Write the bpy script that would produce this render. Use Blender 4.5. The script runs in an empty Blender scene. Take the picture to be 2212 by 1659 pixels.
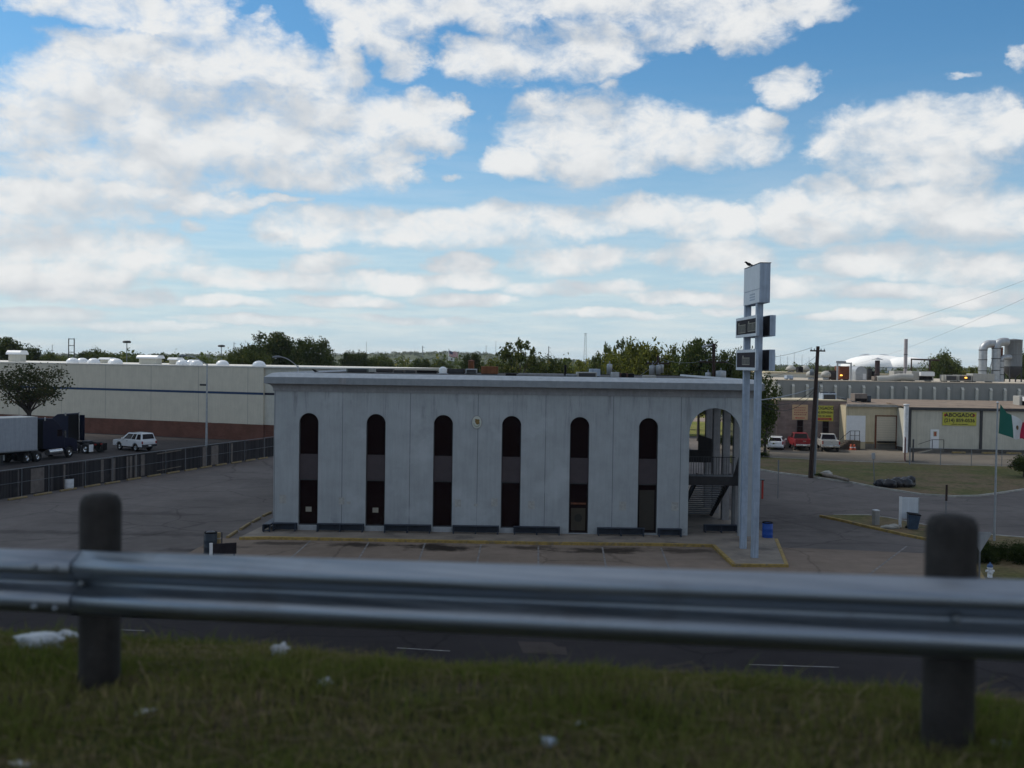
import bpy, bmesh, math, random
import numpy as np
from mathutils import Vector, Matrix

rad = math.radians
C = bpy.context.scene.collection

# ------------------------------------------------------------------ camera
CAM_H = 9.6                       # eye height above the frontage road: the camera rides on a raised highway
FOCAL = 2200.0 / 2212.0           # focal length / sensor width
PITCH, ROLL = math.atan(47.5 / 2200.0), rad(0.85)
cam_data = bpy.data.cameras.new("camera")
cam_data.sensor_width = 36.0
cam_data.lens = 36.0 * FOCAL
cam_data.clip_start = 0.1
cam_data.clip_end = 20000.0
cam_data.dof.use_dof = True
cam_data.dof.focus_distance = 60.0
cam_data.dof.aperture_fstop = 1.5
cam = bpy.data.objects.new("camera", cam_data)
C.objects.link(cam)
FWD = Vector((0, math.cos(PITCH), -math.sin(PITCH)))
UP0 = Vector((0, math.sin(PITCH), math.cos(PITCH)))
RIGHT = Vector((1, 0, 0)) * math.cos(ROLL) + UP0 * math.sin(ROLL)
UPC = Vector((-1, 0, 0)) * math.sin(ROLL) + UP0 * math.cos(ROLL)
m = Matrix((RIGHT, UPC, -FWD)).transposed().to_4x4()
m.translation = Vector((0, 0, CAM_H))
cam.matrix_world = m
bpy.context.scene.camera = cam
EYE = Vector((0, 0, CAM_H))

def ray(px, py):
    d = RIGHT * (px - 1106.0) + UPC * (829.5 - py) + FWD * 2200.0
    return d / d.y
def G(px, py, z=0.0):             # where a line of sight meets the level z
    d = ray(px, py)
    return EYE + d * ((z - CAM_H) / d.z)
def V(px, py, Y):                 # where a line of sight is Y metres ahead
    return EYE + ray(px, py) * Y
def Z1(x, y): return (.2731 * x, 704.7 + .2731 * y)
def Z6(x, y): return (1610.7 + .2718 * x, 704.7 + .2718 * y)
def Z7(x, y): return (1610.7 + .2718 * x, 939.6 + .2718 * y)

# ------------------------------------------------------------------ light
SUN_AZ, SUN_EL = rad(-62), rad(47)      # ahead and to the left, behind thin cloud
sd = Vector((math.sin(SUN_AZ) * math.cos(SUN_EL), math.cos(SUN_AZ) * math.cos(SUN_EL), math.sin(SUN_EL)))
ld = bpy.data.lights.new("sun", 'SUN')
ld.energy = 3.0
ld.angle = rad(1.2)
ld.color = (1.0, .93, .82)
sun = bpy.data.objects.new("sun", ld)
sun.rotation_euler = (-sd).to_track_quat('-Z', 'Y').to_euler()
C.objects.link(sun)

# ------------------------------------------------------------------ sky with clouds
class NT:
    def __init__(s, tree):
        s.t = tree; s.n = tree.nodes; s.l = tree.links
    def node(s, kind, **kw):
        n = s.n.new(kind)
        for k, v in kw.items(): setattr(n, k, v)
        return n
    def put(s, sock, v):
        if hasattr(v, 'is_output'): s.l.new(v, sock)
        elif v is not None: sock.default_value = v
    def math(s, op, a, b=None, c=None, clamp=False):
        n = s.node('ShaderNodeMath', operation=op, use_clamp=clamp)
        s.put(n.inputs[0], a)
        if b is not None: s.put(n.inputs[1], b)
        if c is not None: s.put(n.inputs[2], c)
        return n.outputs[0]
    def vmath(s, op, a, b=None, c=None):
        n = s.node('ShaderNodeVectorMath', operation=op)
        s.put(n.inputs[0], a)
        if b is not None: s.put(n.inputs[1], b)
        if c is not None: s.put(n.inputs[2], c)
        return n.outputs['Value'] if op in ('DOT_PRODUCT', 'LENGTH', 'DISTANCE') else n.outputs[0]
    def noise(s, vec, scale=5, detail=4, rough=.5, dist=0, dim='3D', out=0):
        n = s.node('ShaderNodeTexNoise', noise_dimensions=dim)
        if vec is not None: s.l.new(vec, n.inputs['Vector'])
        n.inputs['Scale'].default_value = scale
        n.inputs['Detail'].default_value = detail
        n.inputs['Roughness'].default_value = rough
        n.inputs['Distortion'].default_value = dist
        return n.outputs[out]
    def mix(s, f, a, b, blend='MIX'):
        n = s.node('ShaderNodeMix', data_type='RGBA', blend_type=blend)
        s.put(n.inputs[0], f); s.put(n.inputs[6], a); s.put(n.inputs[7], b)
        return n.outputs[2]
    def smooth(s, v, a, b, lo=0., hi=1.):
        n = s.node('ShaderNodeMapRange', interpolation_type='SMOOTHSTEP')
        s.put(n.inputs[0], v)
        for i, x in zip((1, 2, 3, 4), (a, b, lo, hi)): n.inputs[i].default_value = x
        return n.outputs[0]
    def comb(s, x, y, z=0.):
        n = s.node('ShaderNodeCombineXYZ')
        s.put(n.inputs[0], x); s.put(n.inputs[1], y); s.put(n.inputs[2], z)
        return n.outputs[0]
    def sep(s, v):
        n = s.node('ShaderNodeSeparateXYZ'); s.l.new(v, n.inputs[0])
        return n.outputs

# every cloud as (bearing, height, half width, half height) written in picture points of a 2212-wide view, turned into directions below
CLOUDS = [
 (200, 0, 200, 48), (360, 0, 120, 30), (445, 50, 60, 40), (552, 45, 36, 22), (330, 40, 110, 25),
 (170, 160, 170, 78), (330, 150, 190, 85), (480, 130, 170, 80), (640, 160, 160, 66), (740, 145, 75, 40), (760, 110, 40, 20),
 (90, 290, 170, 110), (300, 300, 320, 118), (560, 290, 260, 100), (760, 275, 170, 85), (890, 255, 110, 50), (960, 240, 60, 22), (690, 360, 210, 58), (930, 300, 70, 30), (860, 350, 60, 40),
 (120, 440, 220, 48), (300, 430, 190, 34), (470, 425, 110, 22), (590, 432, 60, 14), (425, 490, 46, 26),
 (60, 520, 190, 55), (240, 545, 190, 52), (80, 600, 220, 36), (330, 560, 90, 26),
 (830, 45, 140, 62), (980, 20, 180, 50), (745, 95, 50, 34), (1250, 0, 260, 34), (1520, 35, 190, 66), (1500, 80, 90, 30), (1700, 5, 160, 40),
 (1030, 140, 85, 50), (1120, 120, 110, 66), (1270, 95, 140, 80), (1340, 130, 70, 40), (890, 130, 55, 48), (1325, 190, 44, 22), (1060, 60, 60, 30),
 (1250, 280, 170, 76), (1130, 345, 84, 32), (1400, 290, 150, 66), (1310, 350, 130, 52), (1520, 310, 130, 50), (1600, 300, 90, 58), (1640, 270, 50, 26),
 (1690, 182, 66, 54), (1745, 205, 28, 20),
 (1930, 300, 180, 80), (2080, 290, 150, 74), (1800, 322, 70, 30), (2000, 360, 150, 50), (2190, 250, 50, 30), (2066, 165, 44, 12), (2085, 213, 44, 16), (2206, 120, 28, 42),
 (640, 490, 112, 46), (800, 490, 180, 42), (1000, 495, 250, 46), (1130, 462, 110, 40), (1300, 475, 200, 44), (1500, 478, 140, 48), (975, 376, 44, 13),
 (1800, 400, 64, 32), (1830, 450, 170, 54), (1990, 430, 90, 50), (2130, 465, 150, 62), (1680, 488, 60, 28), (1780, 500, 150, 34), (1685, 425, 24, 14),
 (700, 570, 84, 30), (500, 600, 170, 26), (700, 605, 140, 26), (850, 610, 120, 26), (990, 570, 80, 24), (1000, 602, 90, 22),
 (1240, 562, 150, 36), (1530, 556, 128, 44), (1900, 562, 175, 36), (2110, 585, 160, 36),
 (1250, 625, 200, 20), (1720, 618, 150, 24), (1940, 632, 160, 20), (2130, 650, 120, 20), (220, 640, 160, 22), (480, 652, 120, 16), (80, 680, 120, 18), (760, 652, 140, 16), (1000, 645, 110, 15), (1480, 645, 130, 16), (1300, 680, 160, 13), (900, 690, 150, 12), (560, 695, 170, 13), (1850, 685, 170, 13), (1600, 670, 90, 12), (300, 705, 160, 11), (2080, 700, 120, 12),
]
world = bpy.data.worlds.new("World")
bpy.context.scene.world = world
world.use_nodes = True
w = NT(world.node_tree)
w.n.clear()
SKY_STRENGTH = 0.1
sky = w.node('ShaderNodeTexSky', sky_type='NISHITA')
sky.sun_disc = False
sky.sun_elevation = SUN_EL
sky.sun_rotation = SUN_AZ
sky.altitude = 150
sky.air_density = 1.0
sky.dust_density = 0.6
sky.ozone_density = 2.2
co = w.node('ShaderNodeTexCoord').outputs['Generated']
sx, sy, sz = w.sep(co)
hyp = w.math('SQRT', w.math('ADD', w.math('MULTIPLY', sx, sx), w.math('MULTIPLY', sy, sy)))
az = w.math('ARCTAN2', sx, sy)
el = w.math('ARCTAN2', sz, hyp)
# billowing: bend the outline of every cloud with noise
nv2 = w.comb(w.math('MULTIPLY', az, 1.0), w.math('MULTIPLY', el, 1.5), 1.3)
n_big = w.noise(nv2, 16, 3, .5)
n_fine = w.noise(nv2, 30, 7, .64, .3)
n_edge = w.math('ADD', w.math('MULTIPLY', w.math('SUBTRACT', n_big, .5), 1.5), w.math('MULTIPLY', w.math('SUBTRACT', n_fine, .5), 2.7))

# three clouds at a time, one per vector channel: squared distance from the centre in half-widths, smallest wins
warp = w.vmath('SUBTRACT', w.noise(nv2, 11, 7, .62, out=1), (.5, .5, .5))
wx_, wy_, _ = w.sep(warp)
azw = w.math('MULTIPLY_ADD', wx_, .105, az); elw = w.math('MULTIPLY_ADD', wy_, w.math('MULTIPLY_ADD', w.math('MAXIMUM', el, 0.), .16, .018), el)
blobs = []
for cx, cy, rx, ry in CLOUDS:
    d = ray(cx, cy)
    blobs.append((math.atan2(d.x, d.y), math.atan2(d.z, math.hypot(d.x, d.y)), 2200. / (rx * 1.06), 2200. / (ry * 1.06), .55 if rx < 50 else .0))
blobs.sort(key=lambda b: b[4])                     # small clouds are thin and ragged
while len(blobs) % 3: blobs.append(blobs[-1])
az3, el3 = w.comb(azw, azw, azw), w.comb(elw, elw, elw)
UP_STEP = .034
acc = accu = None
for i in range(0, len(blobs), 3):
    t3 = blobs[i:i + 3]
    kx, ky = tuple(b[2] for b in t3), tuple(b[3] for b in t3)
    dx = w.vmath('MULTIPLY_ADD', az3, kx, tuple(-b[0] * b[2] for b in t3))
    dy = w.vmath('MULTIPLY_ADD', el3, ky, tuple(-b[1] * b[3] for b in t3))
    du = w.vmath('ADD', dy, tuple(UP_STEP * k for k in ky))
    dx = w.vmath('MULTIPLY', dx, dx)
    v, vu = w.vmath('MULTIPLY_ADD', dy, dy, dx), w.vmath('MULTIPLY_ADD', du, du, dx)
    if any(b[4] for b in t3):
        v, vu = w.vmath('ADD', v, tuple(b[4] for b in t3)), w.vmath('ADD', vu, tuple(b[4] for b in t3))
    acc = v if acc is None else w.vmath('MINIMUM', acc, v)
    accu = vu if accu is None else w.vmath('MINIMUM', accu, vu)
def least(vec):
    a, b, c = w.sep(vec)
    n = w.node('ShaderNodeMath', operation='SMOOTH_MIN'); w.put(n.inputs[0], a); w.put(n.inputs[1], b); n.inputs[2].default_value = .25
    n2 = w.node('ShaderNodeMath', operation='SMOOTH_MIN'); w.put(n2.inputs[0], n.outputs[0]); w.put(n2.inputs[1], c); n2.inputs[2].default_value = .25
    return w.math('MAXIMUM', w.math('SUBTRACT', 1.0, n2.outputs[0]), -2.0)
field = least(acc)
# scattered clouds where the photograph does not look (to the sides, overhead), few behind the camera
n_out = w.noise(co, 3.2, 6, .55)
front = w.smooth(sy, -.35, .5)
outside = w.smooth(w.math('ABSOLUTE', az), .52, .62)
outside = w.math('MAXIMUM', outside, w.smooth(el, .42, .52))
far_field = w.math('MULTIPLY_ADD', w.math('SUBTRACT', n_out, w.math('MULTIPLY_ADD', front, -.02, .475)), 9.0, 0.0)
field = w.math('MULTIPLY_ADD', outside, w.math('SUBTRACT', far_field, field), field)
field_up = least(accu)
n_up = w.noise(w.vmath('ADD', nv2, (-.010, .036, 0)), 16, 3, .5)
n_fup = w.noise(w.vmath('ADD', nv2, (-.006, .016, 0)), 30, 3, .6, .3)
dens = w.math('ADD', w.math('MULTIPLY', w.smooth(field, -2., 1.02, -3.6, 1.0), 1.0), n_edge)
alpha = w.smooth(dens, -.45, 1.25)
body = w.math('SUBTRACT', field, field_up)
bil = w.math('SUBTRACT', n_big, n_up)
bil2 = w.math('SUBTRACT', n_fine, n_fup)
shade = w.math('MULTIPLY_ADD', w.smooth(body, -1.5, 1.2, -1., 1.), .44, .44)
shade = w.math('MULTIPLY_ADD', bil, 1.3, shade)
shade = w.math('MULTIPLY_ADD', bil2, .55, shade)
shade = w.smooth(shade, .05, .95)
lit, gray = (.85, .86, .86, 1), (.58, .62, .665, 1)
ccol = w.mix(shade, gray, lit)
# low haze veil towards the skyline
veil = w.smooth(el, -.01, .34, 1., 0.)
veil = w.math('POWER', veil, 1.5)
streak = w.noise(w.comb(w.math('MULTIPLY', az, 3.), w.math('MULTIPLY', el, 26.), 0.), 3.2, 6, .6)
veil_col = w.mix(w.smooth(streak, .35, .68), (.55, .68, .77, 1), (.71, .775, .81, 1))
skyc = w.node('ShaderNodeVectorMath', operation='SCALE')
w.l.new(sky.outputs[0], skyc.inputs[0]); skyc.inputs['Scale'].default_value = SKY_STRENGTH
tinted = w.mix(1.0, skyc.outputs[0], (.56, .97, 1.14, 1), 'MULTIPLY')
base = w.mix(w.math('MULTIPLY', veil, .92), tinted, veil_col)
cl_a = w.math('MULTIPLY', alpha, w.smooth(el, .0, .06, .35, .97))
out = w.mix(cl_a, base, ccol)
out = w.vmath('SCALE', out)
out.node.inputs['Scale'].default_value = 1.0 / SKY_STRENGTH
bg = w.node('ShaderNodeBackground')
w.l.new(out, bg.inputs[0])
bg.inputs[1].default_value = SKY_STRENGTH
w.l.new(bg.outputs[0], w.node('ShaderNodeOutputWorld').inputs[0])
world.cycles.sampling_method = 'MANUAL'
world.cycles.sample_map_resolution = 512

vs = bpy.context.scene.view_settings
vs.view_transform = 'Standard'
vs.look = 'None'
vs.gamma = 1.0
vs.exposure = 0.0
bpy.context.scene.cycles.max_bounces = 5
bpy.context.scene.cycles.transparent_max_bounces = 24

# ------------------------------------------------------------------ mesh helpers
class MB:
    def __init__(s): s.v = []; s.f = []; s.sm = []
    def add(s, vs, fs, smooth=False):
        o = len(s.v); s.v += [tuple(x) for x in vs]
        for f in fs: s.f.append(tuple(i + o for i in f)); s.sm.append(smooth)
        return s
    def box(s, x0, x1, y0, y1, z0, z1):
        return s.add([(x0, y0, z0), (x1, y0, z0), (x1, y1, z0), (x0, y1, z0), (x0, y0, z1), (x1, y0, z1), (x1, y1, z1), (x0, y1, z1)],
                     [(0, 3, 2, 1), (4, 5, 6, 7), (0, 1, 5, 4), (1, 2, 6, 5), (2, 3, 7, 6), (3, 0, 4, 7)])
    def cbox(s, c, d, rz=0, ry=0, rx=0):
        R = Matrix.Rotation(rz, 3, 'Z') @ Matrix.Rotation(ry, 3, 'Y') @ Matrix.Rotation(rx, 3, 'X')
        b = MB().box(-d[0] / 2, d[0] / 2, -d[1] / 2, d[1] / 2, -d[2] / 2, d[2] / 2)
        return s.add([R @ Vector(v) + Vector(c) for v in b.v], b.f)
    def beam(s, a, b, wd, ht=None):
        a, b = Vector(a), Vector(b); ht = ht or wd; d = (b - a).normalized()
        u = d.cross(Vector((0, 0, 1)))
        u = Vector((1, 0, 0)) if u.length < 1e-4 else u.normalized()
        n = u.cross(d)
        vs = [p + u * i * wd / 2 + n * j * ht / 2 for p in (a, b) for i, j in ((-1, -1), (1, -1), (1, 1), (-1, 1))]
        return s.add(vs, [(3, 2, 1, 0), (4, 5, 6, 7), (0, 1, 5, 4), (1, 2, 6, 5), (2, 3, 7, 6), (3, 0, 4, 7)])
    def tube(s, pts, r, n=8, cap=True, smooth=True):
        pts = [Vector(p) for p in pts]; rs = r if isinstance(r, (list, tuple)) else [r] * len(pts)
        vs = []; fs = []; u = None
        for i, p in enumerate(pts):
            d = (pts[min(i + 1, len(pts) - 1)] - pts[max(i - 1, 0)]).normalized()
            if u is None:
                u = d.cross(Vector((0, 0, 1)))
                if u.length < 1e-3: u = Vector((1, 0, 0))
            u = (u - d * u.dot(d)).normalized(); q = d.cross(u)
            for k in range(n):
                a = 2 * math.pi * k / n
                vs.append(p + (u * math.cos(a) + q * math.sin(a)) * rs[i])
        for i in range(len(pts) - 1):
            for k in range(n):
                k2 = (k + 1) % n
                fs.append((i * n + k, i * n + k2, (i + 1) * n + k2, (i + 1) * n + k))
        s.add(vs, fs, smooth)
        if cap:
            s.add(vs[:n], [tuple(range(n - 1, -1, -1))]); s.add(vs[-n:], [tuple(range(n))])
        return s
    def lathe(s, prof, n=16, c=(0, 0, 0), smooth=True, axis='Z'):
        vs = []; fs = []
        for r, z in prof:
            for k in range(n):
                a = 2 * math.pi * k / n; x, y = r * math.cos(a), r * math.sin(a)
                vs.append((c[0] + x, c[1] + y, c[2] + z) if axis == 'Z' else (c[0] + x, c[1] + z, c[2] + y))
        for i in range(len(prof) - 1):
            for k in range(n):
                k2 = (k + 1) % n
                f = (i * n + k, i * n + k2, (i + 1) * n + k2, (i + 1) * n + k)
                fs.append(f if axis == 'Z' else f[::-1])
        return s.add(vs, fs, smooth)
    def prism(s, poly, y0, y1):               # polygon in (x, z) pushed along y
        n = len(poly); vs = [(x, y0, z) for x, z in poly] + [(x, y1, z) for x, z in poly]
        fs = [tuple(range(n)), tuple(range(2 * n - 1, n - 1, -1))]
        fs += [((i + 1) % n, i, i + n, (i + 1) % n + n) for i in range(n)]
        return s.add(vs, fs)
    def flat(s, poly, z):                     # polygon sheet in (x, y)
        return s.add([(p[0], p[1], z) for p in poly], [tuple(range(len(poly)))])
    def slab(s, poly, z0, z1):
        n = len(poly); vs = [(p[0], p[1], z0) for p in poly] + [(p[0], p[1], z1) for p in poly]
        fs = [tuple(range(n - 1, -1, -1)), tuple(range(n, 2 * n))]
        fs += [(i, (i + 1) % n, (i + 1) % n + n, i + n) for i in range(n)]
        return s.add(vs, fs)
    def build(s, name, mt, parent=None, loc=None, rz=0, bevel=0, fix=True):
        me = bpy.data.meshes.new(name)
        me.from_pydata(s.v, [], s.f)
        me.polygons.foreach_set('use_smooth', s.sm)
        if fix:
            bm = bmesh.new(); bm.from_mesh(me)
            bmesh.ops.recalc_face_normals(bm, faces=bm.faces); bm.to_mesh(me); bm.free()
        o = bpy.data.objects.new(name, me); C.objects.link(o)
        if mt: me.materials.append(mt)
        if parent: o.parent = parent
        if loc is not None: o.location = loc
        o.rotation_euler.z = rz
        if bevel:
            md = o.modifiers.new('bevel', 'BEVEL'); md.width = bevel; md.segments = 2; md.limit_method = 'ANGLE'; md.angle_limit = rad(35)
        return o

def np_mesh(name, verts, quads, mt, tint=None):
    me = bpy.data.meshes.new(name)
    k = quads.shape[1]
    me.vertices.add(len(verts)); me.vertices.foreach_set('co', verts.astype(np.float32).ravel())
    me.loops.add(quads.size); me.loops.foreach_set('vertex_index', quads.astype(np.int32).ravel())
    me.polygons.add(len(quads)); me.polygons.foreach_set('loop_start', np.arange(0, quads.size, k, dtype=np.int32))
    if tint is not None:
        a = me.attributes.new('tint', 'FLOAT', 'POINT'); a.data.foreach_set('value', tint.astype(np.float32))
    me.update(calc_edges=True); me.validate()
    if mt: me.materials.append(mt)
    return me

def tag(o, label, cat, group=None, kind=None):
    if label: o['label'] = label
    if cat: o['category'] = cat
    if group: o['group'] = group
    if kind: o['kind'] = kind
    return o
def thing(name, label, cat, loc=(0, 0, 0), rz=0, group=None):
    o = bpy.data.objects.new(name, None); C.objects.link(o)
    o.empty_display_size = .3
    o.location = loc; o.rotation_euler.z = rz
    return tag(o, label, cat, group)
def structure(o):
    o['kind'] = 'structure'; return o
KIDS = {}
def copy_tree(o, label, loc, rz=0, scale=None):
    def cp(src, par):
        c = src.copy(); C.objects.link(c)
        if par: c.parent = par
        for ch in [x for x in bpy.data.objects if x.parent == src]: cp(ch, c)
        return c
    r = cp(o, None); r.location = loc; r.rotation_euler.z = rz; r['label'] = label
    if scale: r.scale = scale
    return r
def text(body, size, mt, parent, loc, rot=(math.pi / 2, 0, 0), name='lettering', bold=.0, sx=1.0, align='CENTER', spacing=1.0):
    cu = bpy.data.curves.new(name, 'FONT'); cu.body = body; cu.size = size; cu.align_x = align; cu.align_y = 'CENTER'
    cu.extrude = .004; cu.offset = bold; cu.space_character = spacing
    cu.materials.append(mt)
    o = bpy.data.objects.new(name + '_curve', cu); C.objects.link(o)
    bpy.context.view_layer.update()
    me = bpy.data.meshes.new_from_object(o.evaluated_get(bpy.context.evaluated_depsgraph_get()))
    q = bpy.data.objects.new(name, me); C.objects.link(q); bpy.data.objects.remove(o); bpy.data.curves.remove(cu)
    q.name = name; q.parent = parent
    if not me.materials: me.materials.append(mt)
    q.location = loc; q.rotation_euler = rot; q.scale.x = sx
    return q

# ------------------------------------------------------------------ materials
def mat(name, col, rough=.7, metal=0., spec=.4, var=.12, scale=3., streak=0., bump=0., bscale=40., stain=None, coat=0):
    mt = bpy.data.materials.new(name); mt.use_nodes = True
    t = NT(mt.node_tree); b = t.n['Principled BSDF']
    b.inputs['Roughness'].default_value = rough; b.inputs['Metallic'].default_value = metal
    b.inputs['Specular IOR Level'].default_value = spec
    b.inputs['Coat Weight'].default_value = coat
    c = tuple(col) + (1,)
    pos = t.node('ShaderNodeTexCoord').outputs['Object']
    if var or streak:
        n1 = t.noise(pos, scale, 6, .6)
        f = t.smooth(n1, .25, .75, 1 - var, 1 + var)
        if streak:
            mp = t.node('ShaderNodeMapping'); t.l.new(pos, mp.inputs[0]); mp.inputs['Scale'].default_value = (6, 6, .35)
            n2 = t.noise(mp.outputs[0], 1.2, 5, .65)
            f = t.math('MULTIPLY', f, t.smooth(n2, .35, .7, 1 - streak, 1.))
        v = t.vmath('SCALE', c[:3]); t.put(v.node.inputs['Scale'], f)
        col_out = v
        if stain:
            n3 = t.noise(pos, stain[1], 5, .6)
            col_out = t.mix(t.smooth(n3, .52, .70, 0, stain[2]), col_out, tuple(stain[0]) + (1,))
        t.l.new(col_out, b.inputs['Base Color'])
    else: b.inputs['Base Color'].default_value = c
    if bump:
        n4 = t.noise(pos, bscale, 4, .6)
        bp = t.node('ShaderNodeBump'); bp.inputs['Strength'].default_value = bump; bp.inputs['Distance'].default_value = .02
        t.l.new(n4, bp.inputs['Height']); t.l.new(bp.outputs[0], b.inputs['Normal'])
    return mt
def emit(name, col, s):
    mt = bpy.data.materials.new(name); mt.use_nodes = True
    b = mt.node_tree.nodes['Principled BSDF']
    b.inputs['Base Color'].default_value = tuple(col) + (1,); b.inputs['Emission Color'].default_value = tuple(col) + (1,); b.inputs['Emission Strength'].default_value = s
    return mt
def leaf_mat(name, a, b_, c=None):
    mt = bpy.data.materials.new(name); mt.use_nodes = True
    t = NT(mt.node_tree); t.n.clear()
    at = t.node('ShaderNodeAttribute', attribute_name='tint').outputs['Fac']
    col = t.mix(at, tuple(a) + (1,), tuple(b_) + (1,))
    if c: col = t.mix(t.smooth(at, .80, .95), col, tuple(c) + (1,))
    rnd = t.node('ShaderNodeObjectInfo').outputs['Random']
    v = t.vmath('SCALE', col); t.put(v.node.inputs['Scale'], t.math('MULTIPLY_ADD', rnd, .5, .75))
    d = t.node('ShaderNodeBsdfDiffuse'); t.l.new(v, d.inputs[0])
    tr = t.node('ShaderNodeBsdfTranslucent'); t.l.new(v, tr.inputs[0])
    ms = t.node('ShaderNodeMixShader'); ms.inputs[0].default_value = .3
    t.l.new(d.outputs[0], ms.inputs[1]); t.l.new(tr.outputs[0], ms.inputs[2])
    t.l.new(ms.outputs[0], t.node('ShaderNodeOutputMaterial').inputs[0])
    return mt
M = {}
M['white_paint'] = mat('white_paint', (.62, .64, .66), .5, streak=.12)
M['white_metal'] = mat('white_metal', (.7, .71, .72), .4, var=.05)
M['dark_glass'] = mat('dark_glass', (.010, .004, .005), .14, spec=.22, var=0)
M['black'] = mat('black', (.008, .007, .008), .65, spec=.15)
M['rubber'] = mat('rubber', (.016, .016, .017), .85)
M['chrome'] = mat('chrome', (.6, .6, .6), .25, metal=.9, var=.04)
M['galv'] = mat('galv', (.36, .38, .40), .5, metal=.6, var=.15)
M['grey_metal'] = mat('grey_metal', (.22, .24, .26), .5, metal=.4, streak=.2)
M['dark_metal'] = mat('dark_metal', (.045, .046, .05), .55, metal=.3)
M['rust'] = mat('rust', (.14, .05, .025), .85, var=.4, scale=5)
M['rust_box'] = mat('rust_box', (.20, .075, .03), .8, var=.25, scale=2.5, streak=.3)
M['wood_pole'] = mat('wood_pole', (.045, .026, .02), .9, var=.3, streak=.3)
M['weathered_wood'] = mat('weathered_wood', (.19, .16, .13), .9, var=.3)
M['yellow_paint'] = mat('yellow_paint', (.29, .20, .060), .8, var=.3, scale=4, stain=((.14, .12, .10), 3., .7))
M['white_line'] = mat('white_line', (.20, .19, .185), .9, spec=.1, var=.4, scale=3, stain=((.10, .088, .078), 2.6, 1.))
M['sign_blue'] = mat('sign_blue', (.36, .43, .53), .5, var=.1, streak=.25)
M['sign_white'] = mat('sign_white', (.62, .66, .70), .45, var=.05, streak=.1)
M['sign_face'] = mat('sign_face', (.026, .022, .026), .75, spec=.12, var=.25)
M['paper'] = mat('paper', (.42, .38, .28), .8, var=.12)
M['letters_tan'] = mat('letters_tan', (.30, .28, .23), .85, spec=.1, var=0)
M['blue_plastic'] = mat('blue_plastic', (.012, .07, .33), .4, var=.12)
M['bin_blue'] = mat('bin_blue', (.035, .06, .10), .55, var=.25)
M['bark'] = mat('bark', (.05, .04, .034), .95, var=.3, scale=5)
M['concrete'] = mat('concrete', (.30, .29, .27), .9, var=.15, scale=1.2, streak=.15, bump=.2)
M['curb'] = mat('curb', (.33, .32, .29), .9, var=.25, scale=1.5)
M['yellow_sign'] = mat('yellow_sign', (.43, .41, .055), .5, var=.06)
M['tan_sign'] = mat('tan_sign', (.48, .33, .19), .6, var=.08)
M['sign_black'] = mat('sign_black', (.02, .02, .015), .6, var=0)
M['sign_red'] = mat('sign_red', (.40, .03, .02), .6, var=0)
M['red_paint'] = mat('red_paint', (.24, .008, .012), .3, var=.05, coat=.4)
M['car_white'] = mat('car_white', (.62, .64, .66), .3, var=.03, coat=.3)
M['car_tan'] = mat('car_tan', (.42, .41, .39), .3, var=.03, coat=.3)
M['truck_blue'] = mat('truck_blue', (.005, .007, .026), .3, var=.1, spec=.3, coat=.12)
M['tail_red'] = mat('tail_red', (.25, .01, .01), .3, var=0)
M['plate'] = mat('plate', (.6, .6, .58), .5, var=0)
M['orange'] = mat('orange', (.34, .06, .02), .7, var=.05)
M['green_panel'] = mat('green_panel', (.03, .26, .04), .5, var=.05)
M['bag_black'] = mat('bag_black', (.016, .016, .02), .32, var=.3)
M['bag_white'] = mat('bag_white', (.42, .44, .46), .5, var=.06, bump=.6, bscale=25)
M['flag_green'] = mat('flag_green', (.015, .12, .09), .8, var=.06)
M['flag_white'] = mat('flag_white', (.62, .64, .64), .8, var=.04)
M['flag_red'] = mat('flag_red', (.40, .015, .05), .8, var=.05)
M['flag_blue'] = mat('flag_blue', (.03, .04, .13), .8, var=.05)
M['flag_emblem'] = mat('flag_emblem', (.13, .09, .04), .8, var=.3, scale=10)
M['leaf_dark'] = leaf_mat('leaf_dark', (.028, .044, .013), (.070, .088, .026), (.115, .112, .034))
M['leaf_mid'] = leaf_mat('leaf_mid', (.040, .058, .016), (.105, .125, .034), (.18, .165, .05))
M['leaf_yellow'] = leaf_mat('leaf_yellow', (.072, .086, .018), (.175, .18, .036), (.24, .22, .055))
M['leaf_dry'] = leaf_mat('leaf_dry', (.030, .040, .018), (.075, .075, .032), (.12, .08, .04))

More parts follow.
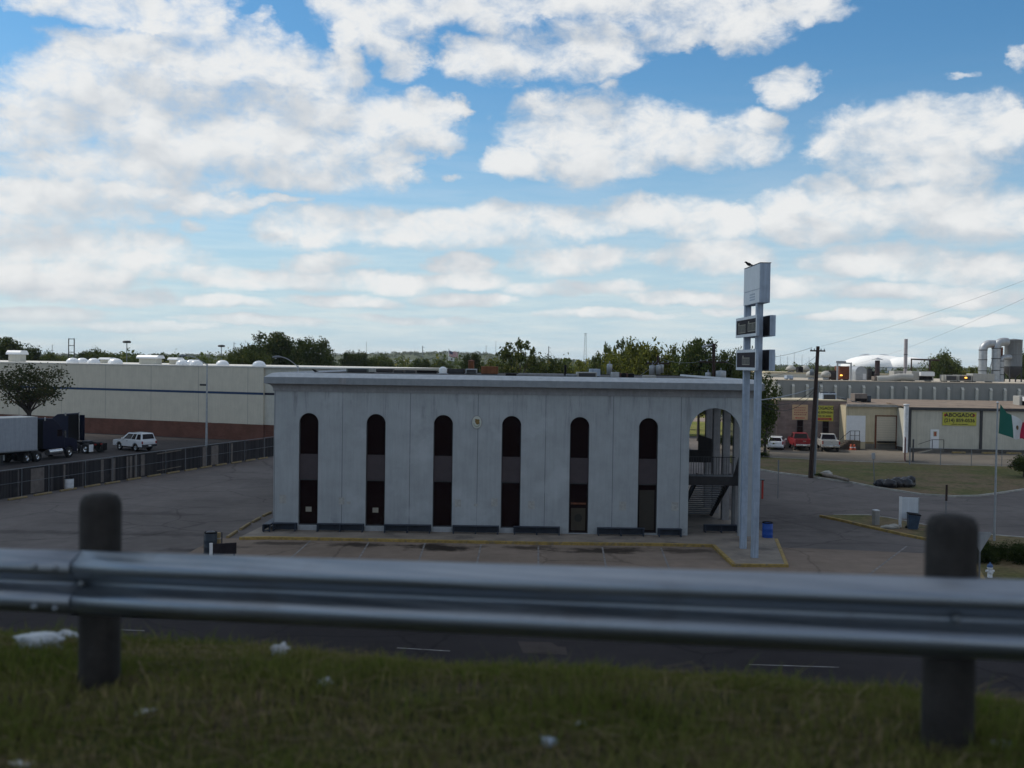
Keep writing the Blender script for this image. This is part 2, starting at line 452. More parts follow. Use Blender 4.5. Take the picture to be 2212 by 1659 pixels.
def asphalt(name, col, stains_and_shade=(), seam=0., dark=.5):
    mt = bpy.data.materials.new(name); mt.use_nodes = True
    t = NT(mt.node_tree); b = t.n['Principled BSDF']
    b.inputs['Roughness'].default_value = .95; b.inputs['Specular IOR Level'].default_value = .06
    pos = t.node('ShaderNodeTexCoord').outputs['Object']
    n1 = t.noise(pos, .09, 6, .62)
    n2 = t.noise(pos, 1.3, 5, .6)
    mp = t.node('ShaderNodeMapping'); t.l.new(pos, mp.inputs[0]); mp.inputs['Scale'].default_value = (.12, .9, 1); mp.inputs['Rotation'].default_value = (0, 0, .12)
    n3 = t.noise(mp.outputs[0], .9, 5, .65)
    f = t.math('MULTIPLY', t.smooth(n1, .3, .7, .80, 1.18), t.smooth(n2, .3, .7, .93, 1.07))
    f = t.math('MULTIPLY', f, t.smooth(n3, .28, .45, dark, 1.))
    f = t.math('MULTIPLY', f, t.smooth(t.noise(pos, 22, 3, .7), .3, .7, .9, 1.1))
    # cracks: thin lines where two noise cells meet
    vo = t.node('ShaderNodeTexVoronoi', feature='DISTANCE_TO_EDGE'); t.l.new(t.vmath('ADD', pos, t.vmath('SCALE', t.noise(pos, .5, 4, .6, out=1))), vo.inputs['Vector']); vo.inputs['Scale'].default_value = .13
    f = t.math('MULTIPLY', f, t.smooth(vo.outputs['Distance'], .001, .012, .72, 1.))
    if stains_and_shade:
        sxyz = t.sep(pos); nz = t.noise(pos, .9, 5, .65)
        for x, y, rx, ry, k in stains_and_shade:
            q = t.vmath('MULTIPLY_ADD', pos, (1 / rx, 1 / ry, 0), (-x / rx, -y / ry, 0))
            d = t.math('ADD', t.vmath('LENGTH', q), t.math('MULTIPLY_ADD', nz, 2.4, -1.2))
            f = t.math('MULTIPLY', f, t.smooth(d, .25, 1.0, 1 - k, 1.))
    v = t.vmath('SCALE', tuple(col)); t.put(v.node.inputs['Scale'], f)
    t.l.new(v, b.inputs['Base Color'])
    bp = t.node('ShaderNodeBump'); bp.inputs['Strength'].default_value = .25; bp.inputs['Distance'].default_value = .01
    t.l.new(t.noise(pos, 60, 3, .6), bp.inputs['Height']); t.l.new(bp.outputs[0], b.inputs['Normal'])
    return mt
def grass_ground(name, cols, scale=.25, fine=6.):
    mt = bpy.data.materials.new(name); mt.use_nodes = True
    t = NT(mt.node_tree); b = t.n['Principled BSDF']
    b.inputs['Roughness'].default_value = .95; b.inputs['Specular IOR Level'].default_value = .1
    pos = t.node('ShaderNodeTexCoord').outputs['Object']
    c = t.mix(t.smooth(t.noise(pos, scale, 6, .62), .36, .62), tuple(cols[0]) + (1,), tuple(cols[1]) + (1,))
    c = t.mix(t.smooth(t.noise(pos, scale * 4.3, 5, .6), .45, .72), c, tuple(cols[2]) + (1,))
    v = t.vmath('SCALE', c); t.put(v.node.inputs['Scale'], t.smooth(t.noise(pos, fine, 4, .7), .25, .75, .65, 1.3))
    t.l.new(v, b.inputs['Base Color'])
    bp = t.node('ShaderNodeBump'); bp.inputs['Strength'].default_value = .6; bp.inputs['Distance'].default_value = .05
    t.l.new(t.noise(pos, fine * 2, 4, .7), bp.inputs['Height']); t.l.new(bp.outputs[0], b.inputs['Normal'])
    return mt
def lines_mat(name, col, dcol, axis, period, width, offset=0., var=.1, streak=.15, rough=.8, spots=0):
    """plain wall colour with dark joints every `period` metres along one object axis"""
    mt = mat(name, col, rough, var=var, streak=streak, scale=.8)
    t = NT(mt.node_tree); b = t.n['Principled BSDF']
    pos = t.node('ShaderNodeTexCoord').outputs['Object']
    src = b.inputs['Base Color'].links[0].from_socket
    a = t.math('MODULO', t.math('ADD', t.sep(pos)[axis], 1000 * period - offset), period)
    d = t.math('ABSOLUTE', t.math('SUBTRACT', a, period / 2))
    c = t.mix(t.smooth(d, period / 2 - width, period / 2 - width * .4, 0., .75), src, tuple(dcol) + (1,))
    if spots:
        # rain streaks that run down from the cornice, and broad blotches of older paint
        x, y, z = t.sep(pos)
        sv = t.noise(t.comb(t.math('MULTIPLY', x, 1.9), t.math('MULTIPLY', z, .16), 2.), 1.6, 6, .7)
        run = t.math('MULTIPLY', t.smooth(sv, .50, .68), t.smooth(z, 4.6, 7.7))
        c = t.mix(t.math('MULTIPLY', run, spots), c, tuple(v * .55 for v in col) + (1,))
        bl = t.noise(t.comb(x, z, 5.), .42, 6, .62)
        c = t.mix(t.smooth(bl, .52, .66, 0, spots * .55), c, tuple(v * 1.28 for v in col) + (1,))
        low = t.math('MULTIPLY', t.smooth(t.noise(t.comb(x, z, 9.), 1.1, 5, .65), .5, .7), t.smooth(z, 1.5, .1))
        c = t.mix(t.math('MULTIPLY', low, spots), c, tuple(v * .6 for v in col) + (1,))
    t.l.new(c, b.inputs['Base Color'])
    return mt
def brick_mat(name, c1, c2, mortar, scale=1., bw=.4, rh=.2, ms=.015, axis='XZ'):
    mt = bpy.data.materials.new(name); mt.use_nodes = True
    t = NT(mt.node_tree); b = t.n['Principled BSDF']; b.inputs['Roughness'].default_value = .9; b.inputs['Specular IOR Level'].default_value = .2
    pos = t.node('ShaderNodeTexCoord').outputs['Object']; x, y, z = t.sep(pos)
    br = t.node('ShaderNodeTexBrick'); t.l.new(t.comb(t.math('ADD', x, y), z, 0), br.inputs['Vector'])
    br.inputs['Color1'].default_value = tuple(c1) + (1,); br.inputs['Color2'].default_value = tuple(c2) + (1,); br.inputs['Mortar'].default_value = tuple(mortar) + (1,)
    br.inputs['Scale'].default_value = scale; br.inputs['Brick Width'].default_value = bw; br.inputs['Row Height'].default_value = rh; br.inputs['Mortar Size'].default_value = ms
    v = t.vmath('SCALE', br.outputs['Color']); t.put(v.node.inputs['Scale'], t.smooth(t.noise(pos, .7, 5, .6), .3, .7, .8, 1.15))
    t.l.new(v, b.inputs['Base Color'])
    return mt

# ------------------------------------------------------------------ ground, roads, lawns
def sheet(name, poly, z, mt):
    return structure(MB().flat(poly, z).build(name, mt, fix=False))
M['ground'] = grass_ground('ground', ((.065, .07, .03), (.12, .10, .06), (.045, .06, .022)), .02, .6)
sheet('ground', [(-3300, -350), (3300, -350), (3300, 3300), (-3300, 3300)], -.05, M['ground'])
M['lot'] = asphalt('lot', (.140, .124, .117), [(-22, 62, 5, 1.2, .3), (-27, 55, 9, .8, .3), (-19, 55, 6, 1.0, .3), (-15.5, 50.5, 2.2, .8, .45), (20, 62, 7, 5, .28)], dark=.75)  # last patch paints the shadow cast beside the arched building
sheet('parking_lot', [(-95, 18), (95, 18), (95, 136), (-95, 136)], 0, M['lot'])
M['yard'] = asphalt('yard', (.068, .061, .060), dark=.7)
FA, FB = G(-40, 1086.5), G(592, 985.5)
fd = (FB - FA).normalized()
sheet('truck_yard', [FA + fd * -20, FB + fd * 22, (-15, 128), (-95, 150), (-95, 60)], .006, M['yard'])
M['road'] = asphalt('road', (.034, .030, .031), dark=.8)
rd = Vector((math.cos(rad(-7.5)), math.sin(rad(-7.5)), 0)); rn = Vector((-rd.y, rd.x, 0)); rc = Vector((-2.7, 31.1, 0))
def road_pt(a, b): return rc + rd * a + rn * b
sheet('frontage_road', [road_pt(-120, -7.5), road_pt(120, -7.5), road_pt(120, 7.0), road_pt(-120, 7.0)], .006, M['road'])
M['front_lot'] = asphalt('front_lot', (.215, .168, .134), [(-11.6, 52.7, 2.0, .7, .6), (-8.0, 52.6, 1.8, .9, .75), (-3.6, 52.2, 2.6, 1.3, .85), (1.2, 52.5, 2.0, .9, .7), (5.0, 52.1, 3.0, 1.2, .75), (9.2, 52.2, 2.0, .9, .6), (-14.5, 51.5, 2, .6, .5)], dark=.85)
sheet('front_parking', [(-16.2, 37.4), (34, 33.5), (34, 51.0), (24, 52.2), (15.3, 53.6), (-15.6, 54.0)], .006, M['front_lot'])
M['pale_patch'] = asphalt('pale_patch', (.060, .050, .046))
sheet('road_patch', [G(1118, 1386), G(1190, 1388), G(1205, 1397), G(1222, 1398), G(1226, 1415), G(1130, 1411)], .011, M['pale_patch'])
def stall(x0, y0, x1, y1, wd=.09):
    a, b = G(x0, y0), G(x1, y1); d = (b - a).normalized(); n = Vector((-d.y, d.x, 0)) * wd / 2
    sheet('parking_line', [a + n, a - n, b - n, b + n], .011, M['white_line'])
for q in ((671, 1168, 610, 1222), (797, 1171, 760, 1232), (918, 1174, 895, 1240), (1039, 1177, 1027, 1232), (1163, 1180, 1163, 1240), (1301, 1182, 1312, 1240), (1428, 1184, 1450, 1240), (215, 1359, 312, 1363), (858, 1400, 972, 1407), (1618, 1436, 1812, 1442), (1958.6, 1180, 1862, 1253)):
    stall(*q)
M['dock_lot'] = asphalt('dock_lot', (.150, .132, .110), dark=.85)
LAWN_FAR = [G(1560, 985), G(1640, 986), (Vector(G(1665, 990))), G(1763, 995), G(1855, 999.6), G(1958, 1002), G(2032, 1006), G(2212, 1010), G(2330, 1013)]
sheet('dock_yard', [(p.x, p.y) for p in LAWN_FAR] + [(80, 136), (26, 136)], .006, M['dock_lot'])
# lawns and their kerbs
M['lawn'] = grass_ground('lawn', ((.115, .108, .038), (.165, .118, .072), (.080, .090, .028)), .09, 3.)
LAWN_NEAR = [G(*q) for q in ((1585, 1006), (1643, 1016), (1681, 1023), (1757, 1032), (1842, 1044.5), (1896, 1055), (1991, 1070), (2059, 1074), (2113, 1073), (2154, 1067.6), (2212, 1059), (2330, 1040))]
def lawn(name, near, far):
    structure(MB().slab([(p.x, p.y) for p in near] + [(p.x, p.y) for p in reversed(far)], -.02, .10).build(name, M['lawn']))
lawn('lawn', LAWN_NEAR, LAWN_FAR)
def kerb(name, pts, mt, wd=.16, ht=.14, z=0):
    mb = MB()
    ps = [Vector((p[0], p[1], 0)) for p in pts]
    L, R = [], []
    for i, p in enumerate(ps):
        d = (ps[min(i + 1, len(ps) - 1)] - ps[max(i - 1, 0)]).normalized(); n = Vector((-d.y, d.x, 0)) * wd / 2
        L.append(p + n); R.append(p - n)
    n = len(ps); vs = []
    for q, zz in ((L, z - .02), (L, z + ht), (R, z + ht), (R, z - .02)): vs += [(p.x, p.y, zz) for p in q]
    fs = []
    for i in range(n - 1):
        for a in range(3): fs.append((a * n + i, a * n + i + 1, (a + 1) * n + i + 1, (a + 1) * n + i))
    fs += [(0, n, 2 * n, 3 * n), (n - 1, 2 * n - 1, 3 * n - 1, 4 * n - 1)]
    mb.add(vs, fs)
    return structure(mb.build(name, mt, bevel=.02))
kerb('lawn_kerb', LAWN_NEAR, M['curb'])
kerb('dock_kerb', LAWN_FAR, M['curb'], .14, .12)
ISL_N = [G(*q) for q in ((1772, 1117), (1825, 1128), (1869, 1139), (1915, 1149), (1964, 1160), (2010, 1169), (2060, 1184), (2100, 1215), (2125, 1258))]
ISL_F = [G(*q) for q in ((1801, 1115.5), (1877, 1116), (1920, 1122), (1990, 1136), (2070, 1150), (2150, 1160), (2230, 1166), (2330, 1180), (2360, 1270))]
lawn('island_lawn', ISL_N, ISL_F)
kerb('island_kerb', ISL_N, M['yellow_paint'], .18, .15)
kerb('island_kerb', ISL_F, M['curb'], .14, .14)
M['back_lawn'] = grass_ground('back_lawn', ((.13, .15, .03), (.19, .17, .06), (.09, .12, .03)), .12, 1.)
sheet('back_lawn', [(14, 137), (29, 137), (60, 300), (-10, 300)], .006, M['back_lawn'])
M['back_road'] = asphalt('back_road', (.24, .20, .18))
sheet('back_road', [(14, 172), (52, 172), (56, 184), (14, 184)], .014, M['back_road'])

# pavement island round the arched building
WALK = [G(517, 1166), G(580, 1165), G(1165, 1176.5), G(1437, 1179.5), G(1541, 1182), G(1586, 1224.5), G(1699, 1225.5), G(1676, 1169), (14.4, 58), (14.4, 82), (-13.9, 82), (-13.9, 58)]
M['walk'] = mat('walk', (.22, .185, .15), .9, var=.2, scale=.8, bump=.2, stain=((.07, .06, .055), .5, .7))
structure(MB().slab(WALK, -.02, .14).build('pavement', M['walk']))
kerb('pavement_kerb', [WALK[i] for i in (0, 1, 2, 3, 4)], M['yellow_paint'], .22, .155)
kerb('pavement_kerb', [WALK[i] for i in (4, 5)], M['yellow_paint'], .20, .155)
kerb('pavement_kerb', [WALK[i] for i in (5, 6, 7)], M['yellow_paint'], .20, .155)

# ------------------------------------------------------------------ white arched office building
FY = 56.2
XL, XR = V(591, 1010, FY).x, V(1625, 1020, FY).x
BW, BD, BH = XR - XL, 24.0, 8.72
M['facade'] = lines_mat('facade', (.36, .385, .40), (.11, .12, .135), 0, 3.74, .028, V(739, 1000, FY).x - XL, var=.10, streak=.09, spots=.75)
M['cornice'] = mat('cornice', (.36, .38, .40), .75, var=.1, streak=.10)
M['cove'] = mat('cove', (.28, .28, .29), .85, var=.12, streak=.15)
M['spandrel'] = mat('spandrel', (.056, .043, .047), .7, var=.1)
M['roof_tar'] = mat('roof_tar', (.05, .046, .045), .95, var=.3, scale=.6)
M['stair'] = mat('stair', (.022, .020, .021), .7, var=.2)
M['stair_slab'] = mat('stair_slab', (.14, .145, .15), .8, var=.15, streak=.2)
ob = thing('office_building', 'white two storey office building with tall narrow arched windows and heavy cornice', 'building', (XL, FY, 0))
bx = lambda px, py=1000: V(px, py, FY).x - XL
ARC = 14
def arch_wall(x0, x1, z0, z1, ops, depth):
    mb = MB(); x = x0
    for xc, hw, zb, zs in ops:
        a, b = xc - hw, xc + hw
        mb.add([(x, 0, z0), (a, 0, z0), (a, 0, z1), (x, 0, z1)], [(0, 1, 2, 3)])
        if zb > z0: mb.add([(a, 0, z0), (b, 0, z0), (b, 0, zb), (a, 0, zb)], [(0, 1, 2, 3)])
        arc = [(xc - hw * math.cos(math.pi * i / ARC), zs + hw * math.sin(math.pi * i / ARC)) for i in range(ARC + 1)]
        for i in range(ARC):
            (p, q), (r, s_) = arc[i], arc[i + 1]
            mb.add([(p, 0, q), (r, 0, s_), (r, 0, z1), (p, 0, z1)], [(0, 1, 2, 3)])
        out = [(a, zb)] + arc + [(b, zb)]
        for i in range(len(out) - 1):
            (p, q), (r, s_) = out[i], out[i + 1]
            mb.add([(p, 0, q), (r, 0, s_), (r, depth, s_), (p, depth, q)], [(3, 2, 1, 0)])
        if zb > z0: mb.add([(a, 0, zb), (b, 0, zb), (b, depth, zb), (a, depth, zb)], [(0, 1, 2, 3)])
        x = b
    mb.add([(x, 0, z0), (x1, 0, z0), (x1, 0, z1), (x, 0, z1)], [(0, 1, 2, 3)])
    return mb
wins = [bx(q, 1020) for q in (666, 811, 956.3, 1103.8, 1251, 1399.5)]
HW = .535
AX0, AX1 = bx(1487.5, 1030), bx(1597.5, 1030)
AXC, AHW = (AX0 + AX1) / 2, (AX1 - AX0) / 2
zb = [.40, .40, .40, .40, .16, .22]
ops = [(x, HW, z, 6.62 - HW) for x, z in zip(wins, zb)] + [(AXC, AHW, 0.0, 7.22 - AHW)]
wl = arch_wall(0, BW, 0, 7.84, ops, .30)
# back of the arch wall beside and above the opening, side walls, porch wall
PX = AX0 - .18
wl.box(0, .25, .003, BD, 0, 7.84)
wl.box(.25, PX, BD - .25, BD, 0, 7.84)
wl.box(PX - .25, PX, .302, BD, 0, 7.84)
wl.build('wall', M['facade'], ob, fix=False)
# right side arcade: columns and the beam above them
for k, yy in enumerate((3.0, 6.0, 9.0, 11.6)):
    MB().box(BW - .42, BW, yy - .2, yy + .2, .14, 6.9).build('column', M['cove'], ob)
MB().box(BW - .42, BW, .302, BD, 6.9, 7.84).build('arcade_beam', M['facade'], ob)
MB().box(PX, BW - .42, .302, BD, 7.5, 7.83).build('porch_ceiling', M['cove'], ob)
def ring(profile, name, mt, sides=(0, 1, 2, 3)):
    """a moulding that runs round all four sides: (outward, height) points"""
    mb = MB(); n = len(profile); vs = []
    for o, z in profile:
        vs += [(-o, -o, z), (BW + o, -o, z), (BW + o, BD + o, z), (-o, BD + o, z)]
    fs = []
    for i in range(n - 1):
        for k in sides:
            k2 = (k + 1) % 4
            fs.append((i * 4 + k, i * 4 + k2, (i + 1) * 4 + k2, (i + 1) * 4 + k))
    return mb.add(vs, fs).build(name, mt, ob, fix=False)
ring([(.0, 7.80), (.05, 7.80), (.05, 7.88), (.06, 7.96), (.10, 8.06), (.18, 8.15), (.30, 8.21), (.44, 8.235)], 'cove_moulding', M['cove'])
ring([(.44, 8.235), (.47, 8.235), (.47, 8.58), (.455, 8.60)], 'fascia', mat('fascia', (.25, .27, .29), .8, var=.1, streak=.08))  # darker tone stands in for the shade on the upright face
ring([(.455, 8.60), (.12, 8.80), (-.12, 8.83), (-.18, 8.70)], 'cornice', mat('cornice_top', (.46, .48, .50), .75, var=.1, streak=.05), (0, 1, 3))  # paler tone: sky light on the slope put into its colour
MB().box(-.44, BW + .44, BD + .1, BD + .44, 8.605, 8.74).build('roof_edge', M['roof_tar'], ob)
MB().box(.1, BW - .1, .1, BD - .1, 8.5, 8.69).build('roof', M['roof_tar'], ob)
# flashing along the roof edge, scuffed patch on the cornice
MB().box(bx(735, 820), bx(751, 820), -.476, -.455, 8.24, 8.585).build('cornice_stain', M['cove'], ob)
for i, (x, z0) in enumerate(zip(wins, zb)):
    door = i == 4
    if door:
        wn = MB().box(x - HW, x + HW, .20, .24, z0, 4.3).build('door', M['dark_glass'], ob)
    else:
        wn = MB().box(x - HW, x + HW, .20, .24, z0, 4.3).build('window', M['dark_glass'], ob)
    zt = 6.62 - HW
    arc = [(x - HW * math.cos(math.pi * k / ARC), zt + HW * math.sin(math.pi * k / ARC)) for k in range(ARC + 1)]
    MB().prism([(x - HW, 4.30)] + arc + [(x + HW, 4.30)], .20, .24).build('upper_pane', M['dark_glass'], wn)
    MB().box(x - HW, x + HW, .12, .195, 2.95, 4.34).build('spandrel_panel', M['spandrel'], wn)
    fr = MB()
    for a in (x - HW + .025, x + HW - .025): fr.box(a - .025, a + .025, .165, .198, z0, zt)
    fr.box(x - HW + .05, x + HW - .05, .165, .198, 2.88, 2.94); fr.box(x - HW + .05, x + HW - .05, .165, .198, z0, z0 + .06)
    fr.build('frame', M['dark_metal'], wn)
    if i < 4: MB().box(x - HW + .01, x + HW - .01, -.04, .16, .14, z0 - .005).build('sill', M['cornice'], wn)
    if i in (0, 1): MB().box(x - .16, x + .16, .185, .197, 1.13, 1.40).build('notice', M['letters_tan'], wn)
    if door:
        MB().box(x - .40, x + .40, .185, .197, .3, 1.55).build('lit_door_panel', mat('painted_door_light', (.05, .042, .03), .4), wn)  # paler lower pane: interior light and reflection put into its colour
        MB().lathe([(0, -.006), (.22, -.006), (.22, .006), (0, .006)], 20, (x, .178, 1.0), False, 'Y').build('emblem', M['sign_black'], wn)
        MB().box(x - .42, x + .42, .18, .196, 1.75, 1.85).build('push_bar', M['rust'], wn)
    if i == 5: MB().box(x - .42, x + .42, .187, .197, z0 + .15, 2.6).build('pane_reflection', mat('pane_reflection', (.03, .025, .018), .6), wn)  # brownish sheet painted in for a reflection in the lower pane
M['patch'] = mat('patch', (.36, .36, .34), .85, var=.2, scale=6)
for px, py, wd in ((611, 1078, 15), (738, 1082, 12), (753, 1086, 9), (989, 1087, 13), (1028, 1091, 9), (1068, 1085, 14), (1148, 1091, 14), (1345, 1093, 15), (1458, 1094, 15)):
    a = V(px - wd / 2, py, FY); hz = wd * .0256 * (.62 if wd < 12 else 1.25)
    MB().box(a.x - XL, a.x - XL + wd * .0256, -.004, -.001, a.z - hz / 2, a.z + hz / 2).build('removed_sign_patch', M['patch'], ob)
# staircase under the arch: the flight climbs towards the road to a landing
st = MB()
y_top, y_bot, z_top, N = 2.4, 8.0, 3.05, 17
xs0, xs1 = AX0 + .95, AX0 + 2.75
stair = st.build('staircase', None, ob)
stair.data.materials.append(M['stair'])
mb = MB()
for sx_ in (xs0 - .06, xs1 + .06):
    mb.add([(sx_ - .05, y_bot, .14), (sx_ + .05, y_bot, .14), (sx_ + .05, y_bot - .5, .14), (sx_ - .05, y_bot - .5, .14),
            (sx_ - .05, y_top, z_top + .3), (sx_ + .05, y_top, z_top + .3), (sx_ + .05, y_top, z_top - .25), (sx_ - .05, y_top, z_top - .25)],
           [(0, 1, 5, 4), (1, 2, 6, 5), (2, 3, 7, 6), (3, 0, 4, 7), (0, 3, 2, 1), (4, 5, 6, 7)])
mb.build('stringer', M['stair'], stair)
for k in range(N):
    f = (k + .5) / N
    yy, zz = y_bot + (y_top - y_bot) * f, .14 + (z_top - .14) * f
    MB().box(xs0, xs1, yy - .14, yy + .14, zz - .02, zz + .03).build('tread', M['stair_slab'], stair)
MB().box(PX + .02, BW - .45, .7, 2.4, 3.02, 3.30).build('landing', M['stair_slab'], stair)
MB().box(PX + .02, BW - .45, .66, .70, 2.86, 3.36).build('landing_edge', M['stair'], stair)
gr = MB()
for k in range(20): gr.beam((AX0 + .1 + k * .145, 2.3, 3.3), (AX0 + .1 + k * .145, 2.3, 4.28), .025)
gr.beam((AX0, 2.3, 4.3), (BW - .45, 2.3, 4.3), .05)
gr.build('guard_rail', M['dark_metal'], stair)
MB().prism([(AX1 - .15, 3.3), (BW - .46, 3.3), (BW - .46, 4.75), (AX1 + .25, 4.65)], .95, 1.03).build('guard_panel', M['stair'], stair)
MB().box(PX + .02, BW - .02, 10.0, 10.3, 3.25, 4.05).build('gallery_edge', M['stair'], stair)
MB().box(PX + .02, BW - .45, 10.302, BD - .5, 3.3, 3.55).build('gallery_floor', M['stair_slab'], stair)
MB().prism([(AX0 + 2.35, 4.052), (BW - .02, 4.052), (BW - .02, 4.7), (AX0 + 2.35, 5.05)], 10.05, 10.13).build('gallery_panel', M['stair'], stair)
gp = MB().prism([(AX0 + 1.05, 4.052), (AX0 + 1.75, 4.052), (AX0 + 1.6, 4.5), (AX0 + 1.05, 4.9)], 10.05, 10.13)
gp.build('gallery_panel', M['stair'], stair)
MB().box(xs1 + .12, xs1 + .30, 2.0, 2.18, .14, 3.02).build('landing_post', M['stair_slab'], stair)
# oval seal between the third and fourth windows
sx0 = V(1030, 912, FY)
seal = thing('wall_seal', 'oval pale seal with a golden emblem on the white facade', 'seal', (sx0.x, FY - .02, sx0.z))
def oval(rx, rz, y0, y1, n=28): return MB().prism([(rx * math.cos(2 * math.pi * k / n), rz * math.sin(2 * math.pi * k / n)) for k in range(n)], y0, y1)
oval(.30, .38, -.02, .02).build('rim', M['cove'], seal)
oval(.26, .34, -.03, -.021).build('face', mat('seal_face', (.50, .52, .47), .6, var=.08), seal)
eb = MB()
for k, (ex, ez, er) in enumerate(((.02, .05, .12), (.09, .10, .07), (-.05, .14, .05), (.04, -.03, .10), (.10, -.02, .06))):
    eb.prism([(ex + er * math.cos(2 * math.pi * q / 10), ez + er * math.sin(2 * math.pi * q / 10)) for q in range(10)], -.040 - .001 * k, -.031)
eb.build('emblem', mat('seal_gold', (.20, .13, .04), .6, var=.2, scale=12), seal)
wr = MB()
for k in range(9):
    a = math.pi * (1.12 + .76 * k / 8); wr.cbox((.18 * math.cos(a), -.034, .24 * math.sin(a)), (.055, .008, .03), ry=-a)
wr.build('wreath', mat('seal_green', (.09, .15, .08), .6), seal)

# ------------------------------------------------------------------ benches along the facade
M['bench'] = mat('bench', (.032, .042, .062), .5, metal=.2, var=.15)
def bench(x0, x1, label, y=FY - .42, rz=0, loc=None):
    L = x1 - x0
    t = thing('bench', label, 'bench', loc or ((x0 + x1) / 2, y, .14), rz, 'metal benches round the arched building')
    s_ = MB()
    for k in range(3): s_.box(-L / 2, L / 2, -.19 + k * .13, -.08 + k * .13, .41, .44)
    s_.build('seat', M['bench'], t, bevel=.008)
    MB().box(-L / 2, L / 2, .21, .235, .05, .40).build('back_panel', M['bench'], t)
    for sx_ in ((-1, 1) if L < 1.6 else (-1, 0, 1)):
        lg = MB(); xx = sx_ * (L / 2 - .06)
        lg.box(xx - .03, xx + .03, -.19, -.13, 0, .41); lg.box(xx - .03, xx + .03, .14, .20, 0, .41); lg.box(xx - .02, xx + .02, -.13, .14, .06, .11)
        lg.build('leg', M['bench'], t)
    return t
BL = ['short dark metal bench at the left corner of the white facade', 'dark metal bench between the first and second arched windows', 'dark metal bench between the second and third arched windows',
      'dark metal bench under the oval wall seal', 'dark metal bench between the fourth window and the glass door', 'dark metal bench between the glass door and the last arched window', 'short dark metal bench left of the open arch']
for (a, b), lb in zip(((593, 644), (687, 788), (831, 932), (978, 1078), (1109, 1209), (1289, 1390), (1419, 1470)), BL):
    bench(bx(a, 1145) + XL, bx(b, 1145) + XL, lb)
bench(0, 1.9, 'dark metal bench inside the arch below the stair landing', loc=(bx(1567, 1150) + XL, FY + 1.2, .14))
e = G(577, 1150, .14)
bench(0, 2.6, 'metal bench seen end on round the left corner of the building', rz=math.pi / 2, loc=(e.x - .05, e.y + 1.35, .14))

# ------------------------------------------------------------------ beige warehouse on the left
WL, WR = G(169, 934), G(568, 953)
wd_ = (WR - WL); wlen = wd_.length; wang = math.atan2(wd_.y, wd_.x)
WZ = 8.5
wh = thing('warehouse', 'long beige warehouse with brown brick base and thin blue stripe', 'warehouse', WL, wang)
M['beige'] = lines_mat('beige', (.60, .555, .455), (.26, .25, .22), 0, 6.9, .05, 4.2, var=.06, streak=.10)
M['beige2'] = mat('beige2', (.53, .52, .46), .8, var=.06, streak=.1)
M['base_brick'] = brick_mat('base_brick', (.155, .066, .046), (.13, .052, .038), (.14, .08, .06), 1., .4, .12)
M['roof_white'] = mat('roof_white', (.55, .54, .5), .8, var=.12)
MB().box(-50, wlen, 0, 30, 1.9, WZ).build('wall', M['beige'], wh)
MB().box(wlen + .002, wlen + 10, .25, 30, 1.9, WZ).build('end_wall', M['beige2'], wh)
MB().box(-50, wlen + .06, -.06, .3, 0, 1.88).build('brick_base', M['base_brick'], wh)
MB().box(wlen + .062, wlen + 10, .18, .6, 0, 1.88).build('brick_base', M['base_brick'], wh)
MB().box(-50, wlen - .003, -.012, -.002, 5.36, 5.62).build('blue_stripe', mat('stripe', (.012, .040, .105), .7), wh)
MB().box(wlen + .004, wlen + 10, .238, .248, 5.36, 5.62).build('blue_stripe', M['truck_blue'], wh)
MB().box(-50.05, wlen + 10.05, -.05, 30, WZ + .003, WZ + .13).build('roof', M['roof_white'], wh)
sk = 0
def wh_local(px, Y):
    q = V(px, 780, Y) - WL
    return q.x * math.cos(wang) + q.y * math.sin(wang)
M['dome'] = mat('dome', (.72, .74, .76), .22, var=.03)
for i, px in enumerate((143, 157, 190, 229, 240, 304, 386, 400, 416, 468, 552)):
    Y = WL.y + (5 + 3 * (i % 2)) + (px - 169) / 399. * (WR.y - WL.y)
    lx = wh_local(px, Y)
    MB().lathe([(.82, 0), (.82, .12), (.79, .22), (.68, .42), (.47, .58), (.21, .66), (.001, .67)], 18, (lx, 5 + 3 * (i % 2), WZ + .13)).build('skylight', M['dome'], wh)
def vent_house(px0, px1, yd, ht, label):
    Y = WL.y + yd + ((px0 + px1) / 2 - 169) / 399. * (WR.y - WL.y)
    l0, l1 = wh_local(px0, Y), wh_local(px1, Y); ln = l1 - l0; mx = (l0 + l1) / 2
    p_ = WL + Vector((mx * math.cos(wang) - yd * math.sin(wang), mx * math.sin(wang) + yd * math.cos(wang), WZ + .13))
    t = thing('roof_vent', label, 'vent', p_, wang, 'white vents on the warehouse roof')
    MB().box(-ln * .42, ln * .42, -.5, .5, 0, ht * .62).build('housing', M['beige2'], t)
    pr = [(-.78, ht * .64), (.78, ht * .64), (.72, ht * .82), (.45, ht), (-.45, ht), (-.72, ht * .82)]
    mb = MB(); n = len(pr)
    mb.add([(-ln / 2, y, z) for y, z in pr] + [(ln / 2, y, z) for y, z in pr], [tuple(range(n)), tuple(range(2 * n - 1, n - 1, -1))] + [(i, (i + 1) % n, (i + 1) % n + n, i + n) for i in range(n)])
    mb.build('hood', M['dome'], t)
vent_house(196, 227, 9, .75, 'small white roof vent between two skylight domes')
vent_house(284, 343, 6, 1.15, 'widest white ribbed vent on the warehouse roof')
vent_house(350, 377, 9, .9, 'white roof vent just right of the widest one')
vent_house(-6, 36, 6, 1.55, 'tall white roof vent at the left edge above the bare tree')
def wall_sign(px, py, wx, hz, mtl, name, label, cat):
    Y = WL.y + (px - 169) / 399. * (WR.y - WL.y) - .08; c = V(px, py, Y)
    t = thing(name, label, cat, c, wang)
    MB().box(-wx / 2, wx / 2, -.03, 0, -hz / 2, hz / 2).build('panel', mtl, t)
    return t
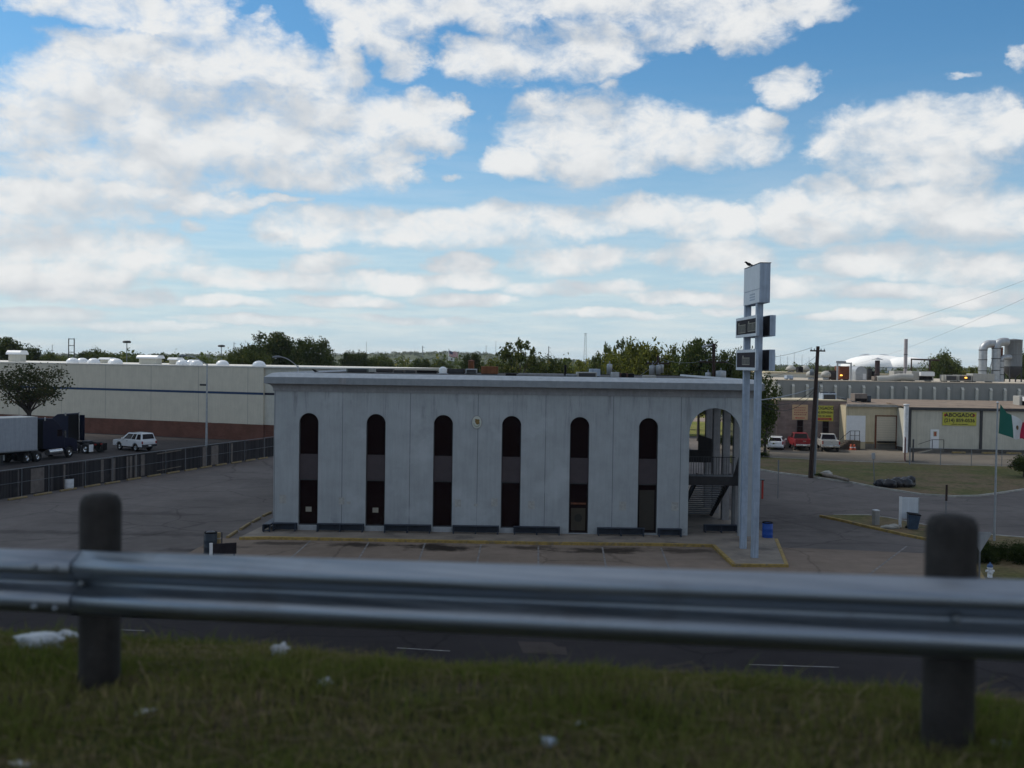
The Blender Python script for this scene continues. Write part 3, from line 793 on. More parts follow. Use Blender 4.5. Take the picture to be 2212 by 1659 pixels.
ws = wall_sign(464, 921, .85, 1.0, M['plate'], 'wall_sign', 'small white notice on the brown brick base of the warehouse', 'sign')
MB().box(-.3, .3, -.036, -.031, .2, .3).build('print', M['sign_red'], ws)
MB().box(-.3, .3, -.036, -.031, -.25, .05).build('print', M['grey_metal'], ws)

# ------------------------------------------------------------------ slatted chain link fence between lot and truck yard
def slat_mat():
    mt = bpy.data.materials.new('slats'); mt.use_nodes = True
    t = NT(mt.node_tree); b = t.n['Principled BSDF']; b.inputs['Roughness'].default_value = .85; b.inputs['Specular IOR Level'].default_value = .15
    pos = t.node('ShaderNodeTexCoord').outputs['Object']; x, y, z = t.sep(pos)
    cell = t.math('FLOOR', t.math('MULTIPLY', x, 8.0))
    wn = t.node('ShaderNodeTexWhiteNoise', noise_dimensions='1D'); t.l.new(cell, wn.inputs['W'])
    c = t.mix(wn.outputs['Value'], (.026, .024, .026, 1), (.060, .055, .056, 1))
    c = t.mix(t.smooth(t.noise(pos, 1.1, 5, .6), .55, .75, 0, .6), c, (.085, .078, .072, 1))
    edge = t.math('ABSOLUTE', t.math('SUBTRACT', t.math('FRACT', t.math('MULTIPLY', x, 8.0)), .5))
    c = t.mix(t.smooth(edge, .42, .48, 0., .8), c, (.010, .010, .011, 1))
    t.l.new(c, b.inputs['Base Color'])
    return mt
M['slats'] = slat_mat()
flen = (FB - FA).length + 14; fang = math.atan2(fd.y, fd.x)
fence = thing('slat_fence', 'long chain link fence filled with dark slats and pale boards', 'fence', FA, fang)
def f_at(px, py): 
    d = ray(px, py); n_ = Vector((-fd.y, fd.x, 0)); k = (FA - EYE).dot(n_) / d.dot(n_)
    q = EYE + d * k
    return (q - FA).dot(fd), q.z
bay = 3.1; nb = int(flen / bay)
for k in range(nb):
    MB().box(k * bay + .04, (k + 1) * bay - .04, -.015, .015, .05, 1.86 + .03 * math.sin(k * 1.7)).build('slat_panel', M['slats'], fence)
for k in range(nb + 1):
    MB().tube([(k * bay + .35 * math.sin(k * 2.3), -.05, 0), (k * bay + .35 * math.sin(k * 2.3), -.05, 1.95)], .026, 8).build('post', M['grey_metal'], fence)
MB().tube([(0, -.05, 1.93), (nb * bay, -.05, 1.93)], .025, 6).build('top_rail', M['grey_metal'], fence)
MB().tube([(0, -.04, 1.0), (nb * bay, -.04, 1.0)], .018, 6).build('middle_rail', M['grey_metal'], fence)
M['board'] = mat('board', (.20, .17, .15), .9, var=.2, streak=.2)
for x0, x1, yb in ((240, 345, 1300), (500, 513, 1230), (795, 817, 1215), (882, 908, 1200), (998, 1012, 1190), (1022, 1040, 1180), (1062, 1080, 1172), (1112, 1140, 1160), (1600, 1632, 1080), (1668, 1724, 1070), (1825, 1838, 1050)):
    a, _ = f_at(*Z1(x0, yb - 60)); b, _ = f_at(*Z1(x1, yb - 60))
    MB().box(a, b, -.045, -.02, .12, 1.80).build('pale_board', M['board'], fence)
a, _ = f_at(*Z1(1235, 1050)); b, _ = f_at(*Z1(1425, 1020))
MB().beam((a, -.09, 1.72), (b, -.09, 1.78), .05, .07).build('gate_bar', M['weathered_wood'], fence)
MB().beam((a, -.09, .35), (b, -.09, .42), .05, .06).build('gate_bar', M['weathered_wood'], fence)

# wheel stops
M['stop'] = mat('stop', (.27, .20, .095), .85, var=.25, scale=4, stain=((.16, .14, .12), 4., .8))
def wheel_stop(c, ang, ln, label, grp):
    w2, h2 = .085, .13
    mb = MB(); pr = [(-w2, 0), (w2, 0), (w2 * .95, .08), (w2 * .55, h2), (-w2 * .55, h2), (-w2 * .95, .08)]; n = 6
    mb.add([(-ln / 2, y, z) for y, z in pr] + [(ln / 2, y, z) for y, z in pr], [tuple(range(n)), tuple(range(2 * n - 1, n - 1, -1))] + [(i, (i + 1) % n, (i + 1) % n + n, i + n) for i in range(n)])
    o = mb.build('wheel_stop', M['stop'], None, (c[0], c[1], .006), ang, bevel=.015)
    tag(o, label, 'wheel stop', grp)
ORD = ['first', 'second', 'third', 'fourth', 'fifth', 'sixth', 'seventh', 'eighth', 'ninth', 'tenth', 'eleventh', 'twelfth', 'thirteenth', 'fourteenth']
for i, (x, y) in enumerate(((140, 1368), (340, 1333), (540, 1299), (730, 1268), (890, 1243), (1060, 1213), (1220, 1186), (1370, 1162), (1510, 1140), (1630, 1119), (1750, 1099), (1870, 1081), (1980, 1064), (2080, 1049))):
    p_ = G(*Z1(x, y)); ln = [150, 130, 125, 120, 115, 110, 110, 110, 105, 95, 95, 90, 85, 85][i]
    wheel_stop(p_, fang, 1.62, f'yellow wheel stop along the slat fence, {ORD[i]} from the left edge of the photo', 'wheel stops along the slat fence')
for i, (x0, y0, x1, y1) in enumerate(((587, 1108, 566, 1117.5), (563, 1120, 543.5, 1130.5), (541, 1131.5, 517.5, 1147), (513, 1148.5, 489, 1164))):
    a, b = G(x0, y0), G(x1, y1); d = b - a
    wheel_stop((a + b) / 2, math.atan2(d.y, d.x), d.length * .84, ['chipped yellow wheel stop nearest the corner of the white building', 'yellow wheel stop second from the corner of the white building', 'long yellow wheel stop third from the corner of the white building', 'yellow wheel stop just behind the blue drum'][i], 'wheel stops beside the white building')

# ------------------------------------------------------------------ vehicles (x forwards, z up, origin on the ground)
def wheel(t, x, y, r, wd, rim=None):
    s = 1 if y > 0 else -1
    w_ = MB().lathe([(r * .55, -wd / 2), (r * .9, -wd / 2), (r, -wd * .32), (r, wd * .32), (r * .9, wd / 2), (r * .55, wd / 2), (r * .55, -wd / 2)], 20, (x, y, r), True, 'Y').build('wheel', M['rubber'], t)
    rm = MB().lathe([(.001, s * wd * .30), (r * .18, s * wd * .36), (r * .25, s * wd * .22), (r * .50, s * wd * .22), (r * .58, s * wd * .47), (r * .60, s * wd * .3)], 16, (x, y, r), True, 'Y')
    rm.build('rim', rim or M['chrome'], w_)
    return w_
def quad_on(fr, u0, u1, v0, v1, off):
    """a glass quad laid on a four-cornered cab face, `off` metres proud"""
    a, b, c, d = [Vector(p) for p in fr]
    n = (b - a).cross(d - a).normalized() * off
    P = lambda u, v: (a * (1 - u) + b * u) * (1 - v) + (d * (1 - u) + c * u) * v + n
    q = [P(u0, v0), P(u1, v0), P(u1, v1), P(u0, v1)]
    k = n * (-1.6)
    return MB().add(q + [p + k for p in q], [(0, 1, 2, 3), (7, 6, 5, 4), (0, 4, 5, 1), (1, 5, 6, 2), (2, 6, 7, 3), (3, 7, 4, 0)])
def vehicle(name, label, cat, loc, rz, P, paint, grp=None, low=None):
    t = thing(name, label, cat, loc, rz, grp)
    L, Wd, zb, r = P['L'], P['W'], P['zb'], P['r']; ra = r * 1.16
    poly = [(-L / 2, zb + .05), (-L / 2 + .05, zb)]
    for xa in P['axles']:
        poly += [(xa - ra * math.cos(math.pi * k / 10), max(zb, r + ra * math.sin(math.pi * k / 10) * .98)) if 0 < k < 10 else (xa - ra * math.cos(math.pi * k / 10), zb) for k in range(11)]
    poly += [(L / 2 - .06, zb), (L / 2, zb + .08)] + P['top']
    body = MB().prism(poly, -Wd / 2, Wd / 2).build('body', paint, t, bevel=.045)
    (b0, b1, r0, r1, zB, zR, wB, wR) = P['cab']
    A = [(b0, -wB, zB), (b1, -wB, zB), (b1, wB, zB), (b0, wB, zB), (r0, -wR, zR), (r1, -wR, zR), (r1, wR, zR), (r0, wR, zR)]
    cab = MB().add(A, [(3, 2, 1, 0), (4, 5, 6, 7), (0, 1, 5, 4), (1, 2, 6, 5), (2, 3, 7, 6), (3, 0, 4, 7)]).build('cabin', paint, t, bevel=.05)
    quad_on((A[1], A[2], A[6], A[5]), .05, .95, .08, .9, .008).build('windshield', M['dark_glass'], t)
    quad_on((A[3], A[0], A[4], A[7]), *P.get('rearwin', (.07, .93, .12, .88)), .008).build('rear_window', M['dark_glass'], t)
    for (u0, u1) in P['side']:
        quad_on((A[0], A[1], A[5], A[4]), u0, u1, .10, .86, .008).build('side_window', M['dark_glass'], t)
        quad_on((A[2], A[3], A[7], A[6]), 1 - u1, 1 - u0, .10, .86, .008).build('side_window', M['dark_glass'], t)
    for xa in P['axles']:
        for s in (-1, 1): wheel(t, xa, s * (Wd / 2 - .13), r, .22)
    bz = P.get('bumper', zb + .16); bm_ = low or M['dark_metal']
    MB().box(-L / 2 - .12, -L / 2 + .06, -Wd / 2 + .04, Wd / 2 - .04, bz - .10, bz + .12).build('rear_bumper', bm_, t, bevel=.03)
    MB().box(L / 2 - .06, L / 2 + .10, -Wd / 2 + .04, Wd / 2 - .04, bz - .10, bz + .12).build('front_bumper', bm_, t, bevel=.03)
    z0, z1, wt = P['tail']
    for s in (-1, 1):
        y0 = s * (Wd / 2 - .01); y1 = s * (Wd / 2 - wt)
        MB().box(-L / 2 - .012, -L / 2 + .08, min(y0, y1), max(y0, y1), z0, z1).build('tail_light', M['tail_red'], t)
        MB().box(L / 2 - .08, L / 2 + .012, min(y0, y1), max(y0, y1), P['head'] - .07, P['head'] + .07).build('headlight', M['chrome'], t)
        MB().box(b1 - .55, b1 - .35, min(s * Wd / 2, s * (Wd / 2 + .18)), max(s * Wd / 2, s * (Wd / 2 + .18)), zB + .02, zB + .17).build('mirror', paint, t, bevel=.02)
        for hx in P['handles']:
            MB().box(hx - .1, hx + .1, min(s * Wd / 2, s * (Wd / 2 + .025)), max(s * Wd / 2, s * (Wd / 2 + .025)), zB - .16, zB - .12).build('door_handle', M['dark_metal'], t)
    pz = P.get('plate', bz)
    MB().box(-L / 2 - .135, -L / 2 - .121, -.16, .16, pz - .07, pz + .08).build('licence_plate', M['plate'], t)
    MB().box(-L / 2 + .25, L / 2 - .25, -Wd / 2 + .3, Wd / 2 - .3, zb - .12, zb + .1).build('underbody', M['black'], t)
    return t
SUV = dict(L=4.75, W=1.80, zb=.46, r=.40, axles=(-1.3, 1.32), top=[(2.37, .84), (2.28, 1.04), (1.05, 1.16), (-2.34, 1.16), (-2.37, 1.0)], cab=(-2.30, 1.05, -2.08, .10, 1.15, 1.84, .86, .68),
           side=((.05, .26), (.32, .52), (.545, .90)), tail=(.80, 1.06, .17), head=.82, handles=(.0,), rearwin=(.08, .92, .18, .88))
c = G(290, 974)
suv = vehicle('parked_suv', 'white older two door off roader parked alone in the truck yard', 'car', (c.x - .25, c.y + .75, .006), rad(146), SUV, M['car_white'], low=M['dark_metal'])
MB().box(-1.9, -.1, -.60, -.56, 1.85, 1.89).build('roof_rack', M['grey_metal'], suv); MB().box(-1.9, -.1, .56, .60, 1.85, 1.89).build('roof_rack', M['grey_metal'], suv)
PICK = dict(L=5.7, W=1.96, zb=.52, r=.40, axles=(-1.75, 1.80), top=[(2.85, .95), (2.75, 1.12), (1.45, 1.22), (-.62, 1.22), (-.62, .88), (-2.8, .88), (-2.84, .80)], cab=(-.60, 1.50, -.42, .72, 1.21, 1.90, .92, .74),
            side=((.06, .42), (.47, .90)), tail=(.86, 1.24, .14), head=.98, handles=(.15,), bumper=.66, plate=.68)
def pickup(label, loc, rz, paint, grp):
    t = vehicle('pickup_truck', label, 'pickup', loc, rz, PICK, paint, grp, M['chrome'])
    for s in (-1, 1):
        MB().box(-2.83, -.63, min(s * .98, s * .86), max(s * .98, s * .86), .882, 1.29).build('bed_side', paint, t, bevel=.03)
    tg = MB().box(-2.86, -2.78, -.835, .835, .80, 1.29).build('tailgate', paint, t, bevel=.02)
    MB().box(-2.872, -2.861, -.16, .16, 1.10, 1.17).build('handle', M['chrome'], tg)
    return t
WAG = dict(L=4.9, W=1.86, zb=.28, r=.34, axles=(-1.45, 1.42), top=[(2.45, .62), (2.35, .80), (1.15, .98), (-2.38, 1.02), (-2.44, .85)], cab=(-2.36, 1.2, -1.95, .25, .97, 1.46, .86, .64),
           side=((.08, .30), (.34, .60), (.63, .9)), tail=(.66, 1.04, .15), head=.68, handles=(-.3, .6), bumper=.48, plate=.78)
PG = 'vehicles parked before the brick office'
c = G(1672, 972.5)
vehicle('parked_car', 'white estate car parked nearest the corner of the brick office', 'car', (c.x + .85, c.y + 2.3, .006), rad(72), WAG, M['car_white'], PG, M['car_white'])
c = G(1734, 974.5); pickup('red pickup truck with silver bumper parked under the tan sign', (c.x + .45, c.y + 2.8, .006), rad(84), M['red_paint'], PG)
c = G(1790, 976.8); pickup('pale silver pickup truck parked under the yellow lawyer sign', (c.x + .75, c.y + 2.8, .006), rad(80), M['car_tan'], PG)

# semi trailer and its tractor, heading away to the right
TH_ = rad(58)
hd = Vector((math.cos(TH_), math.sin(TH_), 0)); rt = Vector((hd.y, -hd.x, 0))
corner = G(81, 1000)                                     # front right corner of the trailer, on the ground
M['trailer'] = mat('trailer', (.33, .36, .40), .5, var=.06, streak=.14)
tr = thing('semi_trailer', 'white box semi trailer behind the slat fence at the left edge', 'trailer', corner - rt * 1.3, TH_)
MB().box(-14.6, 0, -1.3, 1.3, 1.18, 4.08).build('box', M['trailer'], tr, bevel=.03)
MB().box(-14.6, 0, -1.29, 1.29, 4.082, 4.11).build('roof', M['roof_white'], tr)
MB().box(-14.6, 0.01, -1.315, 1.315, 1.12, 1.22).build('sill_rail', M['grey_metal'], tr)
MB().box(-14.4, -1.0, -.5, .5, .85, 1.115).build('frame', M['black'], tr)
for xa in (-13.2, -11.9):
    for s in (-1, 1):
        wheel(tr, xa, s * 1.12, .5, .32); wheel(tr, xa, s * .75, .5, .3)
for s in (-1, 1):
    lg = MB(); lg.box(-3.1, -2.9, s * .7 - .08, s * .7 + .08, .12, .86); lg.box(-3.2, -2.8, s * .7 - .15, s * .7 + .15, .02, .12); lg.build('landing_leg', M['dark_metal'], tr)
def tractor(label, loc, rz, stripe=False):
    t = thing('truck_tractor', label, 'truck', loc, rz, 'dark blue sleeper tractors in the truck yard')
    # origin: on the ground under the middle of the rear tandem; cab towards +x
    fr = MB()
    for s in (-1, 1): fr.box(-1.2, 5.2, s * .43 - .05, s * .43 + .05, .78, 1.02)
    for xx in (-1.15, -.3, .65, 1.8, 3.0): fr.box(xx - .06, xx + .06, -.38, .38, .80, .98)
    fr.build('frame', M['black'], t)
    MB().lathe([(.001, 1.22), (.5, 1.20), (.52, 1.12), (.5, 1.03), (.001, 1.03)], 18, (0.1, 0, 0), False).build('fifth_wheel', M['dark_metal'], t)
    for xa in (-.66, .66):
        for s in (-1, 1): wheel(t, xa, s * .98, .51, .56, M['chrome'])
    for s in (-1, 1): wheel(t, 5.1, s * 1.02, .51, .32, M['chrome'])
    slp = [(2.0, 1.05), (4.35, 1.05), (4.35, 2.05), (4.20, 2.15), (3.78, 2.95), (3.45, 3.35), (2.7, 3.80), (2.05, 3.86), (2.0, 3.8)]
    MB().prism(slp, -1.16, 1.16).build('sleeper_cab', M['truck_blue'], t, bevel=.09)
    hood = [(4.36, 1.0), (4.50, .62), (4.52, .62)] + [(5.1 - .60 * math.cos(math.pi * k / 8), .55 + .60 * math.sin(math.pi * k / 8)) for k in range(1, 8)] + [(5.75, .55), (6.15, .5), (6.2, .9), (6.12, 1.62), (5.6, 1.80), (4.36, 2.02)]
    MB().prism(hood, -1.1, 1.1).build('hood', M['truck_blue'], t, bevel=.10)
    MB().box(6.16, 6.26, -1.15, 1.15, .38, .72).build('bumper', M['chrome'], t, bevel=.04)
    MB().box(6.125, 6.215, -.55, .55, .85, 1.58).build('grille', M['chrome'], t)
    MB().add([(4.19, -.98, 2.17), (4.19, .98, 2.17), (3.81, .9, 2.93), (3.81, -.9, 2.93), (4.22, -.98, 2.17), (4.22, .98, 2.17), (3.84, .9, 2.93), (3.84, -.9, 2.93)], [(0, 3, 2, 1), (4, 5, 6, 7), (0, 1, 5, 4), (1, 2, 6, 5), (2, 3, 7, 6), (3, 0, 4, 7)]).build('windshield', M['dark_glass'], t)
    for s in (-1, 1):
        MB().box(3.30, 3.98, min(s * 1.16, s * 1.172), max(s * 1.16, s * 1.172), 2.12, 2.72).build('side_window', M['dark_glass'], t)
        MB().tube([(2.1, s * 1.05, .72), (3.9, s * 1.05, .72)], .30, 14).build('fuel_tank', M['chrome'], t)
        MB().tube([(1.92, s * .95, 1.1), (1.92, s * .95, 3.95)], .07, 10).build('exhaust_stack', M['chrome'], t)
        MB().box(1.42, 2.02, min(s * 1.17, s * 1.12), max(s * 1.17, s * 1.12), 1.1, 3.65).build('side_fairing', M['truck_blue'], t)
        MB().box(4.0, 4.06, min(s * 1.3, s * 1.52), max(s * 1.3, s * 1.52), 1.95, 2.6).build('mirror', M['chrome'], t)
        MB().box(6.0, 6.20, min(s * .7, s * 1.02), max(s * .7, s * 1.02), .98, 1.22).build('headlight', M['chrome'], t)
        MB().box(-1.24, -1.20, min(s * .7, s * 1.26), max(s * .7, s * 1.26), .22, .92).build('mud_flap', M['white_metal'] if s > 0 else M['black'], t)
        MB().box(-1.26, -1.20, min(s * .3, s * .55), max(s * .3, s * .55), .82, .95).build('tail_light', M['tail_red'], t)
    MB().box(1.955, 1.995, -1.0, 1.0, 1.1, 3.7).build('back_panel', M['black'], t)
    return t
tractor('dark blue tractor coupled to the white trailer', G(66, 999) + Vector((-.97, .25, 0)), rad(76))
re = G(221, 981)
T2 = rad(162); h2 = Vector((math.cos(T2), math.sin(T2), 0))
tractor('dark blue tractor without a trailer showing its bare rear frame', re + h2 * 1.25 + Vector((-.75, .9, 0)), T2)

# ------------------------------------------------------------------ pylon sign
SX = 11.84
py = thing('pylon_sign', 'tall pale blue two post pylon sign with three stacked cabinets', 'sign', (12.2, 51.5, .0))
lx = lambda x: x - 12.2
ly = lambda y: y - 51.5
for yy in (50.05, 52.55):
    MB().box(lx(11.93), lx(12.24), ly(yy) - .17, ly(yy) + .17, .10, 13.2).build('post', M['sign_blue'], py, bevel=.015)
def cab(x0, x1, y0, y1, z0, z1, name='cabinet'):
    return MB().box(lx(x0), lx(x1), ly(y0), ly(y1), z0, z1).build(name, M['sign_blue'], py, bevel=.012)
zt = lambda p, yv: V(1637, p, yv).z
top = cab(11.92, 12.42, 49.35, 52.72, zt(653.5, 49.4), zt(568, 49.4))
T0, T1 = zt(653.5, 49.4), zt(568, 49.4)
MB().box(lx(11.90), lx(11.918), ly(49.37), ly(52.70), T0 + .02, T0 + .66).build('lower_panel', M['sign_white'], top)
MB().box(lx(11.90), lx(11.918), ly(49.37), ly(52.70), T0 + .69, T1 - .03).build('upper_panel', M['sign_white'], top)
tx = MB()
for k in range(3): tx.box(lx(11.893), lx(11.899), ly(50.25), ly(51.35), T0 + .18 + k * .13, T0 + .25 + k * .13)
tx.build('faded_print', M['sign_blue'], top)
MB().box(lx(11.90), lx(12.45), ly(49.33), ly(52.74), T1 + .002, T1 + .03).build('cap', M['dark_metal'], top)
def double_cab(z0, z1, y0, y1, words):
    a = cab(11.80, 11.92, y0, y1, z0, z1); b = cab(12.43, 12.71, y0, y1, z0, z1)
    MB().box(lx(12.415), lx(12.428), ly(y0 + .02), ly(y1 - .02), z0 + .03, z1 - .03).build('inner_shade', M['sign_face'], b)  # dark sheet painted in for the shade between the two cabinets
    fr = MB(); x0, x1 = lx(11.77), lx(11.798)
    fr.box(x0, x1, ly(y0), ly(y1), z0, z0 + .14); fr.box(x0, x1, ly(y0), ly(y1), z1 - .14, z1)
    fr.box(x0, x1, ly(y0), ly(y0 + .12), z0 + .14, z1 - .14); fr.box(x0, x1, ly(y1 - .12), ly(y1), z0 + .14, z1 - .14)
    fr.build('frame', M['sign_white'], a)
    MB().box(lx(11.79), lx(11.799), ly(y0 + .12), ly(y1 - .12), z0 + .14, z1 - .14).build('face', M['sign_face'], a)
    for y0_, y1_, f0, f1 in words:           # worn pale squares left on the dark display face
        h_ = z1 - z0 - .28
        pl = MB().box(lx(11.783), lx(11.789), ly(y0_), ly(y1_), z0 + .14 + h_ * f0, z0 + .14 + h_ * f1).build('worn_plate', M['worn'], a)
        eb_ = MB()
        for zz in (f0, f1 - .05): eb_.box(lx(11.778), lx(11.782), ly(y0_ + .05), ly(y1_ - .15), z0 + .14 + h_ * zz, z0 + .14 + h_ * (zz + .05))
        eb_.box(lx(11.778), lx(11.782), ly(y1_ - .35), ly(y1_ - .12), z0 + .14 + h_ * f1, z0 + .14 + h_ * (f1 + .14))
        eb_.build('trim', M['letters_tan'], pl)
    return a
m0, m1 = zt(725.5, 49.3), zt(680, 49.3)
b0_, b1_ = zt(800.5, 49.3), zt(754.5, 49.3)

M['worn'] = mat('worn', (.125, .12, .10), .8, var=.45, scale=6, streak=.2)
double_cab(m0, m1, 49.3, 53.8, ((49.5, 51.2, .14, .72), (51.6, 53.4, .10, .68)))
double_cab(b0_, b1_, 49.3, 53.6, ((50.6, 52.3, .16, .66),))

def bird(label, p, s=1., rz=0):
    t = thing('bird', label, 'bird', p, rz)
    mb = MB(); prof = [(-.20, .012, .10), (-.12, .03, .11), (-.05, .065, .13), (.03, .075, .15), (.10, .055, .19), (.14, .045, .23), (.18, .04, .24), (.215, .015, .235), (.25, .004, .23)]
    mb.tube([(x * s, 0, z * s) for x, r, z in prof], [r * s for x, r, z in prof], 10)
    mb.build('body', M['black'], t)
    MB().add([(-.08 * s, -.07 * s, .15 * s), (.08 * s, -.075 * s, .18 * s), (-.02 * s, -.08 * s, .09 * s), (-.27 * s, -.03 * s, .10 * s)], [(0, 1, 2, 3)]).add([(-.08 * s, .07 * s, .15 * s), (.08 * s, .075 * s, .18 * s), (-.02 * s, .08 * s, .09 * s), (-.27 * s, .03 * s, .10 * s)], [(0, 1, 2, 3)]).build('wing', M['black'], t, fix=False)
    lg = MB()
    for y in (-.02, .02): lg.tube([(0, y * s, 0), (.01 * s, y * s, .09 * s)], .006 * s, 5)
    lg.build('leg', M['dark_metal'], t)
    return t
bird('black bird perched on top of the pylon sign', (12.0, 52.05, T1 + .03), 1.1, rad(190))
q = V(679, 803, 56.0); bird('black bird standing on the roof edge of the white building', (q.x, 56.25, 8.83), .8, rad(200))

# ------------------------------------------------------------------ lot furniture, left front
M['drum_dark'] = mat('drum_dark', (.028, .040, .055), .5, var=.2)
def drum(label, name, cat, p, mt, r=.30, h=.9, open_=True, lidm=None):
    t = thing(name, label, cat, p)
    pr = [(.001, .02), (r * .96, .02), (r, .05), (r, h * .30), (r * 1.035, h * .33), (r, h * .36), (r, h * .63), (r * 1.035, h * .66), (r, h * .69), (r, h - .03), (r * .98, h)]
    if open_: pr += [(r * .9, h), (r * .9, h - .18), (.001, h - .18)]
    else: pr += [(.001, h + .01)]
    MB().lathe(pr, 20).build('shell', mt, t)
    if lidm: MB().lathe([(r * .9, h - .01), (r * 1.04, h), (r * 1.04, h + .05), (r * .95, h + .06), (r * .88, h + .02)], 20).build('liner', lidm, t)
    return t
p_ = G(455, 1196); d1 = drum('dark blue steel drum standing between two posts at the lot entrance', 'litter_drum', 'drum', p_, M['drum_dark'], .30, 1.02, True, M['black'])
bag = MB().lathe([(.001, 1.06), (.10, 1.12), (.20, 1.08), (.27, 1.02), (.2, .95), (.001, .95)], 10).build('bin_bag', M['bag_black'], d1)
def short_post(label, p, h, r, mt, name='short_post', cat='post'):
    t = thing(name, label, cat, p)
    MB().tube([(0, 0, 0), (0, 0, h - .03), (0, 0, h)], [r, r, r * .7], 10).build('shaft', mt, t)
    MB().lathe([(.001, 0), (r * 1.9, 0), (r * 1.6, .03), (r, .05)], 10).build('foot', mt, t)
short_post('thin dark post left of the blue drum', G(441.5, 1196), .9, .035, M['dark_metal'])
p_ = G(471, 1190); t = thing('yellow_bollard', 'faded yellow bollard right of the blue drum', 'bollard', p_)
MB().box(-.11, .11, -.10, .10, 0, .92).build('shaft', M['stop'], t, bevel=.02); MB().box(-.125, .125, -.115, .115, .60, .66).build('band', M['curb'], t)
short_post('thin dark post right of the yellow bollard', G(479, 1186), .85, .035, M['dark_metal'])
p_ = G(483, 1203); t = thing('board_sign', 'low dark board sign with a white edge at the lot entrance', 'sign', p_, rad(24))
MB().box(-.52, .60, -.03, .03, .12, .66).build('board', M['sign_face'], t); MB().box(-.66, -.52, -.06, .06, 0, .70).build('edge_post', M['white_metal'], t); MB().box(.46, .54, .032, .09, 0, .6).build('leg', M['dark_metal'], t)
p_ = G(152, 1057); drum('white barrel against the slat fence', 'white_barrel', 'barrel', (p_.x, p_.y - .2, 0), M['white_metal'], .31, .80, True, M['black'])
p_ = G(1657.5, 1166); drum('bright blue plastic barrel beside the pylon sign island', 'blue_barrel', 'barrel', (p_.x, p_.y, .0), M['blue_plastic'], .29, .93, True, M['black'])
p_ = G(1591, 1068); drum('pale blue barrel far behind the arch', 'blue_barrel', 'barrel', p_, M['blue_plastic'], .3, .9, True)

# street lamps
def street_lamp(label, base, h, arm, px_head, two=False):
    t = thing('street_lamp', label, 'street lamp', base)
    MB().tube([(0, 0, 0), (0, 0, h * .5), (0, 0, h)], [.13, .105, .075], 12).build('pole', M['galv'], t)
    MB().lathe([(.001, 0), (.24, 0), (.24, .08), (.15, .16)], 12).build('base', M['concrete'], t)
    n = 8; ar = []
    for k in range(n + 1):
        f = k / n; ar.append((-arm * f, 0, h - .12 + .95 * math.sin(f * math.pi / 2)))
    MB().tube(ar, .04, 8).build('arm', M['galv'], t)
    e = Vector(ar[-1])
    hd_ = MB().tube([e + Vector((.1, 0, 0)), e + Vector((-.15, 0, .02)), e + Vector((-.5, 0, .0)), e + Vector((-.78, 0, -.03))], [.06, .12, .13, .05], 10).build('lamp_head', M['grey_metal'], t)
    MB().lathe([(.001, -.19), (.08, -.17), (.11, -.10)], 12, e + Vector((-.45, 0, 0))).build('lens', M['dome'], hd_)
    return t
B1 = G(446, 966); h1 = V(450, 786, B1.y).z
sl = street_lamp('grey street lamp with curved arm standing before the beige warehouse', B1, h1, 2.25, 393)
MB().box(-.75, -.1, -.12, .12, h1 - 2.35, h1 - 2.15).build('camera_box', M['dark_metal'], sl, bevel=.02)
B2 = V(642, 960, 100); street_lamp('grey street lamp whose head shows above the left roof corner of the white building', (B2.x, 100, 0), V(642, 790, 100).z, 1.75, 594)

# yield sign, hydrant, flags, posts on the right
p_ = G(2115, 1256); t = thing('yield_sign', 'grey back of a triangular yield sign on a thin post', 'sign', p_, rad(-8))
MB().box(-.03, .03, -.03, .03, 0, 2.25).build('post', M['grey_metal'], t)
MB().prism([(-.50, 2.22), (.50, 2.22), (.48, 2.27), (-.48, 2.27)], -.037, -.032)
MB().prism([(0, 1.33), (.47, 2.18), (.43, 2.25), (-.43, 2.25), (-.47, 2.18)], -.05, -.033).build('plate', M['galv'], t)
p_ = G(2138, 1252); t = thing('fire_hydrant', 'white fire hydrant with blue bonnet on the grass by the hedge', 'hydrant', p_)
MB().lathe([(.001, 0), (.16, 0), (.16, .05), (.11, .06), (.105, .5), (.13, .52), (.13, .57), (.10, .58)], 14).build('barrel', M['white_metal'], t)
MB().lathe([(.135, .575), (.135, .61), (.11, .68), (.05, .73), (.03, .73), (.03, .79), (.001, .79)], 14).build('bonnet', mat('hydrant_blue', (.05, .10, .22), .5), t)
for s in (-1, 1): MB().tube([(s * .09, 0, .40), (s * .19, 0, .40)], .055, 10).build('nozzle', M['white_metal'], t)
MB().tube([(0, -.09, .36), (0, -.2, .36)], .07, 10).build('nozzle', M['white_metal'], t)

def cloth(nu, nv, fn):
    vs = [fn(i / nu, j / nv) for j in range(nv + 1) for i in range(nu + 1)]; w_ = nu + 1
    return vs, [(j * w_ + i, j * w_ + i + 1, (j + 1) * w_ + i + 1, (j + 1) * w_ + i) for j in range(nv) for i in range(nu)]
p_ = G(2147.5, 1172); fz = V(2156, 873, p_.y).z
fp = thing('flagpole', 'thin silver flagpole rising from the hedge', 'flagpole', p_)
MB().tube([(0, 0, 0), (0, 0, fz * .5), (0, 0, fz)], [.065, .055, .04], 10).build('pole', M['galv'], fp)
MB().lathe([(.001, -.05), (.05, -.03), (.065, .02), (.05, .07), (.001, .09)], 10, (0, 0, fz + .06)).build('finial', M['chrome'], fp)
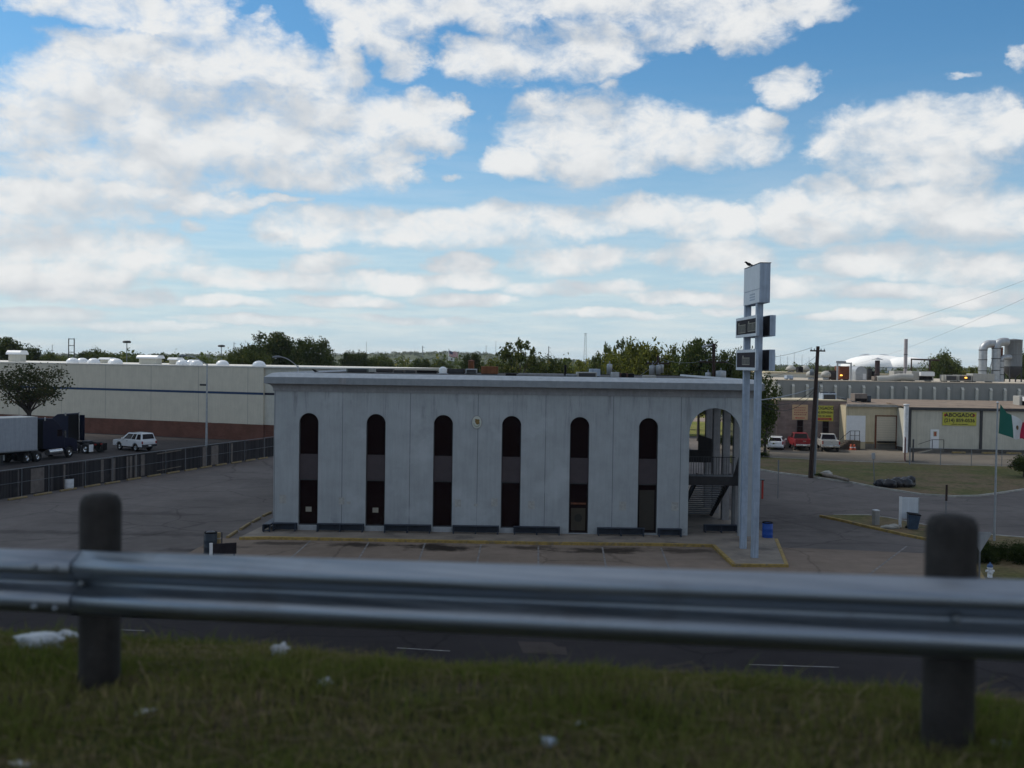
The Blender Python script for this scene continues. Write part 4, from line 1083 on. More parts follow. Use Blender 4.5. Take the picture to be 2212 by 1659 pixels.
# picture points of the flag's outline at the pole's distance: top edge and bottom edge from hoist to fly
k = p_.y
tops = [(2161, 873), (2176, 892), (2196, 901), (2214, 914), (2236, 920)]
bots = [(2157, 936), (2182, 944), (2196, 950), (2208, 947), (2226, 955)]
def lerp_path(P, u):
    x = u * (len(P) - 1); i = min(int(x), len(P) - 2); f = x - i
    return (P[i][0] * (1 - f) + P[i + 1][0] * f, P[i][1] * (1 - f) + P[i + 1][1] * f)
def fl(u, v):
    a, b = lerp_path(tops, u), lerp_path(bots, u)
    q = V(a[0] * (1 - v) + b[0] * v, a[1] * (1 - v) + b[1] * v, k) - p_
    return (q.x, .16 * math.sin(u * 9 + v * 2.2) * (u ** .7), q.z)
fg = thing('mexican_flag', 'green white and red flag blowing from the flagpole', 'flag', p_)
for (u0, u1), mt, nm in (((0, .36), 'flag_green', 'green_band'), ((.36, .68), 'flag_white', 'white_band'), ((.68, 1), 'flag_red', 'red_band')):
    vs, fs = cloth(10, 14, lambda u, v: fl(u0 + (u1 - u0) * u, v))
    bnd = MB().add(vs, fs, True).build(nm, M[mt], fg, fix=False)
    if nm == 'white_band':
        n_ = 16; c0 = (.50, .48)
        vs = [fl(.51 + .05 * math.cos(2 * math.pi * q / n_), .46 + .10 * math.sin(2 * math.pi * q / n_)) for q in range(n_)]
        MB().add([(x, y - .012, z) for x, y, z in vs], [tuple(range(n_))]).build('emblem', M['flag_emblem'], bnd, fix=False)

def thin_sign(label, p, h, lean=0., plate=None, mt='grey_metal'):
    t = thing('sign_post', label, 'sign post', p); t.rotation_euler = (0, lean, 0)
    MB().box(-.03, .03, -.02, .02, 0, h).build('post', M['grey_metal'], t)
    if plate: MB().box(-plate[0] / 2, plate[0] / 2, -.035, -.022, h - plate[1], h).build('plate', M[mt], t)
p_ = G(1680, 1077); thin_sign('narrow grey sign post standing edge on by the lot corner behind the pylon', p_, V(1681, 994, p_.y).z, 0, (.10, .75))
p_ = G(1889, 1050); thin_sign('leaning sign post on the lawn behind the black bags', p_, 2.7, rad(-3.5), (.30, .50), 'galv')
p_ = G(2043, 1116); thin_sign('brown post in the street edge right of the white board', p_, V(2044, 1047, p_.y).z, 0, (.14, 1.05), 'wood_pole')
p_ = G(1891.5, 1137); t = thing('concrete_bollard', 'pale square concrete bollard on the grass island', 'bollard', p_, rad(15))
MB().box(-.16, .16, -.16, .16, 0, .95).build('shaft', M['concrete'], t, bevel=.02); MB().box(-.165, .165, -.165, .165, .953, 1.0).build('cap', M['white_paint'], t)
p_ = G(1944, 1142); hb = V(1944, 1073, p_.y).z
t = thing('blank_sign', 'blank pale blue sign board on a white post on the island', 'sign', p_, rad(-12))
MB().box(-.08, .08, -.05, .05, 0, hb).build('post', M['white_metal'], t, bevel=.01)
MB().box(.082, 1.03, -.03, .03, hb - 1.28, hb - .02).build('board', M['sign_white'], t)
MB().box(.99, 1.05, -.035, .035, hb - 2.0, hb).build('post', M['galv'], t)
p_ = G(1970, 1146); t = thing('trash_bin', 'black wheeled bin leaning beside the blank sign board', 'bin', p_, rad(-10)); t.rotation_euler = (0, rad(5), rad(-10))
mb = MB(); mb.add([(-.24, -.24, 0), (.24, -.24, 0), (.24, .26, 0), (-.24, .26, 0), (-.33, -.34, .95), (.33, -.34, .95), (.33, .36, .95), (-.33, .36, .95)], [(3, 2, 1, 0), (4, 5, 6, 7), (0, 1, 5, 4), (1, 2, 6, 5), (2, 3, 7, 6), (3, 0, 4, 7)]).build('tub', M['bin_blue'], t, bevel=.03)
MB().box(-.35, .35, -.37, .38, .955, 1.02).build('lid', M['black'], t, bevel=.025)
for s in (-1, 1): MB().lathe([(.001, -.03), (.11, -.03), (.12, 0), (.11, .03), (.001, .03)], 12, (s * .24, .27, .12), False, 'Y').build('wheel', M['rubber'], t)
random.seed(5)
def lump(name, label, cat, p, s, mt, grp=None, seed=0, sharp=.22):
    me = bpy.data.meshes.new(name); bm = bmesh.new(); bmesh.ops.create_icosphere(bm, subdivisions=3, radius=1)
    r_ = random.Random(seed); off = Vector((r_.random() * 9, r_.random() * 9, r_.random() * 9))
    from mathutils import noise as N_
    for v in bm.verts:
        n = N_.noise(v.co * 1.6 + off) * sharp * 1.6 + N_.noise(v.co * 4 + off) * sharp * .7 + N_.noise(v.co * 9 + off) * sharp * .3
        v.co *= 1 + n
        v.co = Vector((v.co.x * s[0], v.co.y * s[1], max(v.co.z, -.6) * s[2] + .6 * s[2]))
    bm.to_mesh(me); bm.free()
    me.materials.append(mt); me.polygons.foreach_set('use_smooth', [True] * len(me.polygons))
    o = bpy.data.objects.new(name, me); C.objects.link(o); o.location = p
    return tag(o, label, cat, grp)
BGS = 'black rubbish bags heaped on the lawn'
for i, (px, py, s, lb) in enumerate(((1904, 1051, (.55, .45, .36), 'leftmost low black rubbish bag of the heap on the lawn'), (1921, 1053, (.62, .5, .44), 'glossy black rubbish bag second from the left of the heap'),
        (1938, 1052, (.60, .5, .48), 'tall black rubbish bag in the middle of the heap'), (1955, 1052, (.62, .5, .46), 'black rubbish bag with the largest bulge right of the middle of the heap'), (1966, 1050, (.42, .4, .50), 'rightmost black rubbish bag of the heap'))):
    p_ = G(px, py, .1); lump('rubbish_bag', lb, 'rubbish bag', p_, s, M['bag_black'], BGS, i)
for i, (px, py, s, lb) in enumerate(((1920, 1141.5, (.45, .22, .13), 'low pale rock left of the blank sign board'), (1932, 1141, (.35, .25, .16), 'rounded pale rock at the foot of the blank sign board'), (1786, 1026, (.5, .35, .22), 'pale boulder at the foot of the leaning utility pole'))):
    lump('rock', lb, 'rock', G(px, py, .1), s, M['curb'], 'pale rocks on the grass', 20 + i)
a, b = G(1776, 1030, .1), G(1842, 1044, .1)
t = thing('timber_log', 'weathered grey log lying along the lawn edge by the pole', 'log', a + Vector((0, .5, .16)))
MB().tube([(0, 0, 0), (b - a) * .5 + Vector((0, 0, .05)), (b - a) * .93], [.17, .15, .11], 10).build('trunk', M['weathered_wood'], t)
MB().tube([(b - a) * .55, (b - a) * .75 + Vector((.3, -.4, .02))], [.08, .04], 7).build('branch', M['weathered_wood'], t)
# green and red stand behind the pylon
p_ = G(1634, 1077); t = thing('vendor_stand', 'small street stand with green panel and red uprights behind the pylon', 'stand', p_)
for x in (-.75, .42): MB().box(x - .06, x + .06, -.06, .06, 0, 1.35).build('upright', M['sign_red'], t)
pn = MB().box(-.69, -.15, -.02, .02, .12, 1.05).build('green_panel', M['green_panel'], t)
MB().box(-.68, -.2, -.03, -.022, .5, .72).build('white_band', M['white_metal'], pn); MB().box(-.81, -.3, -.07, .07, 1.06, 1.16).build('red_cap', M['sign_red'], t)
MB().box(-.8, .5, -.3, .3, 1.352, 1.40).build('shelf', M['dark_metal'], t)

# ------------------------------------------------------------------ poles and wires
def utility_pole(label, base, top, r=.16, arms=(), tf=(), extra=None):
    t = thing('utility_pole', label, 'utility pole', base)
    ax = Vector(top) - Vector(base)
    MB().tube([(0, 0, 0), ax * .5, ax], [r, r * .85, r * .68], 10).build('pole', M['wood_pole'], t)
    for f, ln, ang in arms:
        c = ax * f; d = Vector((math.cos(ang), math.sin(ang), 0)) * ln / 2
        MB().beam(c - d, c + d, .10, .12).build('crossarm', M['wood_pole'], t)
        ins = MB()
        for u in (-.9, -.45, .45, .9): ins.lathe([(.001, 0), (.045, 0), (.06, .05), (.035, .09), (.05, .13), (.001, .15)], 8, c + d * u + Vector((0, 0, .06)))
        ins.build('insulators', M['galv'], t)
    for f, dx, dy, rr, hh in tf:
        c = ax * f + Vector((dx, dy, 0))
        tr_ = MB().lathe([(.001, -hh / 2), (rr, -hh / 2), (rr, hh / 2 - .05), (rr * .95, hh / 2), (.001, hh / 2 + .05)], 16, c).build('transformer', M['galv'], t)
        MB().lathe([(.001, 0), (.05, 0), (.07, .06), (.04, .12), (.06, .18), (.001, .24)], 8, c + Vector((0, 0, hh / 2 + .03))).build('bushing', M['grey_metal'], tr_)
        MB().beam(ax * f, c, .06, .08).build('bracket', M['dark_metal'], t)
    return t
p1 = G(1751, 1032); P1T = V(1767, 748, p1.y)
up1 = utility_pole('tall leaning brown utility pole between the red and silver pickups', p1, P1T, .21, ((.965, 1.5, rad(20)),), ((.80, -.42, -.1, .18, .5),))
p2 = G(1759.5, 1030); P2T = V(1767, 826, p2.y)
t = thing('conduit_pole', 'thinner grey steel pole hugging the leaning utility pole', 'pole', p2)
MB().tube([(0, 0, 0), P2T - p2], [.11, .09], 10).build('pole', M['grey_metal'], t)
MB().beam((P2T - p2) + Vector((-.3, 0, -.1)), (P2T - p2) + Vector((.35, 0, .0)), .08).build('bracket', M['dark_metal'], t)
b3 = V(1421.5, 960, 96); utility_pole('dark utility pole with a cluster of transformers behind the roof of the white building', (b3.x, 96, 0), V(1421.5, 768, 96), .17, ((.93, 2.2, rad(10)),), ((.86, -.55, -.1, .30, 1.0), (.88, .35, .2, .22, .8), (.87, -.05, -.5, .22, .85)))
b4 = V(1542, 960, 88); P4T = V(1542, 742, 88)
up4 = utility_pole('dark utility pole with one big grey transformer right of centre', (b4.x, 88, 0), P4T, .20, ((.86, 2.6, rad(8)),), ((.74, .55, -.3, .45, 1.25), (.74, -.45, .2, .25, .9)))
lh = MB().tube([P4T - Vector((b4.x, 88, 0)) + Vector((0, 0, -.1)), P4T - Vector((b4.x, 88, 0)) + Vector((-.55, 0, -.18)), P4T - Vector((b4.x, 88, 0)) + Vector((-1.0, 0, -.35))], [.05, .09, .12], 8).build('lamp_head', M['galv'], up4)
b5 = V(1316, 960, 90); utility_pole('short pole carrying one white transformer left of the yellow green tree', (b5.x, 90, 0), V(1316, 784, 90), .15, (), ((.94, -.02, -.45, .24, .95),))
def wire(label, a, b, sag, r=.018, mt=None, grp='overhead wires'):
    a, b = Vector(a), Vector(b); pts = [a.lerp(b, i / 16) - Vector((0, 0, sag * 4 * (i / 16) * (1 - i / 16))) for i in range(17)]
    o = MB().tube([p - a for p in pts], r, 5).build('power_line', mt or M['black'], None, a)
    tag(o, label, 'wire', grp)
top1 = Vector(P1T)
wire('upper wire climbing from the leaning pole to the right edge of the sky', top1 + Vector((.3, 0, .0)), V(2330, 560, 70), .35, .007)
wire('lower wire crossing the sky above the chimney pipe', V(1810, 795, 190), V(2330, 590, 70), .9, .008)
wire('wire from the leaning pole leftwards behind the pylon sign', top1 + Vector((-.5, 0, -.1)), P4T + Vector((.9, 0, -1.1)), .5, .013)
wire('sagging wire from the leaning pole down to the white building', top1 + Vector((-.2, 0, -.9)), V(1625, 815, 62), .5, .014)
mid = p1.lerp(P1T, .64); cor = Vector((XR + .3, FY + 2.5, 7.55))
for i, (dz, sg, rr, lb) in enumerate(((0., .18, .04, 'thick grey service cable between the leaning pole and the building corner'), (-.15, .75, .022, 'thin black cable sagging just under the thick service cable'), (-.35, 1.2, .02, 'lowest sagging black cable from the leaning pole'))):
    wire(lb, mid + Vector((-.15, 0, .5 + dz)), cor + Vector((0, 0, -dz * .8)), sg, rr, M['grey_metal'] if i == 0 else M['black'])
wire('cable from the leaning pole to the white corner column', mid + Vector((.15, 0, .55)), V(1955, 876, 120), .7, .02, M['grey_metal'])
wire('slack pale wire before the yellow green tree', V(1316, 790, 90), V(1421, 777, 96), 1.3, .014, M['grey_metal'])
wire('wire between the two transformer poles', V(1421, 772, 96), V(1542, 772, 88), .5, .014, M['grey_metal'])
wire('wire from the big transformer pole towards the pylon sign', V(1542, 768, 88), V(1700, 790, 86), .7, .013, M['grey_metal'])
def mast(label, px, ytop, Y, r, name='mast', cat='mast', head=None):
    b = V(px, 900, Y); z = V(px, ytop, Y).z
    t = thing(name, label, cat, (b.x, Y, 0))
    MB().tube([(0, 0, 0), (0, 0, z)], [r, r * .6], 8).build('pole', M['grey_metal'], t)
    if head == 'flood':
        MB().lathe([(.001, z - .45), (.75, z - .42), (.9, z - .30), (.9, z - .02), (.6, z + .12), (.001, z + .14)], 14).build('lamp_cluster', M['dark_metal'], t)
    if head == 'rungs':
        rg = MB()
        for q in range(4): rg.beam((-.0, 0, z - .5 - q * 1.5), (.9, 0, z - .7 - q * 1.5), .1)
        rg.build('crossarms', M['dark_metal'], t)
    return t
mast('tall floodlight mast rising behind the widest warehouse vent', 273, 737, 230, .16, 'floodlight_mast', 'lamp mast', 'flood')
mast('floodlight mast just left of the big dark trees', 477, 746, 260, .16, 'floodlight_mast', 'lamp mast', 'flood')
mast('transmission pole with short arms behind the left roof lamp', 504, 739, 420, .22, 'transmission_pole', 'pole', 'rungs')
mast('far pole with arms over the hills left of the striped flag', 911, 747, 420, .25, 'transmission_pole', 'pole', 'rungs')
mast('far pole with arms right of the open crowned tree', 1183, 748, 380, .25, 'transmission_pole', 'pole', 'rungs')
mast('faint pole at the far left skyline beyond the ladder tower', 112, 744, 600, .25, 'transmission_pole', 'pole', 'rungs')
mast('thin antenna mast above the hills left of the far white building', 790, 738, 900, .25)
mast('thin antenna mast above the hills right of the striped flag', 1048, 746, 900, .25)
mast('thin antenna mast left of the open crowned tree', 1069, 736, 900, .22)
for i, px in enumerate((1672, 1683, 1699, 1713, 1730, 1745)):
    mast(['hair thin far mast nearest the pylon sign', 'second hair thin far mast right of the pylon sign', 'third hair thin far mast right of the pylon sign', 'fourth hair thin far mast right of the pylon sign', 'fifth hair thin far mast right of the pylon sign', 'hair thin far mast nearest the leaning pole'][i], px, 762 + (i % 3) * 4, 900, .2)
# ladder shaped frame tower on the left skyline
b = V(153.5, 900, 300); z0 = V(153.5, 731, 300).z; t = thing('frame_tower', 'ladder shaped steel frame tower on the left skyline', 'tower', (b.x, 300, 0))
hw = 6.0 * 300 / 2200
for s in (-1, 1): MB().beam((s * hw, 0, 0), (s * hw, 0, z0), .22).build('leg', M['dark_metal'], t)
for k in range(4): MB().beam((-hw + .11, 0, z0 - .15 - k * 1.95), (hw - .11, 0, z0 - .15 - k * 1.95), .2).build('rung', M['dark_metal'], t)
# lattice radio tower
b = V(1262, 900, 700); z0 = V(1262, 721, 700).z; t = thing('radio_tower', 'slim lattice radio tower on the skyline left of the yellow green tree', 'tower', (b.x, 700, 0))
for s in (-1, 1): MB().beam((s * 1.35, 0, 0), (s * .45, 0, z0), .18).build('leg', M['grey_metal'], t)
br = MB(); n = 14
for k in range(n):
    za, zb2 = z0 * k / n, z0 * (k + 1) / n; wa, wb = 1.35 - .9 * k / n, 1.35 - .9 * (k + 1) / n
    br.beam((-wa, 0, za), (wb, 0, zb2), .11); br.beam((wa, 0, za), (-wb, 0, zb2), .11)
br.build('bracing', M['grey_metal'], t)
MB().box(-.9, .9, -.5, .5, z0, z0 + .3).build('platform', M['grey_metal'], t)

# striped flag far behind
b = V(967.5, 900, 260); zt_ = V(967.5, 755, 260).z; t = thing('flagpole', 'far white flagpole carrying two flags above the roof line', 'flagpole', (b.x, 260, 0))
MB().tube([(0, 0, 0), (0, 0, zt_)], [.13, .08], 8).build('pole', M['white_metal'], t)
MB().lathe([(.001, -.1), (.1, -.06), (.14, 0), (.1, .08), (.001, .12)], 8, (0, 0, zt_ + .1)).build('finial', M['chrome'], t)
us = thing('striped_flag', 'far red and white striped flag with a blue corner flying over a white one', 'flag', (b.x, 260, zt_))
def uf(u, v, W_=2.25, H_=1.35): return (.1 + u * W_, .18 * math.sin(u * 7), -.15 - v * H_ - u * .75 - .12 * math.sin(u * 6))
for k in range(13):
    vs, fs = cloth(8, 1, lambda u, v: uf(u, (k + v) / 13)); MB().add(vs, fs, True).build('stripe', M['flag_red' if k % 2 == 0 else 'flag_white'], us, fix=False)
vs, fs = cloth(4, 3, lambda u, v: uf(u * .42, v * 7 / 13)); MB().add([(x, y - .03, z) for x, y, z in vs], fs, True).build('canton', M['flag_blue'], us, fix=False)
dots = MB()
for i in range(5):
    for j in range(4):
        x, y, z = uf(.03 + i * .085, (.5 + j * 1.6) / 13); dots.cbox((x, y - .05, z - .05), (.06, .01, .06))
dots.build('stars', M['flag_white'], us)
wf = thing('white_flag', 'small far white flag with a dark mark below the striped flag', 'flag', (b.x, 260, zt_ - 1.75))
vs, fs = cloth(6, 2, lambda u, v: (.1 + u * 1.35, .12 * math.sin(u * 6), -.1 - v * .85 - u * .35)); MB().add(vs, fs, True).build('cloth', M['flag_white'], wf, fix=False)
MB().box(.62, .95, -.12, .02, -.85, -.5).build('mark', M['leaf_dark'], wf)

# ------------------------------------------------------------------ brick office and loading docks on the right
BY = 122.0
M['stone'] = brick_mat('stone', (.155, .120, .108), (.22, .165, .145), (.15, .125, .115), 1., .9, .30, .02)
M['cream'] = lines_mat('cream', (.52, .45, .31), (.22, .2, .15), 0, 5.0, .03, .3, var=.08, streak=.14)
M['wing'] = lines_mat('wing', (.50, .485, .41), (.24, .25, .23), 0, 7.4, .03, .9, var=.08, streak=.12)
M['brown_roof'] = mat('brown_roof', (.19, .145, .11), .95, var=.2, scale=.5, stain=((.08, .05, .04), .8, .7))
M['dock_base'] = mat('dock_base', (.055, .045, .036), .9, var=.35, scale=.6, stain=((.20, .12, .03), .5, .5))
DY = 119.5
X0, XB1, X1, X2 = V(1679, 900, BY).x, V(1828, 900, BY).x, V(1828, 900, DY).x, V(1953, 900, DY).x
ZB = V(1750, 866, BY).z
bo = thing('brick_office', 'low brown stone office with two narrow windows behind the parked vehicles', 'building', (X0, BY, 0))
MB().box(0, XB1 - X0, 0, 7, 0, ZB).build('wall', M['stone'], bo)
MB().box(-.05, XB1 - X0 - .003, -.04, 7, ZB + .003, ZB + .14).build('roof_edge', M['cream'], bo)
MB().box(-.16, -.003, -.04, 3.2, 0, ZB).build('end_wall', mat('pink_wall', (.26, .20, .17), .9, var=.15, streak=.2), bo)
for px in (1728, 1783.5):
    xx = V(px, 920, BY).x - X0
    wn = MB().box(xx - .36, xx + .36, -.02, .05, .9, ZB - 2.15).build('window', M['dark_glass'], bo)
    fr = MB()
    for s in (-1, 1): fr.box(xx + s * .36 - .03, xx + s * .36 + .03, -.05, -.021, .9, ZB - 2.15)
    for q in range(3): fr.box(xx - .33, xx + .33, -.05, -.021, 1.6 + q * .75, 1.64 + q * .75)
    fr.build('frame', M['dark_metal'], wn)
    MB().box(xx - .45, xx + .45, -.10, -.003, .78, .895).build('sill', M['concrete'], wn)
# dock hall with roller doors
dk = thing('dock_hall', 'cream loading dock hall with a white panel and a roller door', 'building', (X1, DY, 0))
W2 = X2 - X1; ZD = V(1890, 877, DY).z
MB().box(.003, W2, 0.15, 23, 0, ZD).build('wall', M['cream'], dk)
MB().box(-.0, W2, -.2, .148, ZD - .10, ZD + .18).build('roof_edge', M['concrete'], dk)
MB().box(0, W2 + 60, .3, 23.5, ZD + .02, ZD + .10).build('roof', M['brown_roof'], dk)
dx = lambda px: V(px, 920, DY).x - X1
dz = lambda py, px=1890: V(px, py, DY).z
MB().box(dx(1829), dx(1870), .05, .148, dz(955), dz(898.5)).build('white_panel', M['white_metal'], dk)
rd_ = MB().box(dx(1894), dx(1936), .10, .148, dz(952), dz(900)).build('roller_door', lines_mat('roller', (.52, .47, .38), (.28, .27, .23), 2, .28, .02, var=.04, streak=.05), dk)
jb = MB()
for px in (1892.5, 1937.5): jb.box(dx(px) - .09, dx(px) + .09, .06, .146, dz(968), dz(899))
jb.box(dx(1892.5) - .09, dx(1937.5) + .09, .05, .145, dz(899) + .003, dz(897)); jb.build('door_frame', M['rust'], rd_)
MB().box(dx(1896), dx(1934), -.25, .095, dz(956), dz(953)).build('dock_bumper', M['black'], rd_)
MB().box(dx(1871), dx(1889), .10, .148, dz(958.5), dz(955)).build('yellow_stripe', M['stop'], dk)
MB().box(dx(1871), W2, .08, .147, .0, dz(958.8)).build('dock_base', mat('dock_front', (.17, .155, .13), .9, var=.25, scale=.9, streak=.2), dk)
# side steps with a railing
sp = MB()
n = 6; xa, xb = dx(1803), dx(1828)
for k in range(n): sp.box(xa + (xb - xa) * k / n, xb, -1.5 + .001 * k, -.22, k * 1.05 / n, (k + 1) * 1.05 / n)
sp.box(xb + .002, dx(1850), -1.5, -.22, 0, 1.06)
stp = sp.build('dock_steps', M['dock_base'], dk)
rl = MB()
for x, z in ((xb, 1.05), (dx(1848), 1.05), (dx(1838), 1.05)): rl.beam((x, -1.45, z), (x, -1.45, z + 1.15), .06)
rl.beam((xb, -1.45, 2.2), (dx(1848), -1.45, 2.2), .06); rl.beam((xb, -1.45, 1.65), (dx(1848), -1.45, 1.65), .05); rl.beam((xa, -1.45, 1.0), (xb, -1.45, 2.2), .06)
rl.build('railing', M['dark_metal'], stp)
for i, (px, lb) in enumerate(((1835.5, 'orange barrel cone left of the pair under the dock railing'), (1842, 'orange barrel cone right of the pair under the dock railing'))):
    p_ = G(px, 971.5); t = thing('traffic_cone', lb, 'cone', (p_.x, DY - 1.9, .01), 0, 'orange cones by the dock steps')
    MB().lathe([(.001, 0), (.26, 0), (.26, .05), (.18, .06), (.12, .62), (.07, .68), (.001, .69)], 14).build('body', M['orange'], t)
    MB().lathe([(.162, .25), (.148, .36)], 14).build('band', M['white_metal'], t)
# corner column
cc = thing('corner_column', 'tall round white column at the corner of the loading docks', 'column', (V(1957, 920, 115.2).x, 115.2, 0))
zc = V(1957, 876, 115.2).z
MB().tube([(0, 0, 0), (0, 0, zc)], .27, 16).build('shaft', M['white_paint'], cc); MB().lathe([(.001, 0), (.32, 0), (.32, .16), (.001, .18)], 16, (0, 0, zc)).build('cap', M['white_paint'], cc)
MB().tube([(.33, -.05, .3), (.33, -.05, zc - .5)], .09, 8).build('downpipe', M['dark_metal'], cc)
# right wing with raised dock wall
WY = 116.0
XA = V(1963, 920, WY).x; XB = XA + 42
ZW = V(2000, 884, WY).z; ZP = V(2000, 969, WY).z
wg = thing('dock_wing', 'pale long dock wing with brown fascia and dark stained base wall', 'building', (XA, WY, 0))
MB().box(0, XB - XA, .02, 6.5, ZP + .003, ZW).build('wall', M['wing'], wg)
MB().box(.0, XB - XA, -.03, 6.5, 0, ZP).build('base_wall', M['dock_base'], wg)
MB().box(-.1, XB - XA, -.22, .018, ZW - .10, ZW + .22).build('gutter', M['dark_metal'], wg)
ZF = V(2000, 870, WY).z
MB().add([(-.1, -.2, ZW + .225), (XB - XA, -.2, ZW + .225), (XB - XA, 6.8, ZD + .35), (-.1, 6.8, ZD + .35), (-.1, 6.8, ZD + .12), (-.1, -.2, ZW + .15)], [(0, 1, 2, 3), (0, 3, 4, 5)]).build('roof', M['brown_roof'], wg)
wx = lambda px: V(px, 920, WY).x - XA
wz = lambda py, px=2050: V(px, py, WY).z
for px in (2119, 1965):
    MB().box(wx(px) - .14, wx(px) + .14, -.12, .018, ZP + .01, ZW - .1).build('downpipe', M['dark_metal'], wg)
dr = MB().box(wx(2010), wx(2028.5), -.05, .018, ZP + .01, wz(928)).build('door', M['white_metal'], wg)
ps = MB().box(wx(2016), wx(2024), -.062, -.052, wz(943), wz(932)).build('poster', M['paper'], dr)
MB().box(wx(2018), wx(2022), -.068, -.063, wz(942), wz(933.5)).build('orange_print', M['orange'], ps)
sp = MB(); xa, xb = wx(1975), wx(2005); n = 7
for k in range(n): sp.box(xa + (xb - xa) * k / n, xb, -1.3 + .001 * k, -.035, k * ZP / n, (k + 1) * ZP / n)
sp.box(xb + .002, wx(2030), -1.3, -.035, 0, ZP + .02)
stp = sp.build('door_steps', mat('steps_conc', (.10, .09, .075), .9, var=.2), wg)
nz_ = MB()
for k in range(n): nz_.box(xa + (xb - xa) * k / n, xa + (xb - xa) * (k + 1) / n - .01, -1.315, -1.302, (k + 1) * ZP / n - .07, (k + 1) * ZP / n - .005)
nz_.build('step_edge', M['curb'], stp)
rl = MB(); zz = ZP + .02
for x in (xb, wx(2029.5)): rl.beam((x, -1.26, zz), (x, -1.26, zz + 1.1), .06)
rl.beam((xb, -1.26, zz + 1.1), (wx(2029.5), -1.26, zz + 1.1), .06); rl.beam((xa, -1.26, 1.0), (xb, -1.26, zz + 1.1), .05)
rl.build('railing', M['dark_metal'], stp)
for i, (a, b, lb) in enumerate(((2051, 2080, 'yellow kerb block on the dock ground left of the flagpole'), (2115, 2149, 'yellow kerb block on the dock ground just left of the flagpole'), (2168, 2200, 'yellow kerb block on the dock ground right of the flagpole'))):
    x0, x1 = wx(a) + XA, wx(b) + XA
    o = MB().prism([(-(x1 - x0) / 2, 0), ((x1 - x0) / 2, 0), ((x1 - x0) / 2 - .05, .2), (-(x1 - x0) / 2 + .05, .2)], -.14, .14).build('wheel_stop', M['yellow_paint'], None, ((x0 + x1) / 2, WY - .8, .006), bevel=.02)
    tag(o, lb, 'wheel stop', 'yellow kerb blocks along the dock wall')
# lawyer signs and tan sign
def flat_sign(label, X, Y, Z, wdt, hgt, mt, name='wall_sign'):
    t = thing(name, label, 'sign', (X, Y, Z))
    MB().box(-wdt / 2, wdt / 2, -.05, 0, -hgt / 2, hgt / 2).build('panel', mt, t)
    return t
a, b = V(2038, 890, WY - .25), V(2110.5, 920, WY - .25); wd2, ht2 = b.x - a.x, a.z - b.z
sg = flat_sign('wide yellow banner reading ABOGADO with a phone number on the pale dock wing', (a.x + b.x) / 2, WY - .02, (a.z + b.z) / 2, wd2, ht2, M['yellow_sign'])
text('ABOGADO', ht2 * .40, M['sign_black'], sg, (0, -.06, ht2 * .27), bold=.018, sx=1.06, spacing=1.06)
text('(214) 859-0536', ht2 * .36, M['sign_black'], sg, (0, -.06, -ht2 * .13), bold=.014, sx=.98, spacing=1.04)
for s in (-1, 1):
    MB().prism([(s * wd2 * .42 + .20 * math.cos(q * math.pi / 6) * (1 if q % 2 else .7), ht2 * .27 + .20 * math.sin(q * math.pi / 6) * (1 if q % 2 else .7)) for q in range(12)], -.06, -.051).build('red_mark', M['sign_red'], sg)
fp_ = MB()
for x0, x1 in ((-.9, -.25), (-.15, .15), (.25, .95)): fp_.box(x0, x1, -.058, -.051, -ht2 * .43, -ht2 * .385)
fp_.build('fine_print', M['sign_black'], sg)
a, b = V(1757, 876, BY - .1), V(1800, 910, BY - .1); wd2, ht2 = b.x - a.x, a.z - b.z
sg = flat_sign('square yellow sign reading ABOGADO on the brick office behind the leaning pole', (a.x + b.x) / 2, BY - .005, (a.z + b.z) / 2, wd2, ht2, M['yellow_sign'])
text('ABOGADO', ht2 * .26, M['sign_black'], sg, (0, -.06, ht2 * .33), bold=.012, sx=1.05)
text('(214) 859-0536', ht2 * .20, M['sign_black'], sg, (0, -.06, ht2 * .06), bold=.008, sx=.98)
fp_ = MB()
for x0, x1 in ((-.95, -.2), (-.1, .2), (.3, .95)): fp_.box(x0, x1, -.058, -.051, -ht2 * .20, -ht2 * .14)
fp_.build('fine_print', M['sign_black'], sg)
MB().box(-wd2 * .45, wd2 * .42, -.058, -.051, -ht2 * .45, -ht2 * .28).build('red_band', M['sign_red'], sg)
fp_ = MB()
for q in range(7): fp_.box(-wd2 * .16 + q * .17, -wd2 * .16 + q * .17 + .11, -.063, -.059, -ht2 * .41, -ht2 * .32)
fp_.build('print', M['stop'], sg)
a, b = V(1712, 874, BY - .1), V(1745, 907, BY - .1); wd2, ht2 = b.x - a.x, a.z - b.z
sg = flat_sign('faded tan sign with red lettering and a red arrow on the brick office', (a.x + b.x) / 2, BY - .005, (a.z + b.z) / 2, wd2, ht2, M['tan_sign'])
fp_ = MB()
r_ = random.Random(3)
for row, z in enumerate((.30, .14, -.02, -.16)):
    x = -wd2 * .38
    while x < wd2 * .36:
        l = r_.uniform(.10, .22); fp_.box(x, x + l, -.058, -.051, ht2 * z - .07, ht2 * z + .07); x += l + .06
fp_.build('faded_print', mat('faded_red', (.33, .14, .09), .8, var=.3, scale=8), sg)
MB().prism([(-wd2 * .34, -ht2 * .38), (-wd2 * .22, -ht2 * .33), (-wd2 * .22, -ht2 * .355), (wd2 * .32, -ht2 * .355), (wd2 * .32, -ht2 * .405), (-wd2 * .22, -ht2 * .405), (-wd2 * .22, -ht2 * .43)], -.058, -.051).build('arrow', M['sign_red'], sg)

